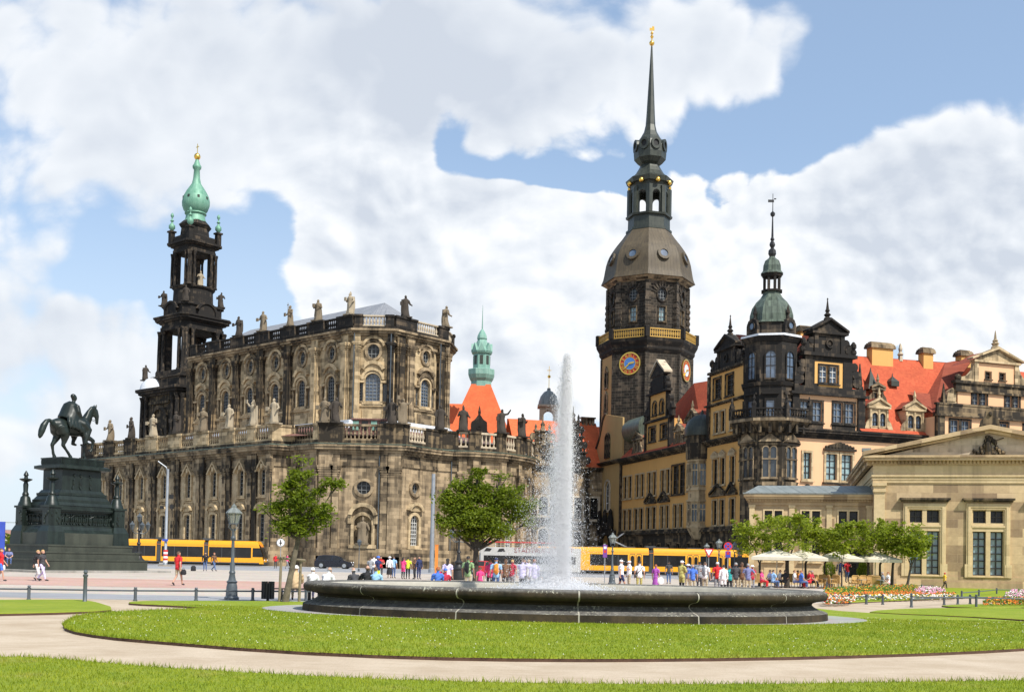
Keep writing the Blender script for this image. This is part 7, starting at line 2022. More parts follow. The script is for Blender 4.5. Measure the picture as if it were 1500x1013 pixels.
tram('tram', 'long yellow tram passing in front of the orange palace behind the crowd', X2, xs(1110), 136.5, [xs(953), xs(1100) - 1.5], [('w', 1.0, xs(845)), ('w', xs(864), xs(919)), ('d', xs(921), xs(940)), ('w', xs(941), xs(951)), ('w', xs(957), xs(1003)), ('d', xs(1005), xs(1023)), ('w', xs(1025), xs(1049)), ('d', xs(1050), xs(1067)), ('w', xs(1069), xs(1095))])
# ---- sightseeing bus
bx = hx(702, 124.0)
plain('bus_cream', (.46, .45, .42), .5)
bus = thing('tour_bus', 'white open-top double-decker tour bus with red canopy behind the middle tree', 'bus', (bx, 124.0, 0))
BL = 11.4
m = MB(); m.prism([(0.15, 0), (BL - .1, 0), (BL, .3), (BL, 2.2), (BL - .1, 2.5), (.15, 2.5), (0, 2.2), (0, .3)], .35, 2.3); m.box(.1, BL - .1, 0.0, .12, 2.3, 3.0).box(.1, BL - .1, 2.38, 2.5, 2.3, 3.0).box(0, .12, 0, 2.5, 2.3, 3.0).box(BL - .12, BL, 0, 2.5, 2.3, 3.0); m.build('body', 'bus_cream', bus)
MB().box(.5, BL - .6, -.012, .03, 1.15, 2.05).build('window', 'glass_black', bus); MB().box(.12, BL - .12, .12, 2.38, 2.28, 2.34).build('upper_deck', 'tram_grey', bus)
m = MB().box(-.1, BL * .86, -.05, 2.55, 3.5, 3.62); m.build('canopy', 'red_paint', bus)
for x in np.arange(.3, BL * .85, 1.5): MB().tube([(x, .05, 3.0), (x, .05, 3.5)], .035, 4).build('canopy_post', 'white_paint', bus)
m = MB().tube([(.1, .02, 3.2), (BL - .1, .02, 3.2)], .03, 4); m.build('handrail', 'steel', bus)
for x in (2.1, 8.6):
    m = MB().frame(T(x, -.02, .48) @ Matrix.Rotation(PI / 2, 4, 'X')); m.lathe([(.48, -.2), (.48, .02), (.28, .05)], 16); m.build('wheel', 'black_rubber', bus)
def lettering(text, size, parent, M, mat, name='lettering', extr=.01):
    cu = bpy.data.curves.new(name, 'FONT'); cu.body = text; cu.size = size; cu.extrude = extr; cu.align_x = 'LEFT'
    o = bpy.data.objects.new('tmp', cu); COL.objects.link(o)
    dg = bpy.context.evaluated_depsgraph_get(); me = bpy.data.meshes.new_from_object(o.evaluated_get(dg), depsgraph=dg)
    bpy.data.objects.remove(o); me.materials.clear(); me.materials.append(MATS[mat]); me.name = name
    if not me.uv_layers: box_uv(me)
    return put(name, me, parent, M)
plain('lettering_red', (0.22, 0.03, 0.03), 0.6)
lettering('STADTRUNDFAHRT', .74, bus, T(3.9, -.02, 2.42) @ Matrix.Rotation(PI / 2, 4, 'X'), 'lettering_red')
m = MB(); m.slab([(.5, 2.5), (1.2, 2.5), (1.4, 2.8), (.8, 2.9)], -.015, .02).slab([(2.0, 2.45), (2.9, 2.5), (2.7, 2.85), (2.2, 2.8)], -.015, .02); m.build('painted_motif', 'iron_black', bus)
# ---- cars
def car(label, x, y, rz, L, W, H, paint, suv=False, group=None):
    c = thing('parked_car', label, 'car', (x, y, 0), rz, group)
    g = .22 if suv else .17
    lo = [(-.5, g + .12), (-.47, g), (.47, g), (.5, g + .1), (.5, .42 * H), (.485, .5 * H), (.30, .58 * H), (-.40, .60 * H), (-.49, .58 * H)]
    up = [(.30, .57 * H), (.13, .93 * H), (.03, .985 * H), (-.25, H), (-.40, .94 * H), (-.47, .60 * H)]
    def sweep(pts, w0, w1, name, mat, zt):
        m = MB(); n = len(pts)
        fac = [w0 + (w1 - w0) * max(0, min(1, (z - zt) / (H - zt))) for _, z in pts]
        i = m.add([(px_ * L, -f * W / 2, z) for (px_, z), f in zip(pts, fac)] + [(px_ * L, f * W / 2, z) for (px_, z), f in zip(pts, fac)])
        m.face(range(i, i + n)); m.face(range(i + 2 * n - 1, i + n - 1, -1))
        for a in range(n): m.face((i + (a + 1) % n, i + a, i + n + a, i + n + (a + 1) % n))
        return m
    sweep(lo, 1, .97, 'body', paint, .3 * H).build('body', paint, c, None, 25)
    sweep(up, .95, .74, 'cabin', paint, .58 * H).build('cabin', paint, c, None, 25)
    for sg in (-1, 1):
        for a in ([(-.02, .62), (.25, .62), (.12, .9), (.0, .94)], [(-.42, .64), (-.05, .62), (-.03, .945), (-.25, .955), (-.38, .9)]):
            m = MB(); f = [sg * (W / 2 * (.95 - .21 * (z * H - .58 * H) / (.42 * H)) + .008) for _, z in a]; p = [(px_ * L, y_, z * H) for (px_, z), y_ in zip(a, f)]
            m.poly(p if sg < 0 else p[::-1]); m.build('side_window', 'glass_black', c)
    m = MB(); m.poly([(.302 * L, -.44 * W, .6 * H), (.302 * L, .44 * W, .6 * H), (.145 * L, .38 * W, .91 * H), (.145 * L, -.38 * W, .91 * H)]); m.build('windscreen', 'glass_dark', c)
    for px_ in (-.31, .31):
        for sg in (-1, 1):
            r = .235 * H
            m = MB().frame(T(px_ * L, sg * W * .485, r) @ Matrix.Rotation(PI / 2, 4, 'X')); m.lathe([(r, -.11), (r, .11)], 18); w_ = m.build('wheel', 'black_rubber', c)
            m = MB().frame(T(px_ * L, sg * W * .485, r) @ Matrix.Rotation(PI / 2, 4, 'X')); m.lathe([(r * .62, -.125), (r * .62, .125)], 12); m.build('rim', 'steel', w_)
    for sg in (-1, 1):
        MB().ell((.487 * L, sg * .36 * W, .47 * H), .08, .16, .09, 8, 5).build('headlight', 'white_paint', c)
        MB().ell((-.49 * L, sg * .4 * W, .54 * H), .05, .12, .1, 6, 4).build('tail_light', 'red_paint', c)
        MB().ell((.2 * L, sg * .54 * W, .64 * H), .07, .1, .07, 6, 4).build('mirror', paint, c)
    MB().box(.495 * L, .508 * L, -.26, .26, .28 * H, .36 * H).build('number_plate', 'white_paint', c)
    return c
car('dark metallic off-road car parked at the foot of the church, nose to the right', hx(490, 141), 141, -.05, 4.75, 1.9, 1.72, 'car_dark', True)
car('red car half hidden by the middle tree trunk, in front of the bus', hx(711, 117), 117, .1, 4.0, 1.75, 1.45, 'car_red')
car('silver car seen head-on among the crowd in front of the palace', hx(1018, 108), 108, -PI / 2 + .25, 4.2, 1.75, 1.5, 'car_silver')
car('silver car parked at the left edge of the café trees', hx(1109, 100), 100, PI - .4, 4.2, 1.75, 1.5, 'car_silver')

# ================================================================ lamps, poles, signs, fences
def street_lamp(label, u, Y, H=3.55, cat='street lamp', group='gas style street lamps', k_=1.0):
    L = thing('street_lamp', label, cat, (hx(u, Y), Y, 0), 0, group, H / 3.55)
    m = MB().lathe([(.27, 0), (.27, .1), (.22, .16), (.2, .5), (.17, .62), (.21, .68), (.14, .74), (.1, .95), (.12, 1.02), (.085, 1.1), (.095, 1.35), (.065, 1.42), (.055, 2.2), (.09, 2.24), (.09, 2.3), (.05, 2.36), (.045, 2.62)], 14); m.build('post', 'iron_grey', L, None, 30)
    m = MB()
    for a in range(4):
        c, s_ = math.cos(a * PI / 2 + PI / 4), math.sin(a * PI / 2 + PI / 4); m.tube([(.05 * c, .05 * s_, 2.55), (.2 * c, .2 * s_, 2.68), (.17 * c, .17 * s_, 2.8)], .016, 5)
    m.lathe([(.12, 2.78), (.19, 2.8), (.19, 2.83)], 6); m.build('bracket', 'iron_grey', L)
    m = MB().lathe([(.165, 2.83), (.26, 3.2)], 6, cap=False); m.build('lantern_glass', 'lantern_glass', L)
    m = MB()
    for a in range(6):
        t = 2 * PI * a / 6; m.tube([(.17 * math.cos(t), .17 * math.sin(t), 2.83), (.265 * math.cos(t), .265 * math.sin(t), 3.2)], .02, 4)
    m.build('lantern_frame', 'iron_grey', L)
    m = MB().lathe([(.3, 3.19), (.3, 3.22), (.2, 3.33), (.1, 3.4), (.09, 3.47), (.04, 3.5), (.02, 3.56)], 6); m.build('lantern_roof', 'roof_slate', L)
    return L
m, k, b, o = new_mat('lantern_glass', .1, 0, .5)
setc(k, b, 'Base Color', (.42, .45, .40)); tr = k.n('ShaderNodeBsdfTransparent'); ms = k.n('ShaderNodeMixShader', {0: .4, 1: tr.outputs[0], 2: b.outputs[0]}); k.t.links.new(ms.outputs[0], o.inputs[0])
street_lamp('green-grey lamp post with a glazed lantern beside the slatted bin', 341, 40.2, 3.5)
street_lamp('lamp post right of the jet, in front of the yellow tram', 897, 80, 3.75)
street_lamp('lamp post behind the give-way sign, leftmost of three together', 1035, 112, 3.7)
street_lamp('tallest lamp post of three together left of the café trees', 1053, 96, 3.8)
street_lamp('lamp post at the edge of the café tree crown, right of the round sign', 1076, 106, 3.8)
def candelabrum(label, u, Y, H):
    L = thing('candelabrum_lamp', label, 'street lamp', (hx(u, Y), Y, 0), 0, 'many armed cast iron lamps', H / 5.2)
    m = MB().lathe([(.75, 0), (.75, .25), (.6, .35), (.55, .9), (.62, 1.0), (.4, 1.15), (.3, 1.4), (.4, 1.6), (.2, 1.8), (.14, 2.4), (.2, 2.5), (.1, 2.7), (.09, 3.6), (.2, 3.7), (.1, 3.85), (.07, 4.6)], 12); m.build('post', 'iron_black', L, None, 35)
    for a in range(5):
        t = 2 * PI * a / 5 + .3; r, z = (.75, 3.75) if a < 4 else (0, 4.5)
        m = MB()
        if r: m.tube([(0, 0, 3.5), (.4 * math.cos(t), .4 * math.sin(t), 3.4), (r * math.cos(t), r * math.sin(t), 3.7)], .04, 5)
        m.lathe([(.1, z), (.22, z + .45), (.25, z + .47), (.08, z + .68), (.02, z + .8)], 6, (r * math.cos(t), r * math.sin(t))); m.build('lantern', 'iron_grey', L)
candelabrum('dark many-armed lamp in front of the left tram beside the monument', 203, 95, 4.9)
candelabrum('dark many-armed lamp left of the middle tree trunk', 672, 84, 4.4)
def pole(label, u, Y, H, r, extras):
    p = thing('tram_pole', label, 'pole', (hx(u, Y), Y, 0), 0, 'grey overhead line poles')
    MB().lathe([(r * 1.4, 0), (r * 1.4, .4), (r, .5), (r * .8, H)], 10).build('mast', 'steel', p, None, 40)
    if extras:
        MB().tube([(0, 0, H - .6), (-.2, 0, H + .2), (-1.2, 0, H + .9)], .07, 5).build('arm', 'steel', p)
        m = MB().cbox(-.6, 0, 7.0, .35, .4, .35).cbox(.6, 0, 7.1, .35, .5, .5).cbox(.5, 0, 8.3, .5, .3, .5); m.tube([(-.7, 0, 7.1), (.7, 0, 7.1)], .05, 4); m.build('signal_box', 'iron_black', p)
        for i in range(3):
            m = MB().lathe([(r * 1.45, .7 + i * .5), (r * 1.45, .95 + i * .5)], 10); m.build('warning_band', 'red_paint', p)
            m = MB().lathe([(r * 1.44, .45 + i * .5), (r * 1.44, .7 + i * .5)], 10); m.build('warning_band', 'white_paint', p)
        MB().cbox(0, -.3, 3.1, .7, .05, .25).build('plate', 'blue_paint', p); MB().lathe([(.9, 0), (.8, .12)], 12).build('foot', 'wood_grey', p)
pole('tall grey pole with red and white striped foot in front of the left tram', 242.5, 132, 11.6, .19, True)
pole('plain tall grey pole in front of the church end wall', 632.5, 122, 10.9, .25, False)
pb = thing('marker_post', 'bright orange upright post right of the plain grey pole', 'post', (hx(639.5, 110), 110, 0)); MB().cbox(0, 0, 1.45, .28, .28, 2.9).build('post', 'orange_paint', pb); MB().cbox(0, 0, 2.93, .34, .34, .06).build('cap', 'orange_paint', pb)
def sign(label, u, Y, H, cat='road sign'):
    s_ = thing('road_sign', label, cat, (hx(u, Y), Y, 0)); MB().tube([(0, 0, 0), (0, 0, H)], .035, 6).build('post', 'steel', s_); return s_
def disc(M, r, y, n=24): return MB().frame(M).slab([(r * math.cos(2 * PI * i / n), r * math.sin(2 * PI * i / n)) for i in range(n)], -y, .0)
s1 = sign('round blue and red no-stopping sign above a small plate', 1066, 92, 3.35)
disc(T(0, -.05, 3.1), .36, .02).build('sign_face', 'red_paint', s1); disc(T(0, -.05, 3.1), .28, .03).build('sign_centre', 'blue_paint', s1)
for a in (PI / 4, -PI / 4): MB().frame(T(0, -.05, 3.1) @ Matrix.Rotation(a, 4, 'Y')).box(-.28, .28, -.04, 0, -.04, .04).build('red_bar', 'red_paint', s1)
MB().box(-.22, .22, -.08, -.05, 2.15, 2.7).build('plate', 'purple_paint', s1); MB().box(-.18, .18, -.09, -.05, 2.2, 2.38).build('plate_panel', 'blue_paint', s1); MB().box(-.1, .1, -.092, -.05, 2.42, 2.62).build('pictogram', 'red_paint', s1)
s2 = sign('white triangular give-way sign with red border', 1038, 90, 2.6)
MB().slab([(-.42, 2.85), (0, 2.1), (.42, 2.85)], -.07, -.045).build('sign_face', 'red_paint', s2); MB().slab([(-.27, 2.77), (0, 2.28), (.27, 2.77)], -.08, -.045).build('sign_centre', 'white_paint', s2)
s3 = sign('tall narrow purple sign on a white pole left of the lamp post', 886, 84, 3.0)
MB().box(-.16, .16, -.07, -.04, 1.95, 2.9).build('sign_face', 'purple_paint', s3); MB().box(-.1, .1, -.08, -.04, 2.3, 2.5).build('pictogram', 'red_paint', s3); MB().box(-.1, .1, -.08, -.04, 2.6, 2.78).build('pictogram', 'white_paint', s3)
s4 = sign('small round white sign on a thin post beside the left tree', 411, 100, 3.0)
disc(T(0, -.05, 2.75), .38, .02).build('sign_face', 'steel', s4); disc(T(0, -.05, 2.75), .32, .03).build('sign_centre', 'white_paint', s4); MB().box(-.05, .05, -.09, -.05, 2.5, 3.0).build('pictogram', 'iron_black', s4); MB().box(-.14, .14, -.09, -.05, 2.68, 2.76).build('pictogram', 'iron_black', s4)
s5 = thing('notice_board', 'blue upright panel at the left edge of the photo', 'sign', (hx(-3, 78), 78, 0)); MB().box(-.5, .45, -.05, .05, 1.1, 3.6).build('panel', 'blue_paint', s5); MB().tube([(0, 0, 0), (0, 0, 1.1)], .05, 6).build('post', 'steel', s5)
s6 = thing('lamp_standard', 'slim blue-grey standard with a small lantern right of the dark car', 'street lamp', (hx(526, 120), 120, 0)); MB().lathe([(.12, 0), (.1, .3), (.05, .4), (.045, 2.8)], 8).build('post', 'iron_grey', s6); MB().lathe([(.1, 2.8), (.24, 3.2), (.26, 3.25), (.05, 3.5)], 6).build('lantern', 'iron_grey', s6)
# ---- low rails
def rail_fence(label, pts, h, posts, r=.03, top=True, gname=None):
    f = thing('rail_fence', label, 'fence', (*pts[0], 0), 0, gname)
    base = Vector((*pts[0], 0))
    m = MB()
    for p, q in zip(pts, pts[1:]): m.tube([(p[0] - base.x, p[1] - base.y, h * .82), (q[0] - base.x, q[1] - base.y, h * .82)], r, 6)
    m.build('rail', 'iron_grey', f)
    for p in posts:
        q = MB().lathe([(.075, 0), (.075, h * .12), (.055, h * .16), (.055, h * .86), (.07, h * .88), (.07, h * .93), (.035, h * .96), (.06, h * 1.02), (.05, h * 1.08), (.01, h * 1.1)], 8, (p[0] - base.x, p[1] - base.y)); q.build('post', 'iron_grey', f, None, 40)
    return f
def G(u, v): return gpt(u, v)
rail_fence('low iron rail along the far left lawn, left of the tall bollard', [G(-60, 878), G(42, 879), G(123, 880)], .46, [G(-50, 878), G(42, 879)])
rail_fence('low iron rail with three posts behind the left lawn, ending at the bin', [G(126, 879.5), G(198, 880), G(287, 880), G(370, 880), G(455, 880)], .44, [G(198, 880), G(287, 880), G(370, 880), G(448, 880)])
tb = thing('bollard', 'tall slim iron bollard standing alone between the left lawns', 'bollard', (*G(124, 884), 0)); MB().lathe([(.1, 0), (.1, .06), (.065, .1), (.06, .85), (.08, .88), (.08, .93), (.04, .95), (.07, 1.0), (.06, 1.05), (.02, 1.08)], 10).build('post', 'iron_grey', tb, None, 40)
rail_fence('low iron rail just right of the fountain, nearest to the basin', [G(1212, 884), G(1244, 884.5), G(1269, 885), G(1293, 885.5)], .43, [G(1244, 884.5), G(1269, 885), G(1293, 885.5)])
rail_fence('long low iron rail in front of the flower beds at right', [G(1335, 889.5), G(1430, 891), G(1540, 893)], .55, [G(1335, 889.5), G(1430, 891), G(1530, 893)])
rail_fence('short iron rail behind the long one at right', [G(1335, 889), G(1383, 886), G(1403, 885), G(1421, 884.5), G(1471, 887)], .42, [G(1383, 886), G(1403, 885), G(1421, 884.5), G(1471, 887)])
rail_fence('thin rail round the far flower bed at right', [G(1408.7, 877), G(1434, 874.5), G(1460, 871), G(1530, 872)], .42, [G(1408.7, 877), G(1434, 874.5), G(1460, 871)])
rail_fence('thin low rail along the guardhouse wall behind the lawn', [G(1312, 861), G(1350, 861), G(1387, 861.5), G(1423, 862)], .3, [G(1312, 861), G(1350, 861), G(1387, 861.5), G(1423, 862)], .02)
# ---- bin and benches
bn = thing('litter_bin', 'dark slatted litter bin between the lamp post and the staked tree', 'bin', (*G(392, 880.5), 0))
for i in range(14):
    t = 2 * PI * i / 14; MB().frame(RZ(t) @ T(0, -.21)).box(-.036, .036, -.02, .02, .1, .72).build('slat', 'iron_black', bn)
MB().lathe([(.19, .1), (.19, .66)], 14, cap=True).build('liner', 'black_rubber', bn); MB().lathe([(.05, 0), (.05, .12)], 8).build('foot', 'iron_black', bn)
plain('bench_wood', (.035, .03, .026), .7)
def bench(label, x, y, rz, L=1.9, back=False):
    b_ = thing('park_bench', label, 'bench', (x, y, 0), rz, 'dark benches behind the fountain')
    for i in range(4): MB().box(-L / 2, L / 2, -.2 + i * .115, -.2 + i * .115 + .095, .41, .45).build('seat_slat', 'bench_wood', b_)
    for sx_ in (-1, 1):
        m = MB().box(sx_ * (L / 2 - .25) - .03, sx_ * (L / 2 - .25) + .03, -.2, .24, .36, .41); m.box(sx_ * (L / 2 - .25) - .03, sx_ * (L / 2 - .25) + .03, -.19, -.13, 0, .36).box(sx_ * (L / 2 - .25) - .03, sx_ * (L / 2 - .25) + .03, .17, .23, 0, .36); m.build('leg', 'iron_black', b_)
    return b_
BEN = [('dark backless bench with the man in the tan vest', 441, 41.0), ('dark bench half hidden by the left end of the basin', 482, 41.6), ('dark bench behind the basin, left of the café crowd side', 538, 43.0), ('dark bench behind the basin under the middle tree', 652, 47.0)]
for lb, u, Y in BEN: bench(lb, hx(u, Y), Y, 0.03)
# ---- café under the trees
def parasol(label, x, y, s_, h):
    p = thing('parasol', label, 'parasol', (x, y, 0), -ga, 'cream café parasols')
    MB().tube([(0, 0, 0), (0, 0, h + .55)], .04, 8).build('pole', 'canvas', p); MB().box(-.35, .35, -.35, .35, 0, .1).build('foot', 'granite_pale', p)
    m = MB(); e = [(-s_, -s_), (s_, -s_), (s_, s_), (-s_, s_)]
    for a in range(4):
        q, r = e[a], e[(a + 1) % 4]; m.poly([(*q, h), (*r, h), (0, 0, h + .6)]); m.poly([(*q, h - .22), (*r, h - .22), (*r, h), (*q, h)])
    m.build('canopy', 'canvas', p)
    for a in range(4): MB().tube([(0, 0, h + .1), (e[a][0] * .97, e[a][1] * .97, h)], .02, 4).build('rib', 'canvas', p)
PS = [('cream square parasol at the left end of the café', 1138, 80.0), ('cream parasol second from the left of the café', 1176, 81.5), ('cream parasol in front of the guardhouse door', 1228, 82.5), ('cream parasol at the right end of the café', 1282, 83.0)]
for lb, u, Y in PS: parasol(lb, hx(u, Y), Y, 1.75, 2.2)
def wicker_chair(label, x, y, rz):
    c = thing('wicker_chair', label, 'chair', (x, y, 0), rz, 'wicker café chairs')
    MB().box(-.26, .26, -.26, .26, .38, .45).build('seat', 'wicker', c); m = MB(); m.tube([(-.26, .24, .45), (-.28, .3, .9), (-.2, .33, .98), (.2, .33, .98), (.28, .3, .9), (.26, .24, .45)], .035, 6); m.poly([(-.26, .25, .45), (.26, .25, .45), (.25, .33, .97), (-.25, .33, .97)]); m.poly([(-.26, .262, .45), (-.25, .342, .97), (.25, .342, .97), (.26, .262, .45)]); m.build('backrest', 'wicker', c)
    for sx_ in (-1, 1):
        for sy_ in (-1, 1): MB().tube([(sx_ * .23, sy_ * .22, .38), (sx_ * .25, sy_ * .25, 0)], .022, 5).build('leg', 'wicker', c)
        MB().tube([(sx_ * .28, .28, .68), (sx_ * .29, -.2, .66), (sx_ * .26, -.24, .45)], .025, 5).build('arm', 'wicker', c)
WC = [(1110, 79, 2.9), (1197, 80, .3), (1204, 81, -.4), (1220, 79.5, 1.6), (1226, 81, 2.6), (1250, 80.5, -1.5), (1256, 80, .1), (1268, 80.5, .2), (1277, 81, -.2), (1284, 80.2, 2.8), (1188, 82, .5), (1162, 82.5, .2)]
WL = ['wicker chair at the left end of the café, beside the red bag', 'empty wicker chair right of the seated woman in red', 'wicker chair behind the empty one right of the woman in red', 'wicker chair tipped side-on left of the guardhouse steps', 'wicker chair turned away left of the guardhouse steps', 'wicker chair side-on below the guardhouse door', 'wicker chair right of the guardhouse door, first of a row of three', 'wicker chair in the middle of the row right of the door', 'wicker chair at the right of the row near the last parasol', 'wicker chair beside the man at the right café table', 'wicker chair behind the red woman at the café', 'wicker chair behind the seated man in blue']
for (u, Y, rz), lb in zip(WC, WL): wicker_chair(lb, hx(u, Y), Y, rz)
for u, Y, lb in ((1130, 79, 'small round café table at the left end of the café'), (1172, 79.5, 'round café table before the man in the blue shirt'), (1213, 80, 'small round café table between the two side-on wicker chairs'), (1262, 79.2, 'round café table right of the guardhouse door'), (1290, 79.5, 'round café table at the right end of the café')):
    t_ = thing('cafe_table', lb, 'table', (hx(u, Y), Y, 0), 0, 'round café tables'); MB().lathe([(.38, .7), (.38, .73)], 20).build('tabletop', 'steel', t_); MB().lathe([(.25, 0), (.22, .03), (.03, .06), (.03, .7)], 10).build('pedestal', 'steel', t_)
for u, Y, lb in ((1215, 87.2, 'small clipped green shrub left of the guardhouse steps'), (1262, 86.6, 'small clipped green shrub right of the guardhouse door')):
    pass
# ---- flower beds
def flowerbed(name, label, px, cols, n, h=.25, h0=.08):
    pts = [gpt(u, v, h0) for u, v in px]; P_ = np.array(pts); lo, hi = P_.min(0), P_.max(0)
    x = nr.uniform(lo[0], hi[0], n * 4); y = nr.uniform(lo[1], hi[1], n * 4); ok = inside(pts, x, y); x, y = x[ok][:n], y[ok][:n]; n = len(x)
    r = nr.uniform(.03, .07, n); z = h0 + nr.uniform(.06, h, n)
    d = np.array([(1, 0, 0), (0, 1, 0), (-1, 0, 0), (0, -1, 0), (0, 0, .7), (0, 0, -.5)])
    V = np.stack([x, y, z], 1)[:, None] + r[:, None, None] * d[None]
    f = np.array([[0, 1, 4], [1, 2, 4], [2, 3, 4], [3, 0, 4], [1, 0, 5], [2, 1, 5], [3, 2, 5], [0, 3, 5]])
    F = (np.arange(n)[:, None, None] * 6 + f[None]).reshape(-1, 3)
    mi = np.repeat(nr.choice(len(cols), n, p=[c[1] for c in cols]), 8)
    put(name, mesh_np(name, V.reshape(-1, 3), F, [c[0] for c in cols], mi), kind='stuff')
for nm, c in (('petal_orange', (.75, .20, .02)), ('petal_white', (.85, .82, .75)), ('petal_pink', (.75, .35, .5)), ('petal_red', (.5, .03, .03)), ('petal_yellow', (.8, .55, .05)), ('leaf_bed', (.09, .17, .02))): plain(nm, c, .8, 0, .1)
flowerbed('flower_bed', '', [(1207, 874), (1330, 870), (1400, 873), (1400, 876), (1300, 877), (1207, 878)], [('petal_orange', .55), ('petal_red', .1), ('leaf_bed', .35)], 3200)
flowerbed('flower_bed', '', [(1207, 878), (1300, 877), (1400, 876), (1400, 878), (1300, 879.5), (1207, 880)], [('petal_white', .5), ('petal_yellow', .15), ('leaf_bed', .35)], 1400)
flowerbed('flower_bed', '', [(1338, 872), (1352, 866), (1378, 869), (1388, 873), (1360, 876)], [('petal_pink', .6), ('petal_white', .2), ('leaf_bed', .2)], 1100, .4)
flowerbed('flower_bed', '', [(1206, 866), (1340, 861), (1345, 863), (1340, 867), (1206, 870)], [('petal_orange', .2), ('petal_yellow', .1), ('leaf_bed', .7)], 2200, .35)
flowerbed('flower_bed', '', [(1204, 882), (1235, 879.5), (1254, 882), (1240, 885.5), (1206, 886.5)], [('petal_orange', .25), ('petal_white', .3), ('petal_red', .1), ('leaf_bed', .35)], 900, .28)
flowerbed('flower_bed', '', [(1440, 884.5), (1470, 881.5), (1560, 881.5), (1560, 887), (1440, 887.5)], [('petal_orange', .45), ('petal_yellow', .1), ('leaf_bed', .45)], 1500, .3)
flowerbed('flower_bed', '', [(1472, 880), (1480, 873), (1560, 872), (1560, 882), (1472, 882)], [('petal_pink', .4), ('petal_white', .3), ('leaf_bed', .3)], 2200, .45)
flowerbed('flower_bed', '', [(1345, 868), (1375, 864), (1380, 866), (1350, 869)], [('petal_white', .7), ('leaf_bed', .3)], 400, .3)
# ================================================================ trees
def leaf_mat(name, dark, light):
    m, k, b, o = new_mat(name, .6, 0, .3)
    geo = k.n('ShaderNodeNewGeometry'); tc = k.n('ShaderNodeTexCoord').outputs['Object']
    c = k.mix(geo.outputs['Random Per Island'], dark, light)
    c = k.mix(k.mapr(k.noise(tc, 1.2, 3), .35, .65), c, k.mix(.5, c, light))
    setc(k, b, 'Base Color', c)
    tl = k.n('ShaderNodeBsdfTranslucent', {0: k.mix(1.0, c, (1.5, 1.5, .7), 'MULTIPLY')}); ms = k.n('ShaderNodeMixShader', {0: .5, 1: b.outputs[0], 2: tl.outputs[0]}); k.t.links.new(ms.outputs[0], o.inputs[0])
leaf_mat('leaf_maple', (.070, .115, .010), (.20, .25, .022)); leaf_mat('leaf_lime', (.115, .165, .014), (.27, .32, .032))
plain('bark', (.14, .115, .08), .95, 0, .4, 6, bump=.6); plain('bark_dark', (.06, .05, .04), .95, 0, .3, 6, bump=.6)
def tree(label, x, y, seed, H, crown, trunk_r, base_h, leaf, n_leaf, leaf_s, bark='bark', lean=(0, 0), shoots=0, group=None, spread=1.0):
    """crown: list of (dx, dy, z, rx, rz) masses measured from the photo"""
    r = random.Random(seed); q = np.random.default_rng(seed)
    t = thing('tree', label, 'tree', (x, y, 0), 0, group)
    m = MB()
    top = Vector((lean[0], lean[1], base_h))
    m.tube([(0, 0, 0), (lean[0] * .3 + .02, lean[1] * .3, base_h * .35), (lean[0] * .7, lean[1] * .7, base_h * .7), tuple(top)], [trunk_r * 1.35, trunk_r, trunk_r * .85, trunk_r * .75], 10)
    tips = []
    for dx, dy, z, rx, rz_ in crown:
        c = Vector((dx, dy, z)); mid = top.lerp(c, .5) + Vector((r.uniform(-.15, .15), r.uniform(-.15, .15), -.1))
        m.tube([tuple(top - Vector((0, 0, .15))), tuple(mid), tuple(c)], [trunk_r * .5, trunk_r * .3, trunk_r * .14], 6)
        for _ in range(5):
            e = c + Vector((r.gauss(0, .55) * rx, r.gauss(0, .55) * rx, r.gauss(.1, .55) * rz_)); tips.append(e)
            m.tube([tuple(mid.lerp(c, .6)), tuple(c.lerp(e, .5) + Vector((0, 0, .06))), tuple(e)], [trunk_r * .2, trunk_r * .12, trunk_r * .05], 5)
    m.build('trunk', bark, t, None, 50)
    # leaves: clumped sprays on the outside of each mass
    cs = []
    w = np.array([c[3] ** 2 * c[4] for c in crown]); w = w / w.sum()
    ncl = max(40, n_leaf // 42)
    for i in q.choice(len(crown), ncl, p=w):
        dx, dy, z, rx, rz_ = crown[i]
        d = q.normal(0, 1, 3); d /= np.linalg.norm(d); rad_ = q.uniform(.3, 1.0) ** .55 * (1 + q.normal(0, .10))
        cs.append((dx + d[0] * rx * rad_, dy + d[1] * rx * rad_, z + d[2] * rz_ * rad_, q.uniform(.12, .30) * spread))
    for _ in range(shoots):
        dx, dy, z, rx, rz_ = crown[q.integers(len(crown))]; a = q.uniform(0, 2 * PI); e = q.uniform(.9, 1.35)
        for s_ in range(4): cs.append((dx + math.cos(a) * rx * e * (.7 + .1 * s_), dy + math.sin(a) * rx * e * (.7 + .1 * s_), z + rz_ * (.5 + .2 * s_) * q.uniform(.6, 1), .09))
    cs = np.array(cs); per = n_leaf // len(cs)
    C_ = np.repeat(cs, per, axis=0); n = len(C_)
    P_ = C_[:, :3] + q.normal(0, 1, (n, 3)) * C_[:, 3:4] * np.array([1, 1, .62])
    u = q.normal(0, 1, (n, 3)); u[:, 2] *= .5; u /= np.linalg.norm(u, axis=1)[:, None]
    v = np.cross(u, q.normal(0, 1, (n, 3)) + np.array([0, 0, .6])); v /= np.linalg.norm(v, axis=1)[:, None]
    s_ = leaf_s * q.uniform(.6, 1.25, n)[:, None]
    V = np.stack([P_ - u * s_, P_ - v * s_ * .55 + u * s_ * .1, P_ + u * s_, P_ + v * s_ * .55 + u * s_ * .1], 1)
    put('crown', mesh_np('crown', V.reshape(-1, 3), np.arange(n * 4).reshape(-1, 4), [leaf]), t)
    return t
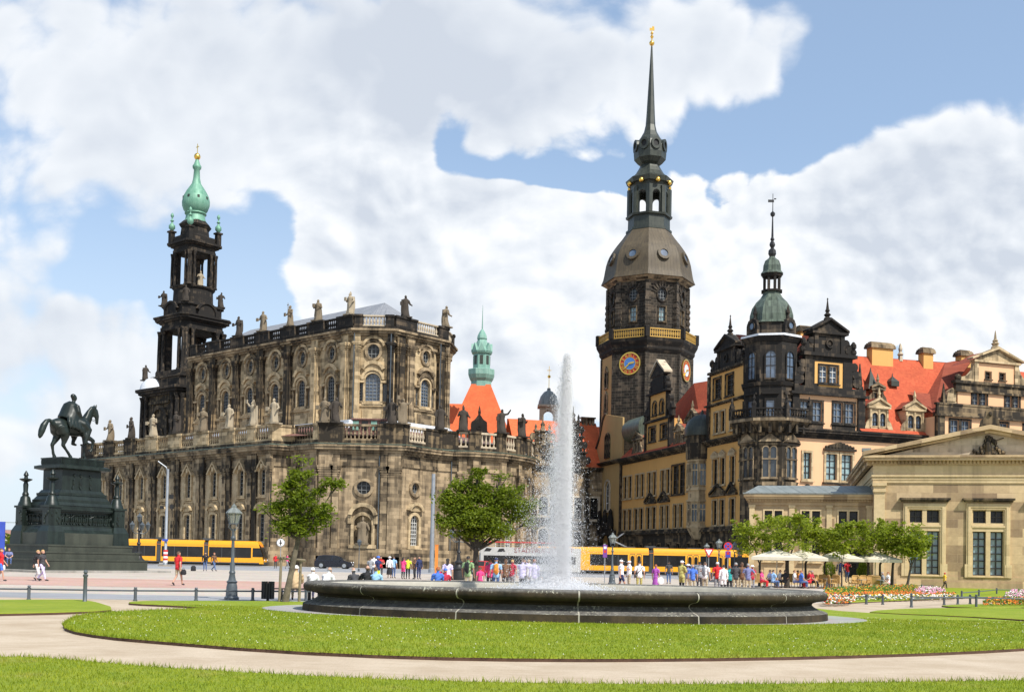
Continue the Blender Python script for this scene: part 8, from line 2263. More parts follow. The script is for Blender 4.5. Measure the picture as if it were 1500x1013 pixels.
# left tree, staked
tx, ty = G(417, 884.5); s = ty / 1620
def cr_px(pts, u0, vb, Y, zb=0):
    out = []
    for u, v, ru, rv in pts: out.append(((u - u0) * Y / 1620, rng.uniform(-.3, .3), (vb - v) * Y / 1620, ru * Y / 1620, rv * Y / 1620))
    return out
tree('young leaning tree tied to two wooden stakes left of the basin', tx, ty, 3, 5, cr_px([(380, 744, 9, 7), (392, 748, 16, 7), (404, 742, 12, 8), (440, 735, 20, 15), (424, 764, 24, 12), (462, 757, 18, 13), (476, 741, 9, 8), (440, 776, 18, 6), (414, 716, 9, 9), (455, 722, 13, 9), (437, 702, 12, 14), (441, 680, 7, 12), (470, 708, 9, 7), (487, 709, 7, 5), (412, 774, 12, 6), (428, 722, 12, 10)], 417, 884, ty), .10, 2.35, 'leaf_maple', 7000, .07, 'bark', (.42, 0), 14, spread=.6)
for u, lb in ((409, 'left wooden stake of the staked tree, joined by a crossbar'), (438, 'right wooden stake of the staked tree')):
    st = thing('tree_stake', lb, 'stake', (*G(u, 884), 0)); MB().tube([(0, 0, 0), (.03, 0, 1.6)], [.05, .045], 8).build('post', 'wood_grey', st)
    if u == 409: MB().tube([(-.1, -.03, 1.58), (.86, -.03, 1.5)], .045, 6).build('crossbar', 'wood_grey', st)
# middle tree
Y = 54.0; mx_ = hx(697, Y)
tree('dense round-crowned maple in the middle, behind the basin', mx_, Y, 8, 6, cr_px([(664, 742, 22, 17), (700, 722, 24, 16), (742, 728, 22, 16), (700, 762, 34, 17), (758, 752, 18, 16), (658, 772, 15, 14), (672, 712, 15, 9), (697, 697, 12, 8), (732, 703, 14, 7), (728, 776, 26, 11), (649, 728, 8, 8), (776, 740, 10, 9), (776, 764, 10, 8), (690, 785, 22, 8), (715, 742, 24, 14), (680, 738, 20, 14)], 698, 869, Y), .16, 2.2, 'leaf_maple', 21000, .085, 'bark_dark', (0, 0), 12, spread=.8)
# café trees
ct = [(1113, 84, 'café tree at the far left of the row, its trunk hidden by people', [(1095, 785, 22, 20), (1118, 775, 28, 18), (1108, 805, 24, 14)], .1), (1153, 80, 'second café tree from the left, with a thick dark trunk', [(1140, 775, 30, 18), (1168, 770, 30, 16), (1155, 795, 36, 14), (1155, 764, 22, 10)], .17), (1180, 82, 'third café tree, slim straight trunk beside the thick one', [(1180, 778, 22, 20), (1195, 790, 16, 14)], .1),
      (1208, 83, 'fourth café tree, thin with a light sparse crown', [(1212, 790, 17, 20), (1220, 805, 12, 10)], .07), (1233, 80, 'fifth café tree, thin trunk in front of the guardhouse door', [(1232, 792, 20, 20), (1240, 778, 14, 12)], .05), (1272, 82, 'sixth café tree, left of three that grow close together', [(1262, 790, 22, 22), (1275, 778, 20, 14)], .11), (1289, 83.5, 'seventh café tree, in the middle of the close three', [(1288, 785, 20, 22), (1300, 795, 16, 16)], .1), (1306, 82, 'eighth café tree, leaning trunk forked near the top', [(1303, 788, 22, 22), (1318, 800, 16, 14)], .11), (1328, 81, 'rightmost café tree, leaning right in front of the tall window', [(1338, 792, 22, 24), (1350, 805, 10, 12), (1330, 806, 16, 12)], .09)]
for i, (u, Y, lb, cr_, tr_) in enumerate(ct):
    vb = 818 + .02 * (u - 750) + 2754 / Y
    tree(lb, hx(u, Y), Y, 20 + i, 6, cr_px(cr_, u, vb, Y), tr_, 1.9 if i not in (0,) else 1.8, 'leaf_lime', 3600 if len(cr_) > 2 else 2600, .115, 'bark_dark', (.35 if i == 8 else (.1 if i == 7 else 0), 0), 8, 'clipped café trees')
for u, Y, lb in ((1215, 87.0, 'small clipped green shrub left of the guardhouse steps'), (1265, 85.6, 'small clipped green shrub right of the guardhouse door')):
    t_ = thing('potted_shrub', lb, 'shrub', (hx(u, Y), Y, 0)); MB().lathe([(.3, 0), (.38, .5), (.36, .52)], 12).build('pot', 'granite_pale', t_)
    q = np.random.default_rng(int(u)); n = 1500; P_ = q.normal(0, 1, (n, 3)); P_ /= np.linalg.norm(P_, axis=1)[:, None]; P_ = P_ * np.array([.5, .5, .75]) * q.uniform(.6, 1.05, (n, 1)) + np.array([0, 0, 1.25])
    a = q.normal(0, 1, (n, 3)); a /= np.linalg.norm(a, axis=1)[:, None]; b2 = np.cross(a, q.normal(0, 1, (n, 3))); b2 /= np.linalg.norm(b2, axis=1)[:, None]; V = np.stack([P_ - a * .06, P_ - b2 * .035, P_ + a * .06, P_ + b2 * .035], 1)
    put('foliage', mesh_np('foliage', V.reshape(-1, 3), np.arange(n * 4).reshape(-1, 4), ['leaf_maple']), t_)
# trees on the far bank
fb = np.random.default_rng(2)
for i, (u, Yf, hh) in enumerate(((2, 470, 9), (12, 465, 8), (22, 480, 8.5), (34, 470, 7), (-20, 470, 9), (62, 455, 8))):
    tree(['far tree at the left edge across the river', 'low far tree second from the left edge across the river', 'far tree in front of the small ochre house', 'low far tree left of the far dome', 'far tree just outside the left edge', 'far tree beside the monument pedestal'][i], hx(u, Yf), Yf, 60 + i, hh, [(0, 0, hh * .6, hh * .42, hh * .4), (hh * .25, 0, hh * .5, hh * .3, hh * .3)], .3, hh * .35, 'leaf_maple', 700, .5, 'bark_dark', group='trees on the far bank')
# ================================================================ people
for nm, c in (('skin', (.50, .29, .20)), ('skin_dark', (.34, .19, .13)), ('eye', (.03, .02, .02)), ('hair_white', (.72, .70, .66)), ('hair_grey', (.30, .29, .28)), ('hair_brown', (.10, .055, .03)), ('hair_black', (.015, .013, .012)), ('hair_blond', (.45, .29, .12)), ('hair_red', (.30, .09, .03))): plain(nm, c, .7, 0, .06)
CLOTH = dict(red=(.55, .02, .025), crimson=(.40, .02, .05), pink=(.75, .06, .22), white=(.80, .80, .80), lilac=(.58, .52, .78), blue=(.06, .16, .55), sky=(.28, .48, .75), navy=(.02, .03, .10), black=(.015, .015, .018), dark=(.05, .05, .055), grey=(.25, .26, .28), tan=(.48, .34, .19), khaki=(.42, .36, .24), olive=(.42, .38, .12), green=(.22, .34, .16), teal=(.02, .33, .33), purple=(.35, .08, .40), brown=(.16, .08, .04), orange=(.75, .28, .04), yellow=(.80, .50, .03), jeans=(.07, .12, .26), plaid=(.16, .18, .34), lime=(.6, .75, .05))
for nm, c in CLOTH.items(): plain('cloth_' + nm, c, .85, 0, .14, 5)
def skeleton(pose, female):
    """joints in metres for a 1.72 m adult facing -y"""
    sw = .175 if female else .20; hw = .095
    J = dict(hip=(0, 0, .93), waist=(0, 0, 1.08), chest=(0, -.005, 1.30), neck=(0, .01, 1.47), head=(0, -.015, 1.62))
    for s, n in ((-1, 'L'), (1, 'R')):
        J['sh' + n] = (s * sw, .01, 1.41); J['el' + n] = (s * (sw + .06), .03, 1.13); J['wr' + n] = (s * (sw + .07), -.05, .89)
        J['th' + n] = (s * hw, 0, .90); J['kn' + n] = (s * (hw + .005), -.015, .49); J['an' + n] = (s * (hw + .01), .02, .09); J['to' + n] = (s * (hw + .03), -.15, .03)
    def setj(**k):
        for a, b in k.items(): J[a] = b
    if pose == 'akimbo': setj(elL=(-sw - .2, .06, 1.17), wrL=(-.17, -.05, 1.02)); setj(elR=(sw + .1, -.02, 1.15), wrR=(.12, -.22, 1.12))
    elif pose == 'folded': setj(elL=(-sw - .05, -.06, 1.15), wrL=(.06, -.2, 1.2), elR=(sw + .05, -.06, 1.15), wrR=(-.06, -.22, 1.16))
    elif pose == 'camera': setj(elL=(-sw - .12, -.17, 1.28), wrL=(-.07, -.2, 1.56), elR=(sw + .12, -.17, 1.28), wrR=(.07, -.2, 1.56), head=(0, -.03, 1.62))
    elif pose == 'onearm': setj(elR=(sw + .1, -.12, 1.22), wrR=(.12, -.3, 1.36))
    elif pose in ('walk', 'stride'):
        k_ = 1.0 if pose == 'walk' else 1.5
        setj(knL=(-hw, -.12 * k_, .50), anL=(-hw, -.20 * k_, .10), toL=(-hw - .01, -.35 * k_ * .9 - .02, .06), knR=(hw, .02, .49), anR=(hw, .26 * k_, .17), toR=(hw + .01, .14 * k_, .03), elL=(-sw - .05, .12, 1.15), wrL=(-sw - .05, .10, .90), elR=(sw + .05, -.02, 1.14), wrR=(sw + .04, -.2, .93))
    elif pose.startswith('sit'):
        dz = -.42; f = -.10 if pose == 'sitlean' else 0
        for a in list(J): J[a] = (J[a][0], J[a][1], J[a][2] + dz) if a[:2] in ('hi', 'wa', 'ch', 'ne', 'he', 'sh', 'el', 'wr', 'th') else J[a]
        for s, n in ((-1, 'L'), (1, 'R')):
            J['th' + n] = (s * hw, 0, .50); J['kn' + n] = (s * .12, -.42, .50); J['an' + n] = (s * .12, -.40, .09); J['to' + n] = (s * .13, -.56, .03)
            J['el' + n] = (s * (sw + .05), -.08, .73); J['wr' + n] = (s * .10, -.30, .60)
        if f:
            for a in ('chest', 'neck', 'head', 'shL', 'shR', 'elL', 'elR'): x, y, z = J[a]; J[a] = (x, y + f * (2.2 if a in ('head', 'neck') else 1.5), z - .04)
            J['head'] = (0, J['head'][1] - .04, J['head'][2])
    return {a: Vector(b) for a, b in J.items()}
def fused(mb, voxel, it):
    tmp = bpy.data.objects.new('tmp', mb.data('tmp', 'skin')); COL.objects.link(tmp)
    r = tmp.modifiers.new('r', 'REMESH'); r.mode = 'VOXEL'; r.voxel_size = voxel; s = tmp.modifiers.new('s', 'SMOOTH'); s.factor = .5; s.iterations = it
    dg = bpy.context.evaluated_depsgraph_get(); me = bpy.data.meshes.new_from_object(tmp.evaluated_get(dg), depsgraph=dg)
    bpy.data.objects.remove(tmp)
    nv, nf = len(me.vertices), len(me.polygons)
    co = np.empty(nv * 3); me.vertices.foreach_get('co', co); no = np.empty(nv * 3); me.vertices.foreach_get('normal', no)
    lv = np.empty(len(me.loops), dtype=int); me.loops.foreach_get('vertex_index', lv); lt = np.empty(nf, dtype=int); me.polygons.foreach_get('loop_total', lt)
    F = [tuple(x) for x in np.split(lv, np.cumsum(lt)[:-1])]
    bpy.data.meshes.remove(me)
    return co.reshape(-1, 3), no.reshape(-1, 3), F
_BODY = {}
def body(pose, female, sleeve, leg):
    """continuous body mesh plus the garments that follow it"""
    key = (pose, female, sleeve, leg)
    if key in _BODY: return _BODY[key]
    J = skeleton(pose, female); mb = MB(); f = female
    B = []
    def limb(names, rs, tag):
        p = [J[n] if isinstance(n, str) else n for n in names]; mb.tube(p, rs, 10)
        for a, b in zip(p, p[1:]): B.append((np.array(a), np.array(b), tag))
    h, w_, c, nk, hd = (J[a] for a in ('hip', 'waist', 'chest', 'neck', 'head'))
    ax = (h - nk).normalized()
    mb.tube([h - Vector((0, 0, .1)), h, w_, c, nk - (nk - c) * .3, nk], [(.10, .10), (.155 if f else .15, .115), (.125 if f else .14, .10), (.15 if f else .17, .12), (.15, .09), (.06, .06)][::1], 14)
    # torso tube's wide axis must lie along x
    B += [(np.array(h - Vector((0, 0, .08))), np.array(w_), 'hip'), (np.array(w_), np.array(c), 'torso'), (np.array(c), np.array(nk), 'torso')]
    for sx in ('L', 'R'):
        sg = -1 if sx == 'L' else 1
        mb.ell(tuple(h + Vector((sg * .07, .01, -.02))), .09, .105, .12, 10, 7); mb.ell(tuple(c + Vector((sg * .085, -.01, .02))), .09, .105, .14, 10, 7); mb.ell(tuple(w_ + Vector((sg * .06, 0, 0))), .075, .09, .13, 9, 6)
        limb(['sh' + sx, 'el' + sx], [.062, .045], 'uarm'); limb(['el' + sx, 'wr' + sx], [.045, .03], 'farm'); mb.tube([c + Vector((0, 0, .06)), J['sh' + sx]], [.08, .062], 9)
        hand = J['wr' + sx] + (J['wr' + sx] - J['el' + sx]).normalized() * .075; limb(['wr' + sx, hand], [(.03, .03), (.026, .036)], 'hand')
        limb(['th' + sx, 'kn' + sx], [.085, .055], 'thigh'); limb(['kn' + sx, 'an' + sx], [.056, .036], 'calf'); limb(['an' + sx, 'to' + sx], [.042, .032], 'foot')
    limb([nk - Vector((0, 0, .02)), hd - Vector((0, -.01, .06))], [.058, .052], 'neck')
    mb.ell(tuple(hd + Vector((0, .012, .015))), .077, .095, .105, 12, 9); mb.ell(tuple(hd + Vector((0, -.03, -.05))), .055, .06, .065, 10, 7); mb.ell(tuple(hd + Vector((0, -.095, -.012))), .016, .022, .026, 6, 5)
    for sg in (-1, 1): mb.ell(tuple(hd + Vector((sg * .08, .012, -.005))), .014, .022, .034, 6, 5)
    B.append((np.array(hd - Vector((0, 0, .05))), np.array(hd + Vector((0, 0, .06))), 'head'))
    co, no, F = fused(mb, .021, 3)
    tags = ['hip', 'torso', 'uarm', 'farm', 'hand', 'thigh', 'calf', 'foot', 'neck', 'head']
    D = np.full((len(co), len(B)), 9.0); Tt = np.zeros((len(co), len(B)))
    for i, (a, b, t) in enumerate(B):
        d = b - a; t_ = np.clip(((co - a) @ d) / (d @ d), 0, 1); D[:, i] = np.linalg.norm(co - a - t_[:, None] * d, axis=1) - {'torso': .14, 'hip': .14, 'thigh': .07, 'head': .09}.get(t, .045); Tt[:, i] = t_
    bi = D.argmin(1); vt = np.array([tags.index(B[i][2]) for i in bi]); tt = Tt[np.arange(len(co)), bi]
    def pick(fn): return [fc for fc in F if all(fn(tags[vt[v]], tt[v], co[v]) for v in fc)]
    topz = {'short': .55, 'none': .0, 'long': 1.1}[sleeve]
    sit = pose.startswith('sit')
    hz_ = h.z - (.12 if leg != 'coat' else .45)
    def is_top(t, q, p): return (t in ('torso', 'hip') and p[2] > (hz_ + (.06 if sit else 0))) or (t == 'uarm' and (sleeve == 'long' or q < .75)) or (t == 'farm' and sleeve == 'long' and q < .95) or (leg == 'coat' and t in ('thigh', 'hip') and q < .75 and not sit) or (t == 'neck' and q < .25)
    def is_bot(t, q, p): return t == 'hip' or (t == 'thigh' and (leg != 'shorts' or q < .8)) or (t == 'calf' and leg in ('long', 'coat', 'skirt') and q < .93) or (t == 'torso' and p[2] < h.z + .1)
    def is_shoe(t, q, p): return t == 'foot' or (t == 'calf' and q > .95)
    def cloth(fn, off, name):
        fs = pick(fn); ids = sorted({v for fc in fs for v in fc}); mp_ = {v: i for i, v in enumerate(ids)}
        me = bpy.data.meshes.new(name); fold = .006 * np.sin(co[ids][:, 2] * 42 + co[ids][:, 0] * 25)
        V = co[ids] + no[ids] * (off + fold[:, None])
        me.from_pydata(V.tolist(), [], [tuple(mp_[v] for v in fc) for fc in fs]); me.materials.append(MATS['cloth_grey']); finish(me, None, 70)
        return me
    # body with separate fingers and face features, as one mesh
    m2 = MB(); i0 = m2.add([tuple(p) for p in co]); 
    for fc in F: m2.face([i0 + v for v in fc])
    for sx in ('L', 'R'):
        d = (J['wr' + sx] - J['el' + sx]).normalized(); o_ = J['wr' + sx] + d * .06; side = Vector((0, -1, 0)).cross(d); side = side.normalized() if side.length > .1 else Vector((1, 0, 0)); inn = d.cross(side) * (1 if sx == 'L' else -1)
        wd = Vector((0, -1, 0)) - d * Vector((0, -1, 0)).dot(d); wd = wd.normalized() if wd.length > .2 else side; cu_ = d.cross(wd)
        for k_, (off, ln) in enumerate(((-.027, .062), (-.009, .078), (.009, .073), (.026, .058))):
            a = o_ + wd * off + d * .015; m2.tube([a, a + d * ln * .5 + cu_ * .008, a + d * ln + cu_ * .028], [.0095, .009, .007], 5)
        a = J['wr' + sx] + d * .03 + wd * -.026; m2.tube([a, a + (d * .6 - wd * .75) * .04, a + (d * .9 - wd * .6) * .06 + cu_ * .015], [.011, .010, .008], 5)
    m2.cur = 1
    for sg in (-1, 1): m2.ell(tuple(hd + Vector((sg * .031, -.083, .008))), .012, .008, .008, 6, 4)
    m2.cur = 2; m2.ell(tuple(hd + Vector((0, -.086, -.055))), .022, .008, .006, 6, 4)
    out = (m2.data('person', ['skin', 'eye', 'clock_red'], 60), cloth(is_top, .012, 'top'), cloth(is_bot, .009, 'trousers'), [cloth(lambda t, q, p, sg=sg: is_shoe(t, q, p) and p[0] * sg > 0, .007, 'shoe') for sg in (-1, 1)], J)
    if leg == 'skirt' and not sit:
        sk = MB().lathe([(.24, .30), (.22, .55), (.17, .85), (.13, 1.0)], 14, (0, 0), 0, True, .8); out = out[:2] + (sk.data('skirt', 'cloth_grey', 40),) + out[3:]
    _BODY[key] = out
    return out
_HAIR = {}
def hair_mesh(style):
    if style in _HAIR: return _HAIR[style]
    m = MB()
    n = 14
    if style in ('short', 'long', 'tail', 'bun'):
        prof = [(math.sin(a) , math.cos(a)) for a in np.linspace(.02, 1.75, 8)]
        i0 = m.add([(.086 * r * math.cos(2 * PI * k_ / n), .02 + .104 * r * math.sin(2 * PI * k_ / n) + (.0 if z > .2 else .022 * (1 if math.sin(2 * PI * k_ / n) > -.3 else 3.0)), .03 + .098 * z + (.075 * (.6 - math.sin(2 * PI * k_ / n)) * .8 if z < .25 and math.sin(2 * PI * k_ / n) < -.2 else 0)) for r, z in prof for k_ in range(n)])
        for j in range(len(prof) - 1):
            for k_ in range(n): m.face((i0 + j * n + k_, i0 + (j + 1) * n + k_, i0 + (j + 1) * n + (k_ + 1) % n, i0 + j * n + (k_ + 1) % n))
        if style == 'long': m.tube([(0, .07, .04), (0, .10, -.08), (0, .10, -.22), (0, .085, -.3)], [(.08, .05), (.085, .05), (.075, .04), (.04, .02)], 10)
        if style == 'tail': m.tube([(0, .11, .04), (0, .15, -.03), (0, .14, -.2)], [.03, .035, .012], 7)
        if style == 'bun': m.ell((0, .12, .05), .045, .045, .045, 8, 6)
    elif style == 'bald':
        m.tube([(-.08, .03, .0), (-.06, .09, .0), (0, .112, .0), (.06, .09, .0), (.08, .03, .0)], [(.012, .03)] * 5, 6)
    elif style == 'cap':
        m.lathe([(.09, .035), (.092, .07), (.07, .115), (.02, .132)], 14, (0, .015), 0, True, 1.15); m.slab([(-.07, 0), (.07, 0), (.05, .01), (-.05, .01)], -.02, 0); m.cbox(0, -.13, .045, .13, .1, .012)
    elif style == 'hat':
        m.lathe([(.165, .04), (.16, .055), (.095, .06), (.09, .12), (.06, .14)], 16, (0, .015), 0, True, 1.05)
    elif style == 'helmet':
        m.lathe([(.10, .0), (.108, .05), (.09, .11), (.04, .14)], 14, (0, .015), 0, True, 1.2)
    _HAIR[style] = m.data('hair' if style in ('short', 'long', 'tail', 'bun', 'bald') else ('cap' if style == 'cap' else 'hat'), 'hair_brown', 50)
    return _HAIR[style]
def person(u, Y, H, pose, face, label, top='white', bot='jeans', hair=('short', 'brown'), female=False, sleeve='short', leg='long', shoes='dark', z=0.0, skin='skin', group=None, dx=0.0):
    me, tp, bt, sh, J = body(pose, female, sleeve, leg)
    k_ = H / 1.74
    p = put('person', me, None, T(hx(u, Y) + dx, Y, z) @ RZ(rad(face)) @ Matrix.Scale(k_, 4))
    p['label'] = label; p['category'] = 'person'
    if group: p['group'] = group
    def child(nm, data, mat):
        o = put(nm, data, p); o.material_slots[0].link = 'OBJECT'; o.material_slots[0].material = MATS[mat]; return o
    if skin != 'skin': p.material_slots[0].link = 'OBJECT'; p.material_slots[0].material = MATS[skin]
    child('coat' if leg == 'coat' else 'shirt', tp, 'cloth_' + top)
    child('skirt' if leg == 'skirt' else ('shorts' if leg == 'shorts' else 'trousers'), bt, 'cloth_' + bot); [child('shoe', x_, 'cloth_' + shoes) for x_ in sh]
    st, hc = hair
    o = child({'cap': 'cap', 'hat': 'hat', 'helmet': 'helmet'}.get(st, 'hair'), hair_mesh(st), hc if hc in MATS else (('hair_' + hc) if st in ('short', 'long', 'tail', 'bun', 'bald') and 'hair_' + hc in MATS else 'cloth_' + hc))
    o.matrix_basis = T(*J['head'])
    return p
def carried(p, name, label, cat, M, mb, mat):
    o = mb.build(name, 'cloth_' + mat, None, p.matrix_basis @ M, 50); o['label'] = label; o['category'] = cat; return o
def backpack(p, label, mat):
    m = MB().tube([(0, .15, 1.02), (0, .20, 1.06), (0, .205, 1.25), (0, .18, 1.42), (0, .13, 1.46)], [(.11, .05), (.15, .08), (.155, .085), (.13, .07), (.06, .03)], 12)
    for sg in (-1, 1): m.tube([(sg * .10, .15, 1.42), (sg * .12, .02, 1.475), (sg * .13, -.12, 1.38), (sg * .15, -.06, 1.2), (sg * .12, .13, 1.08)], .014, 5)
    m.ell((0, .275, 1.18), .10, .04, .10, 8, 6); return carried(p, 'backpack', label, 'backpack', Matrix.Identity(4), m, mat)
def handbag(p, label, mat, x=.27, z=.62, s=1.0):
    m = MB().tube([(0, 0, -.16 * s), (0, 0, -.1 * s), (0, 0, .06 * s), (0, 0, .12 * s)], [(.10 * s, .05 * s), (.15 * s, .07 * s), (.13 * s, .06 * s), (.07 * s, .02 * s)], 10); m.tube([(-.06, 0, .1 * s), (-.03, 0, .2 * s), (.03, 0, .2 * s), (.06, 0, .1 * s)], .008, 4); return carried(p, 'bag', label, 'bag', T(x, -.06, z), m, mat)
A = 180
p = person(262, 56, 1.74, 'walk', 150, 'man in a bright red t-shirt and beige shorts walking away on the plaza', 'red', 'khaki', ('short', 'brown'), leg='shorts'); handbag(p, 'black bag in the hand of the man in the red t-shirt', 'black', -.3, .72)
person(301, 102, 1.75, 'onearm', 10, 'man in black top and jeans standing in front of the left tram', 'black', 'jeans', ('short', 'black'), sleeve='long')
person(314, 102, 1.72, 'stride', 60, 'walker in a brown jacket striding right in front of the left tram', 'brown', 'jeans', ('short', 'hair_red'), sleeve='long')
b = MB().tube([(0, 0, .02), (0, 0, .06), (0, 0, .4), (0, 0, .5)], [(.24, .16), (.26, .18), (.24, .16), (.12, .08)], 10).build('bag', 'cloth_black', None, T(hx(284, 101), 101, 0), 50); b['label'] = 'black bag standing on the paving left of two walkers'; b['category'] = 'bag'
p = person(63, 59, 1.68, 'stride', 75, 'woman in dark top and white trousers striding past the monument', 'dark', 'lilac', ('tail', 'blond'), True, 'short'); 
person(56, 60, 1.66, 'walk', 80, 'woman with pale hair half hidden behind the striding woman in white trousers', 'black', 'white', ('short', 'blond'), True, 'long')
p = person(2, 57, 1.72, 'walk', 100, 'person in red t-shirt and blue shorts cut by the left edge of the photo', 'red', 'blue', ('short', 'brown'), leg='shorts'); handbag(p, 'white bag held by the person at the left edge', 'white', .28, .75)
person(13, 80.5, 1.68, 'sitlean', 30, 'person in a pink-blue top sitting on the monument steps, right of two', 'plaid', 'jeans', ('short', 'hair_red'), z=.5); person(6, 80.5, 1.7, 'sit', -20, 'person in a dark top sitting on the monument steps, left of two', 'navy', 'jeans', ('cap', 'white'), z=.5)
person(404, 130, 1.7, 'stand', 0, 'distant person in a red jacket at the front of the left tram', 'red', 'dark', sleeve='long'); person(421, 128, 1.7, 'walk', 90, 'distant walker in a pink top behind the staked tree', 'pink', 'grey', ('long', 'brown'), True)
# on the benches (backs towards us)
BG = 'people on the benches behind the basin'
p = person(436, 41.0, 1.76, 'sitlean', A + 8, 'old white-haired man in a tan vest with orange sleeves on the bench', 'tan', 'khaki', ('short', 'white'), sleeve='long', dx=-.05)
person(459, 41.3, 1.62, 'sit', A - 10, 'white-haired woman in white on the bench right of the tan vest', 'white', 'lilac', ('short', 'white'), True, 'long'); person(478, 41.6, 1.70, 'sitlean', A - 25, 'grey-haired man in a white shirt on the bench, third from the left', 'white', 'grey', ('bald', 'grey'))
person(522, 42.9, 1.68, 'sitlean', A + 30, 'person in a dark coat leaning over on the bench behind the basin', 'dark', 'dark', ('bald', 'white'), sleeve='long'); person(539, 43, 1.75, 'sit', A, 'balding man in a black top on the bench behind the basin', 'black', 'grey', ('bald', 'hair_brown')); person(551, 43, 1.68, 'sit', A, 'dark-haired person in pale blue on the bench right of the balding man', 'sky', 'jeans', ('short', 'brown'))
person(642, 47, 1.70, 'sit', A + 10, 'person in a bright blue jacket on the bench under the middle tree', 'blue', 'dark', ('short', 'hair_red'), sleeve='long'); person(653, 47.2, 1.62, 'sit', A + 20, 'person in a red and blue top on the bench beside the blue jacket', 'crimson', 'navy', ('cap', 'blue'))
# standing before the church
person(548, 84, 1.75, 'stand', A, 'man in a white t-shirt standing in the group right of the dark car', 'white', 'jeans'); person(558, 86, 1.7, 'akimbo', 20, 'person in a red t-shirt standing right of the man in white', 'red', 'dark', ('short', 'black')); person(543, 78, 1.6, 'folded', A, 'person in grey behind the seated cyclists', 'grey', 'dark')
person(554, 70, 1.7, 'onearm', 60, 'cyclist in navy and yellow with a blue helmet', 'navy', 'lime', ('helmet', 'blue'))
person(571, 86, 1.68, 'stand', A, 'woman in a white top and long black skirt', 'white', 'black', ('hat', 'white'), True, 'long', 'skirt'); person(577, 86.5, 1.7, 'stand', 160, 'person in a pale blue top and jeans beside the long black skirt', 'sky', 'jeans', ('short', 'brown'))
person(591, 84, 1.66, 'folded', 150, 'woman in a long pink jacket', 'pink', 'black', ('long', 'black'), True, 'long', 'coat'); person(598, 84.5, 1.66, 'stand', A, 'person in yellow and black right of the pink jacket', 'lime', 'black', ('short', 'black')); person(608, 84, 1.7, 'onearm', -60, 'person in a brown jacket facing the man in navy', 'brown', 'dark', ('long', 'brown'), True, 'long'); person(614, 84, 1.76, 'stand', 40, 'man in a navy suit at the right of the group', 'navy', 'navy', ('short', 'black'), sleeve='long')
# close behind the basin, left of the jet
p = person(656, 50.5, 1.66, 'stand', A, 'woman with long black hair in a pale lilac shirt', 'lilac', 'white', ('long', 'black'), True); handbag(p, 'red and black bag beside the woman with long black hair', 'crimson', .3, .95, 1.4)
p = person(686, 51, 1.78, 'stand', 165, 'man in a light green t-shirt under the middle tree', 'green', 'khaki', ('short', 'black'), skin='skin_dark'); backpack(p, 'black backpack on the man in light green', 'black')
person(704, 52, 1.28, 'stand', A, 'small child in pink near the tree trunk', 'pink', 'pink', ('short', 'brown'), True); person(718, 55, 1.62, 'stand', A, 'woman in pink left of the orange backpack', 'pink', 'dark', ('short', 'hair_red'), True, 'long')
p = person(727, 52, 1.72, 'stand', A, 'man in a blue t-shirt and cap', 'sky', 'jeans', ('cap', 'navy')); backpack(p, 'orange backpack on the man in the blue cap', 'orange')
person(741, 54, 1.68, 'folded', A, 'person in a reddish brown top right of the orange backpack', 'brown', 'dark', ('short', 'brown')); person(751, 57, 1.66, 'stand', 150, 'person in dark red behind the lilac shirt', 'crimson', 'grey', ('short', 'blond'), True)
person(766, 51, 1.72, 'camera', 150, 'person in a lilac shirt with both hands raised to the face', 'lilac', 'dark', ('short', 'brown'), sleeve='long'); person(783, 51, 1.70, 'stand', 200, 'person in a pale shirt at the left edge of the jet', 'lilac', 'white', ('short', 'hair_red'), True, 'long'); person(775, 58, 1.68, 'stand', A, 'person in white behind the raised hands', 'white', 'grey', ('short', 'blond'), True)
# right of the jet
person(910, 61, 1.76, 'stride', 100, 'man in a white cap and dark shorts right of the jet', 'white', 'navy', ('cap', 'white'), leg='shorts'); person(922, 66, 1.72, 'onearm', -80, 'person in a white cap pointing left', 'white', 'khaki', ('cap', 'white'))
p = person(937, 60, 1.72, 'stand', A, 'man in a white shirt with a dark strap across his back', 'white', 'olive', ('short', 'black')); m = MB().tube([(-.15, .12, 1.42), (0, .16, 1.2), (.18, .12, 1.0)], .018, 5).tube([(-.15, .12, 1.42), (-.1, -.1, 1.4), (.1, -.15, 1.15), (.18, .12, 1.0)], .018, 5).ell((.24, .1, .92), .06, .12, .1, 8, 5); carried(p, 'shoulder_bag', 'dark shoulder bag on the man in the white shirt', 'bag', Matrix.Identity(4), m, 'dark')
p = person(961, 62, 1.55, 'stand', 150, 'woman in a purple dress with red hair', 'purple', 'purple', ('bun', 'hair_red'), True, 'short', 'skirt'); handbag(p, 'white bag carried by the woman in purple', 'white', -.3, .75, 1.5)
person(980, 85, 1.74, 'stand', A, 'man in a dark vest standing alone in front of the yellow tram', 'dark', 'jeans', ('short', 'hair_black'))
person(999, 60, 1.78, 'folded', 130, 'tall man in a yellow-olive jacket and white cap', 'olive', 'black', ('cap', 'white'), sleeve='long', leg='coat'); person(1015, 59, 1.58, 'stand', A, 'man in a blue shirt and khaki trousers right of the olive jacket', 'blue', 'khaki', ('bald', 'hair_grey')); person(1008, 64, 1.6, 'stand', A, 'person in pale plaid behind the blue shirt', 'plaid', 'khaki', ('hat', 'white'), True)
p = person(1033, 60, 1.74, 'onearm', 150, 'man in a white t-shirt with a grey backpack', 'white', 'khaki', ('short', 'brown')); backpack(p, 'dark grey backpack on the man in white', 'grey'); person(1025, 64, 1.74, 'stand', A, 'person in grey left of the grey backpack', 'grey', 'dark', ('short', 'black'), sleeve='long')
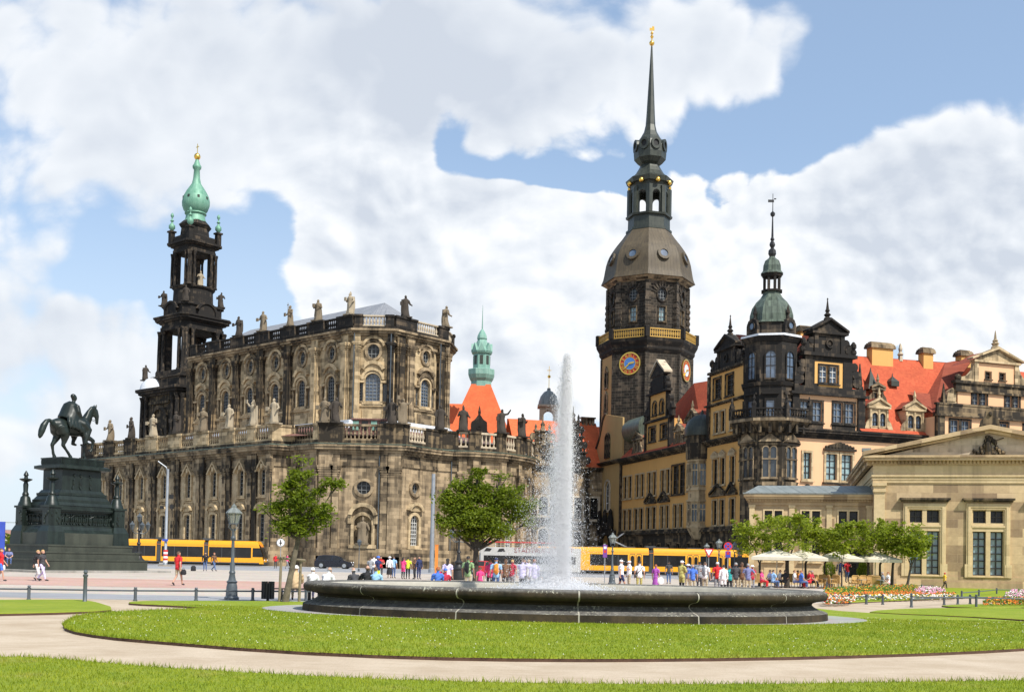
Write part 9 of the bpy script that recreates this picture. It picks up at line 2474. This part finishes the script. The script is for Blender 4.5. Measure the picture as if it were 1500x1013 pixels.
person(1051, 61, 1.74, 'stand', A, 'man in a deep red polo shirt and white cap', 'red', 'grey', ('cap', 'white')); person(1060, 60, 1.60, 'stand', A, 'person in a plain white jacket seen from behind', 'white', 'dark', ('short', 'black'), True, 'long', 'coat'); person(1069, 62, 1.55, 'stand', A, 'woman in a teal top', 'teal', 'black', ('short', 'hair_red'), True)
person(1078, 60, 1.74, 'folded', A, 'person in a dark grey jacket and beige trousers right of the teal top', 'dark', 'khaki', ('short', 'grey'), sleeve='long'); person(1087, 61, 1.76, 'stand', A, 'tall person in a brown jacket and beige trousers', 'brown', 'khaki', ('short', 'brown'), sleeve='long'); person(1096, 60, 1.7, 'akimbo', A, 'man in a blue plaid shirt at the right end of the standing crowd', 'plaid', 'khaki', ('short', 'grey')); person(1102, 66, 1.6, 'stand', A, 'person in red behind the plaid shirt', 'crimson', 'grey', ('hat', 'white'), True)
CG = 'guests seated at the café'
for u, Y, rz_, t_, b_, hr_, fm, lb in ((1116, 78, 60, 'pink', 'red', 'blond', True, 'seated guest in pink at the left end of the café'), (1128, 79.5, -70, 'lilac', 'dark', 'grey', True, 'seated guest in lilac left of the blue-grey shirt'), (1133, 78, 120, 'sky', 'jeans', 'black', False, 'seated man in a blue-grey shirt right of the white post'), (1143, 80, -60, 'white', 'dark', 'red', True, 'seated red-haired guest in white at the café'), (1150, 79, A, 'black', 'black', 'black', False, 'seated guest in black in front of the thick trunk'), (1164, 79, 70, 'white', 'plaid', 'hair_red', True, 'seated guest in a striped top right of the thick trunk'), (1169, 80.5, 100, 'orange', 'dark', 'brown', True, 'seated guest in orange behind the blue shirt'), (1174, 78.5, 95, 'blue', 'jeans', 'hair_red', False, 'seated man in a bright blue shirt at the café'), (1186, 79, -80, 'red', 'red', 'brown', True, 'seated woman in red at the café'), (1190, 80, 60, 'crimson', 'black', 'grey', False, 'seated guest in dark red behind the woman in red'), (1293, 80, 80, 'grey', 'khaki', 'grey', False, 'seated man in grey at the right end of the café'), (1301, 80.5, -80, 'white', 'pink', 'hair_red', True, 'seated woman in pale pink at the right end of the café')):
    person(u, Y, 1.7, 'sit', rz_, lb, t_, b_, ('short', hr_), fm, group=None)
person(1231, 86.4, 1.74, 'stand', -20, 'person in blue standing on the guardhouse steps, left of two', 'navy', 'jeans', ('short', 'black'), sleeve='long', z=.36); person(1241, 86.4, 1.76, 'onearm', 20, 'man in a red shirt and jeans on the guardhouse steps', 'red', 'jeans', ('short', 'black'), z=.36)
person(1384, 85.5, 1.3, 'walk', 95, 'child in a yellow shirt and red cap walking along the guardhouse lawn', 'yellow', 'black', ('cap', 'red'))
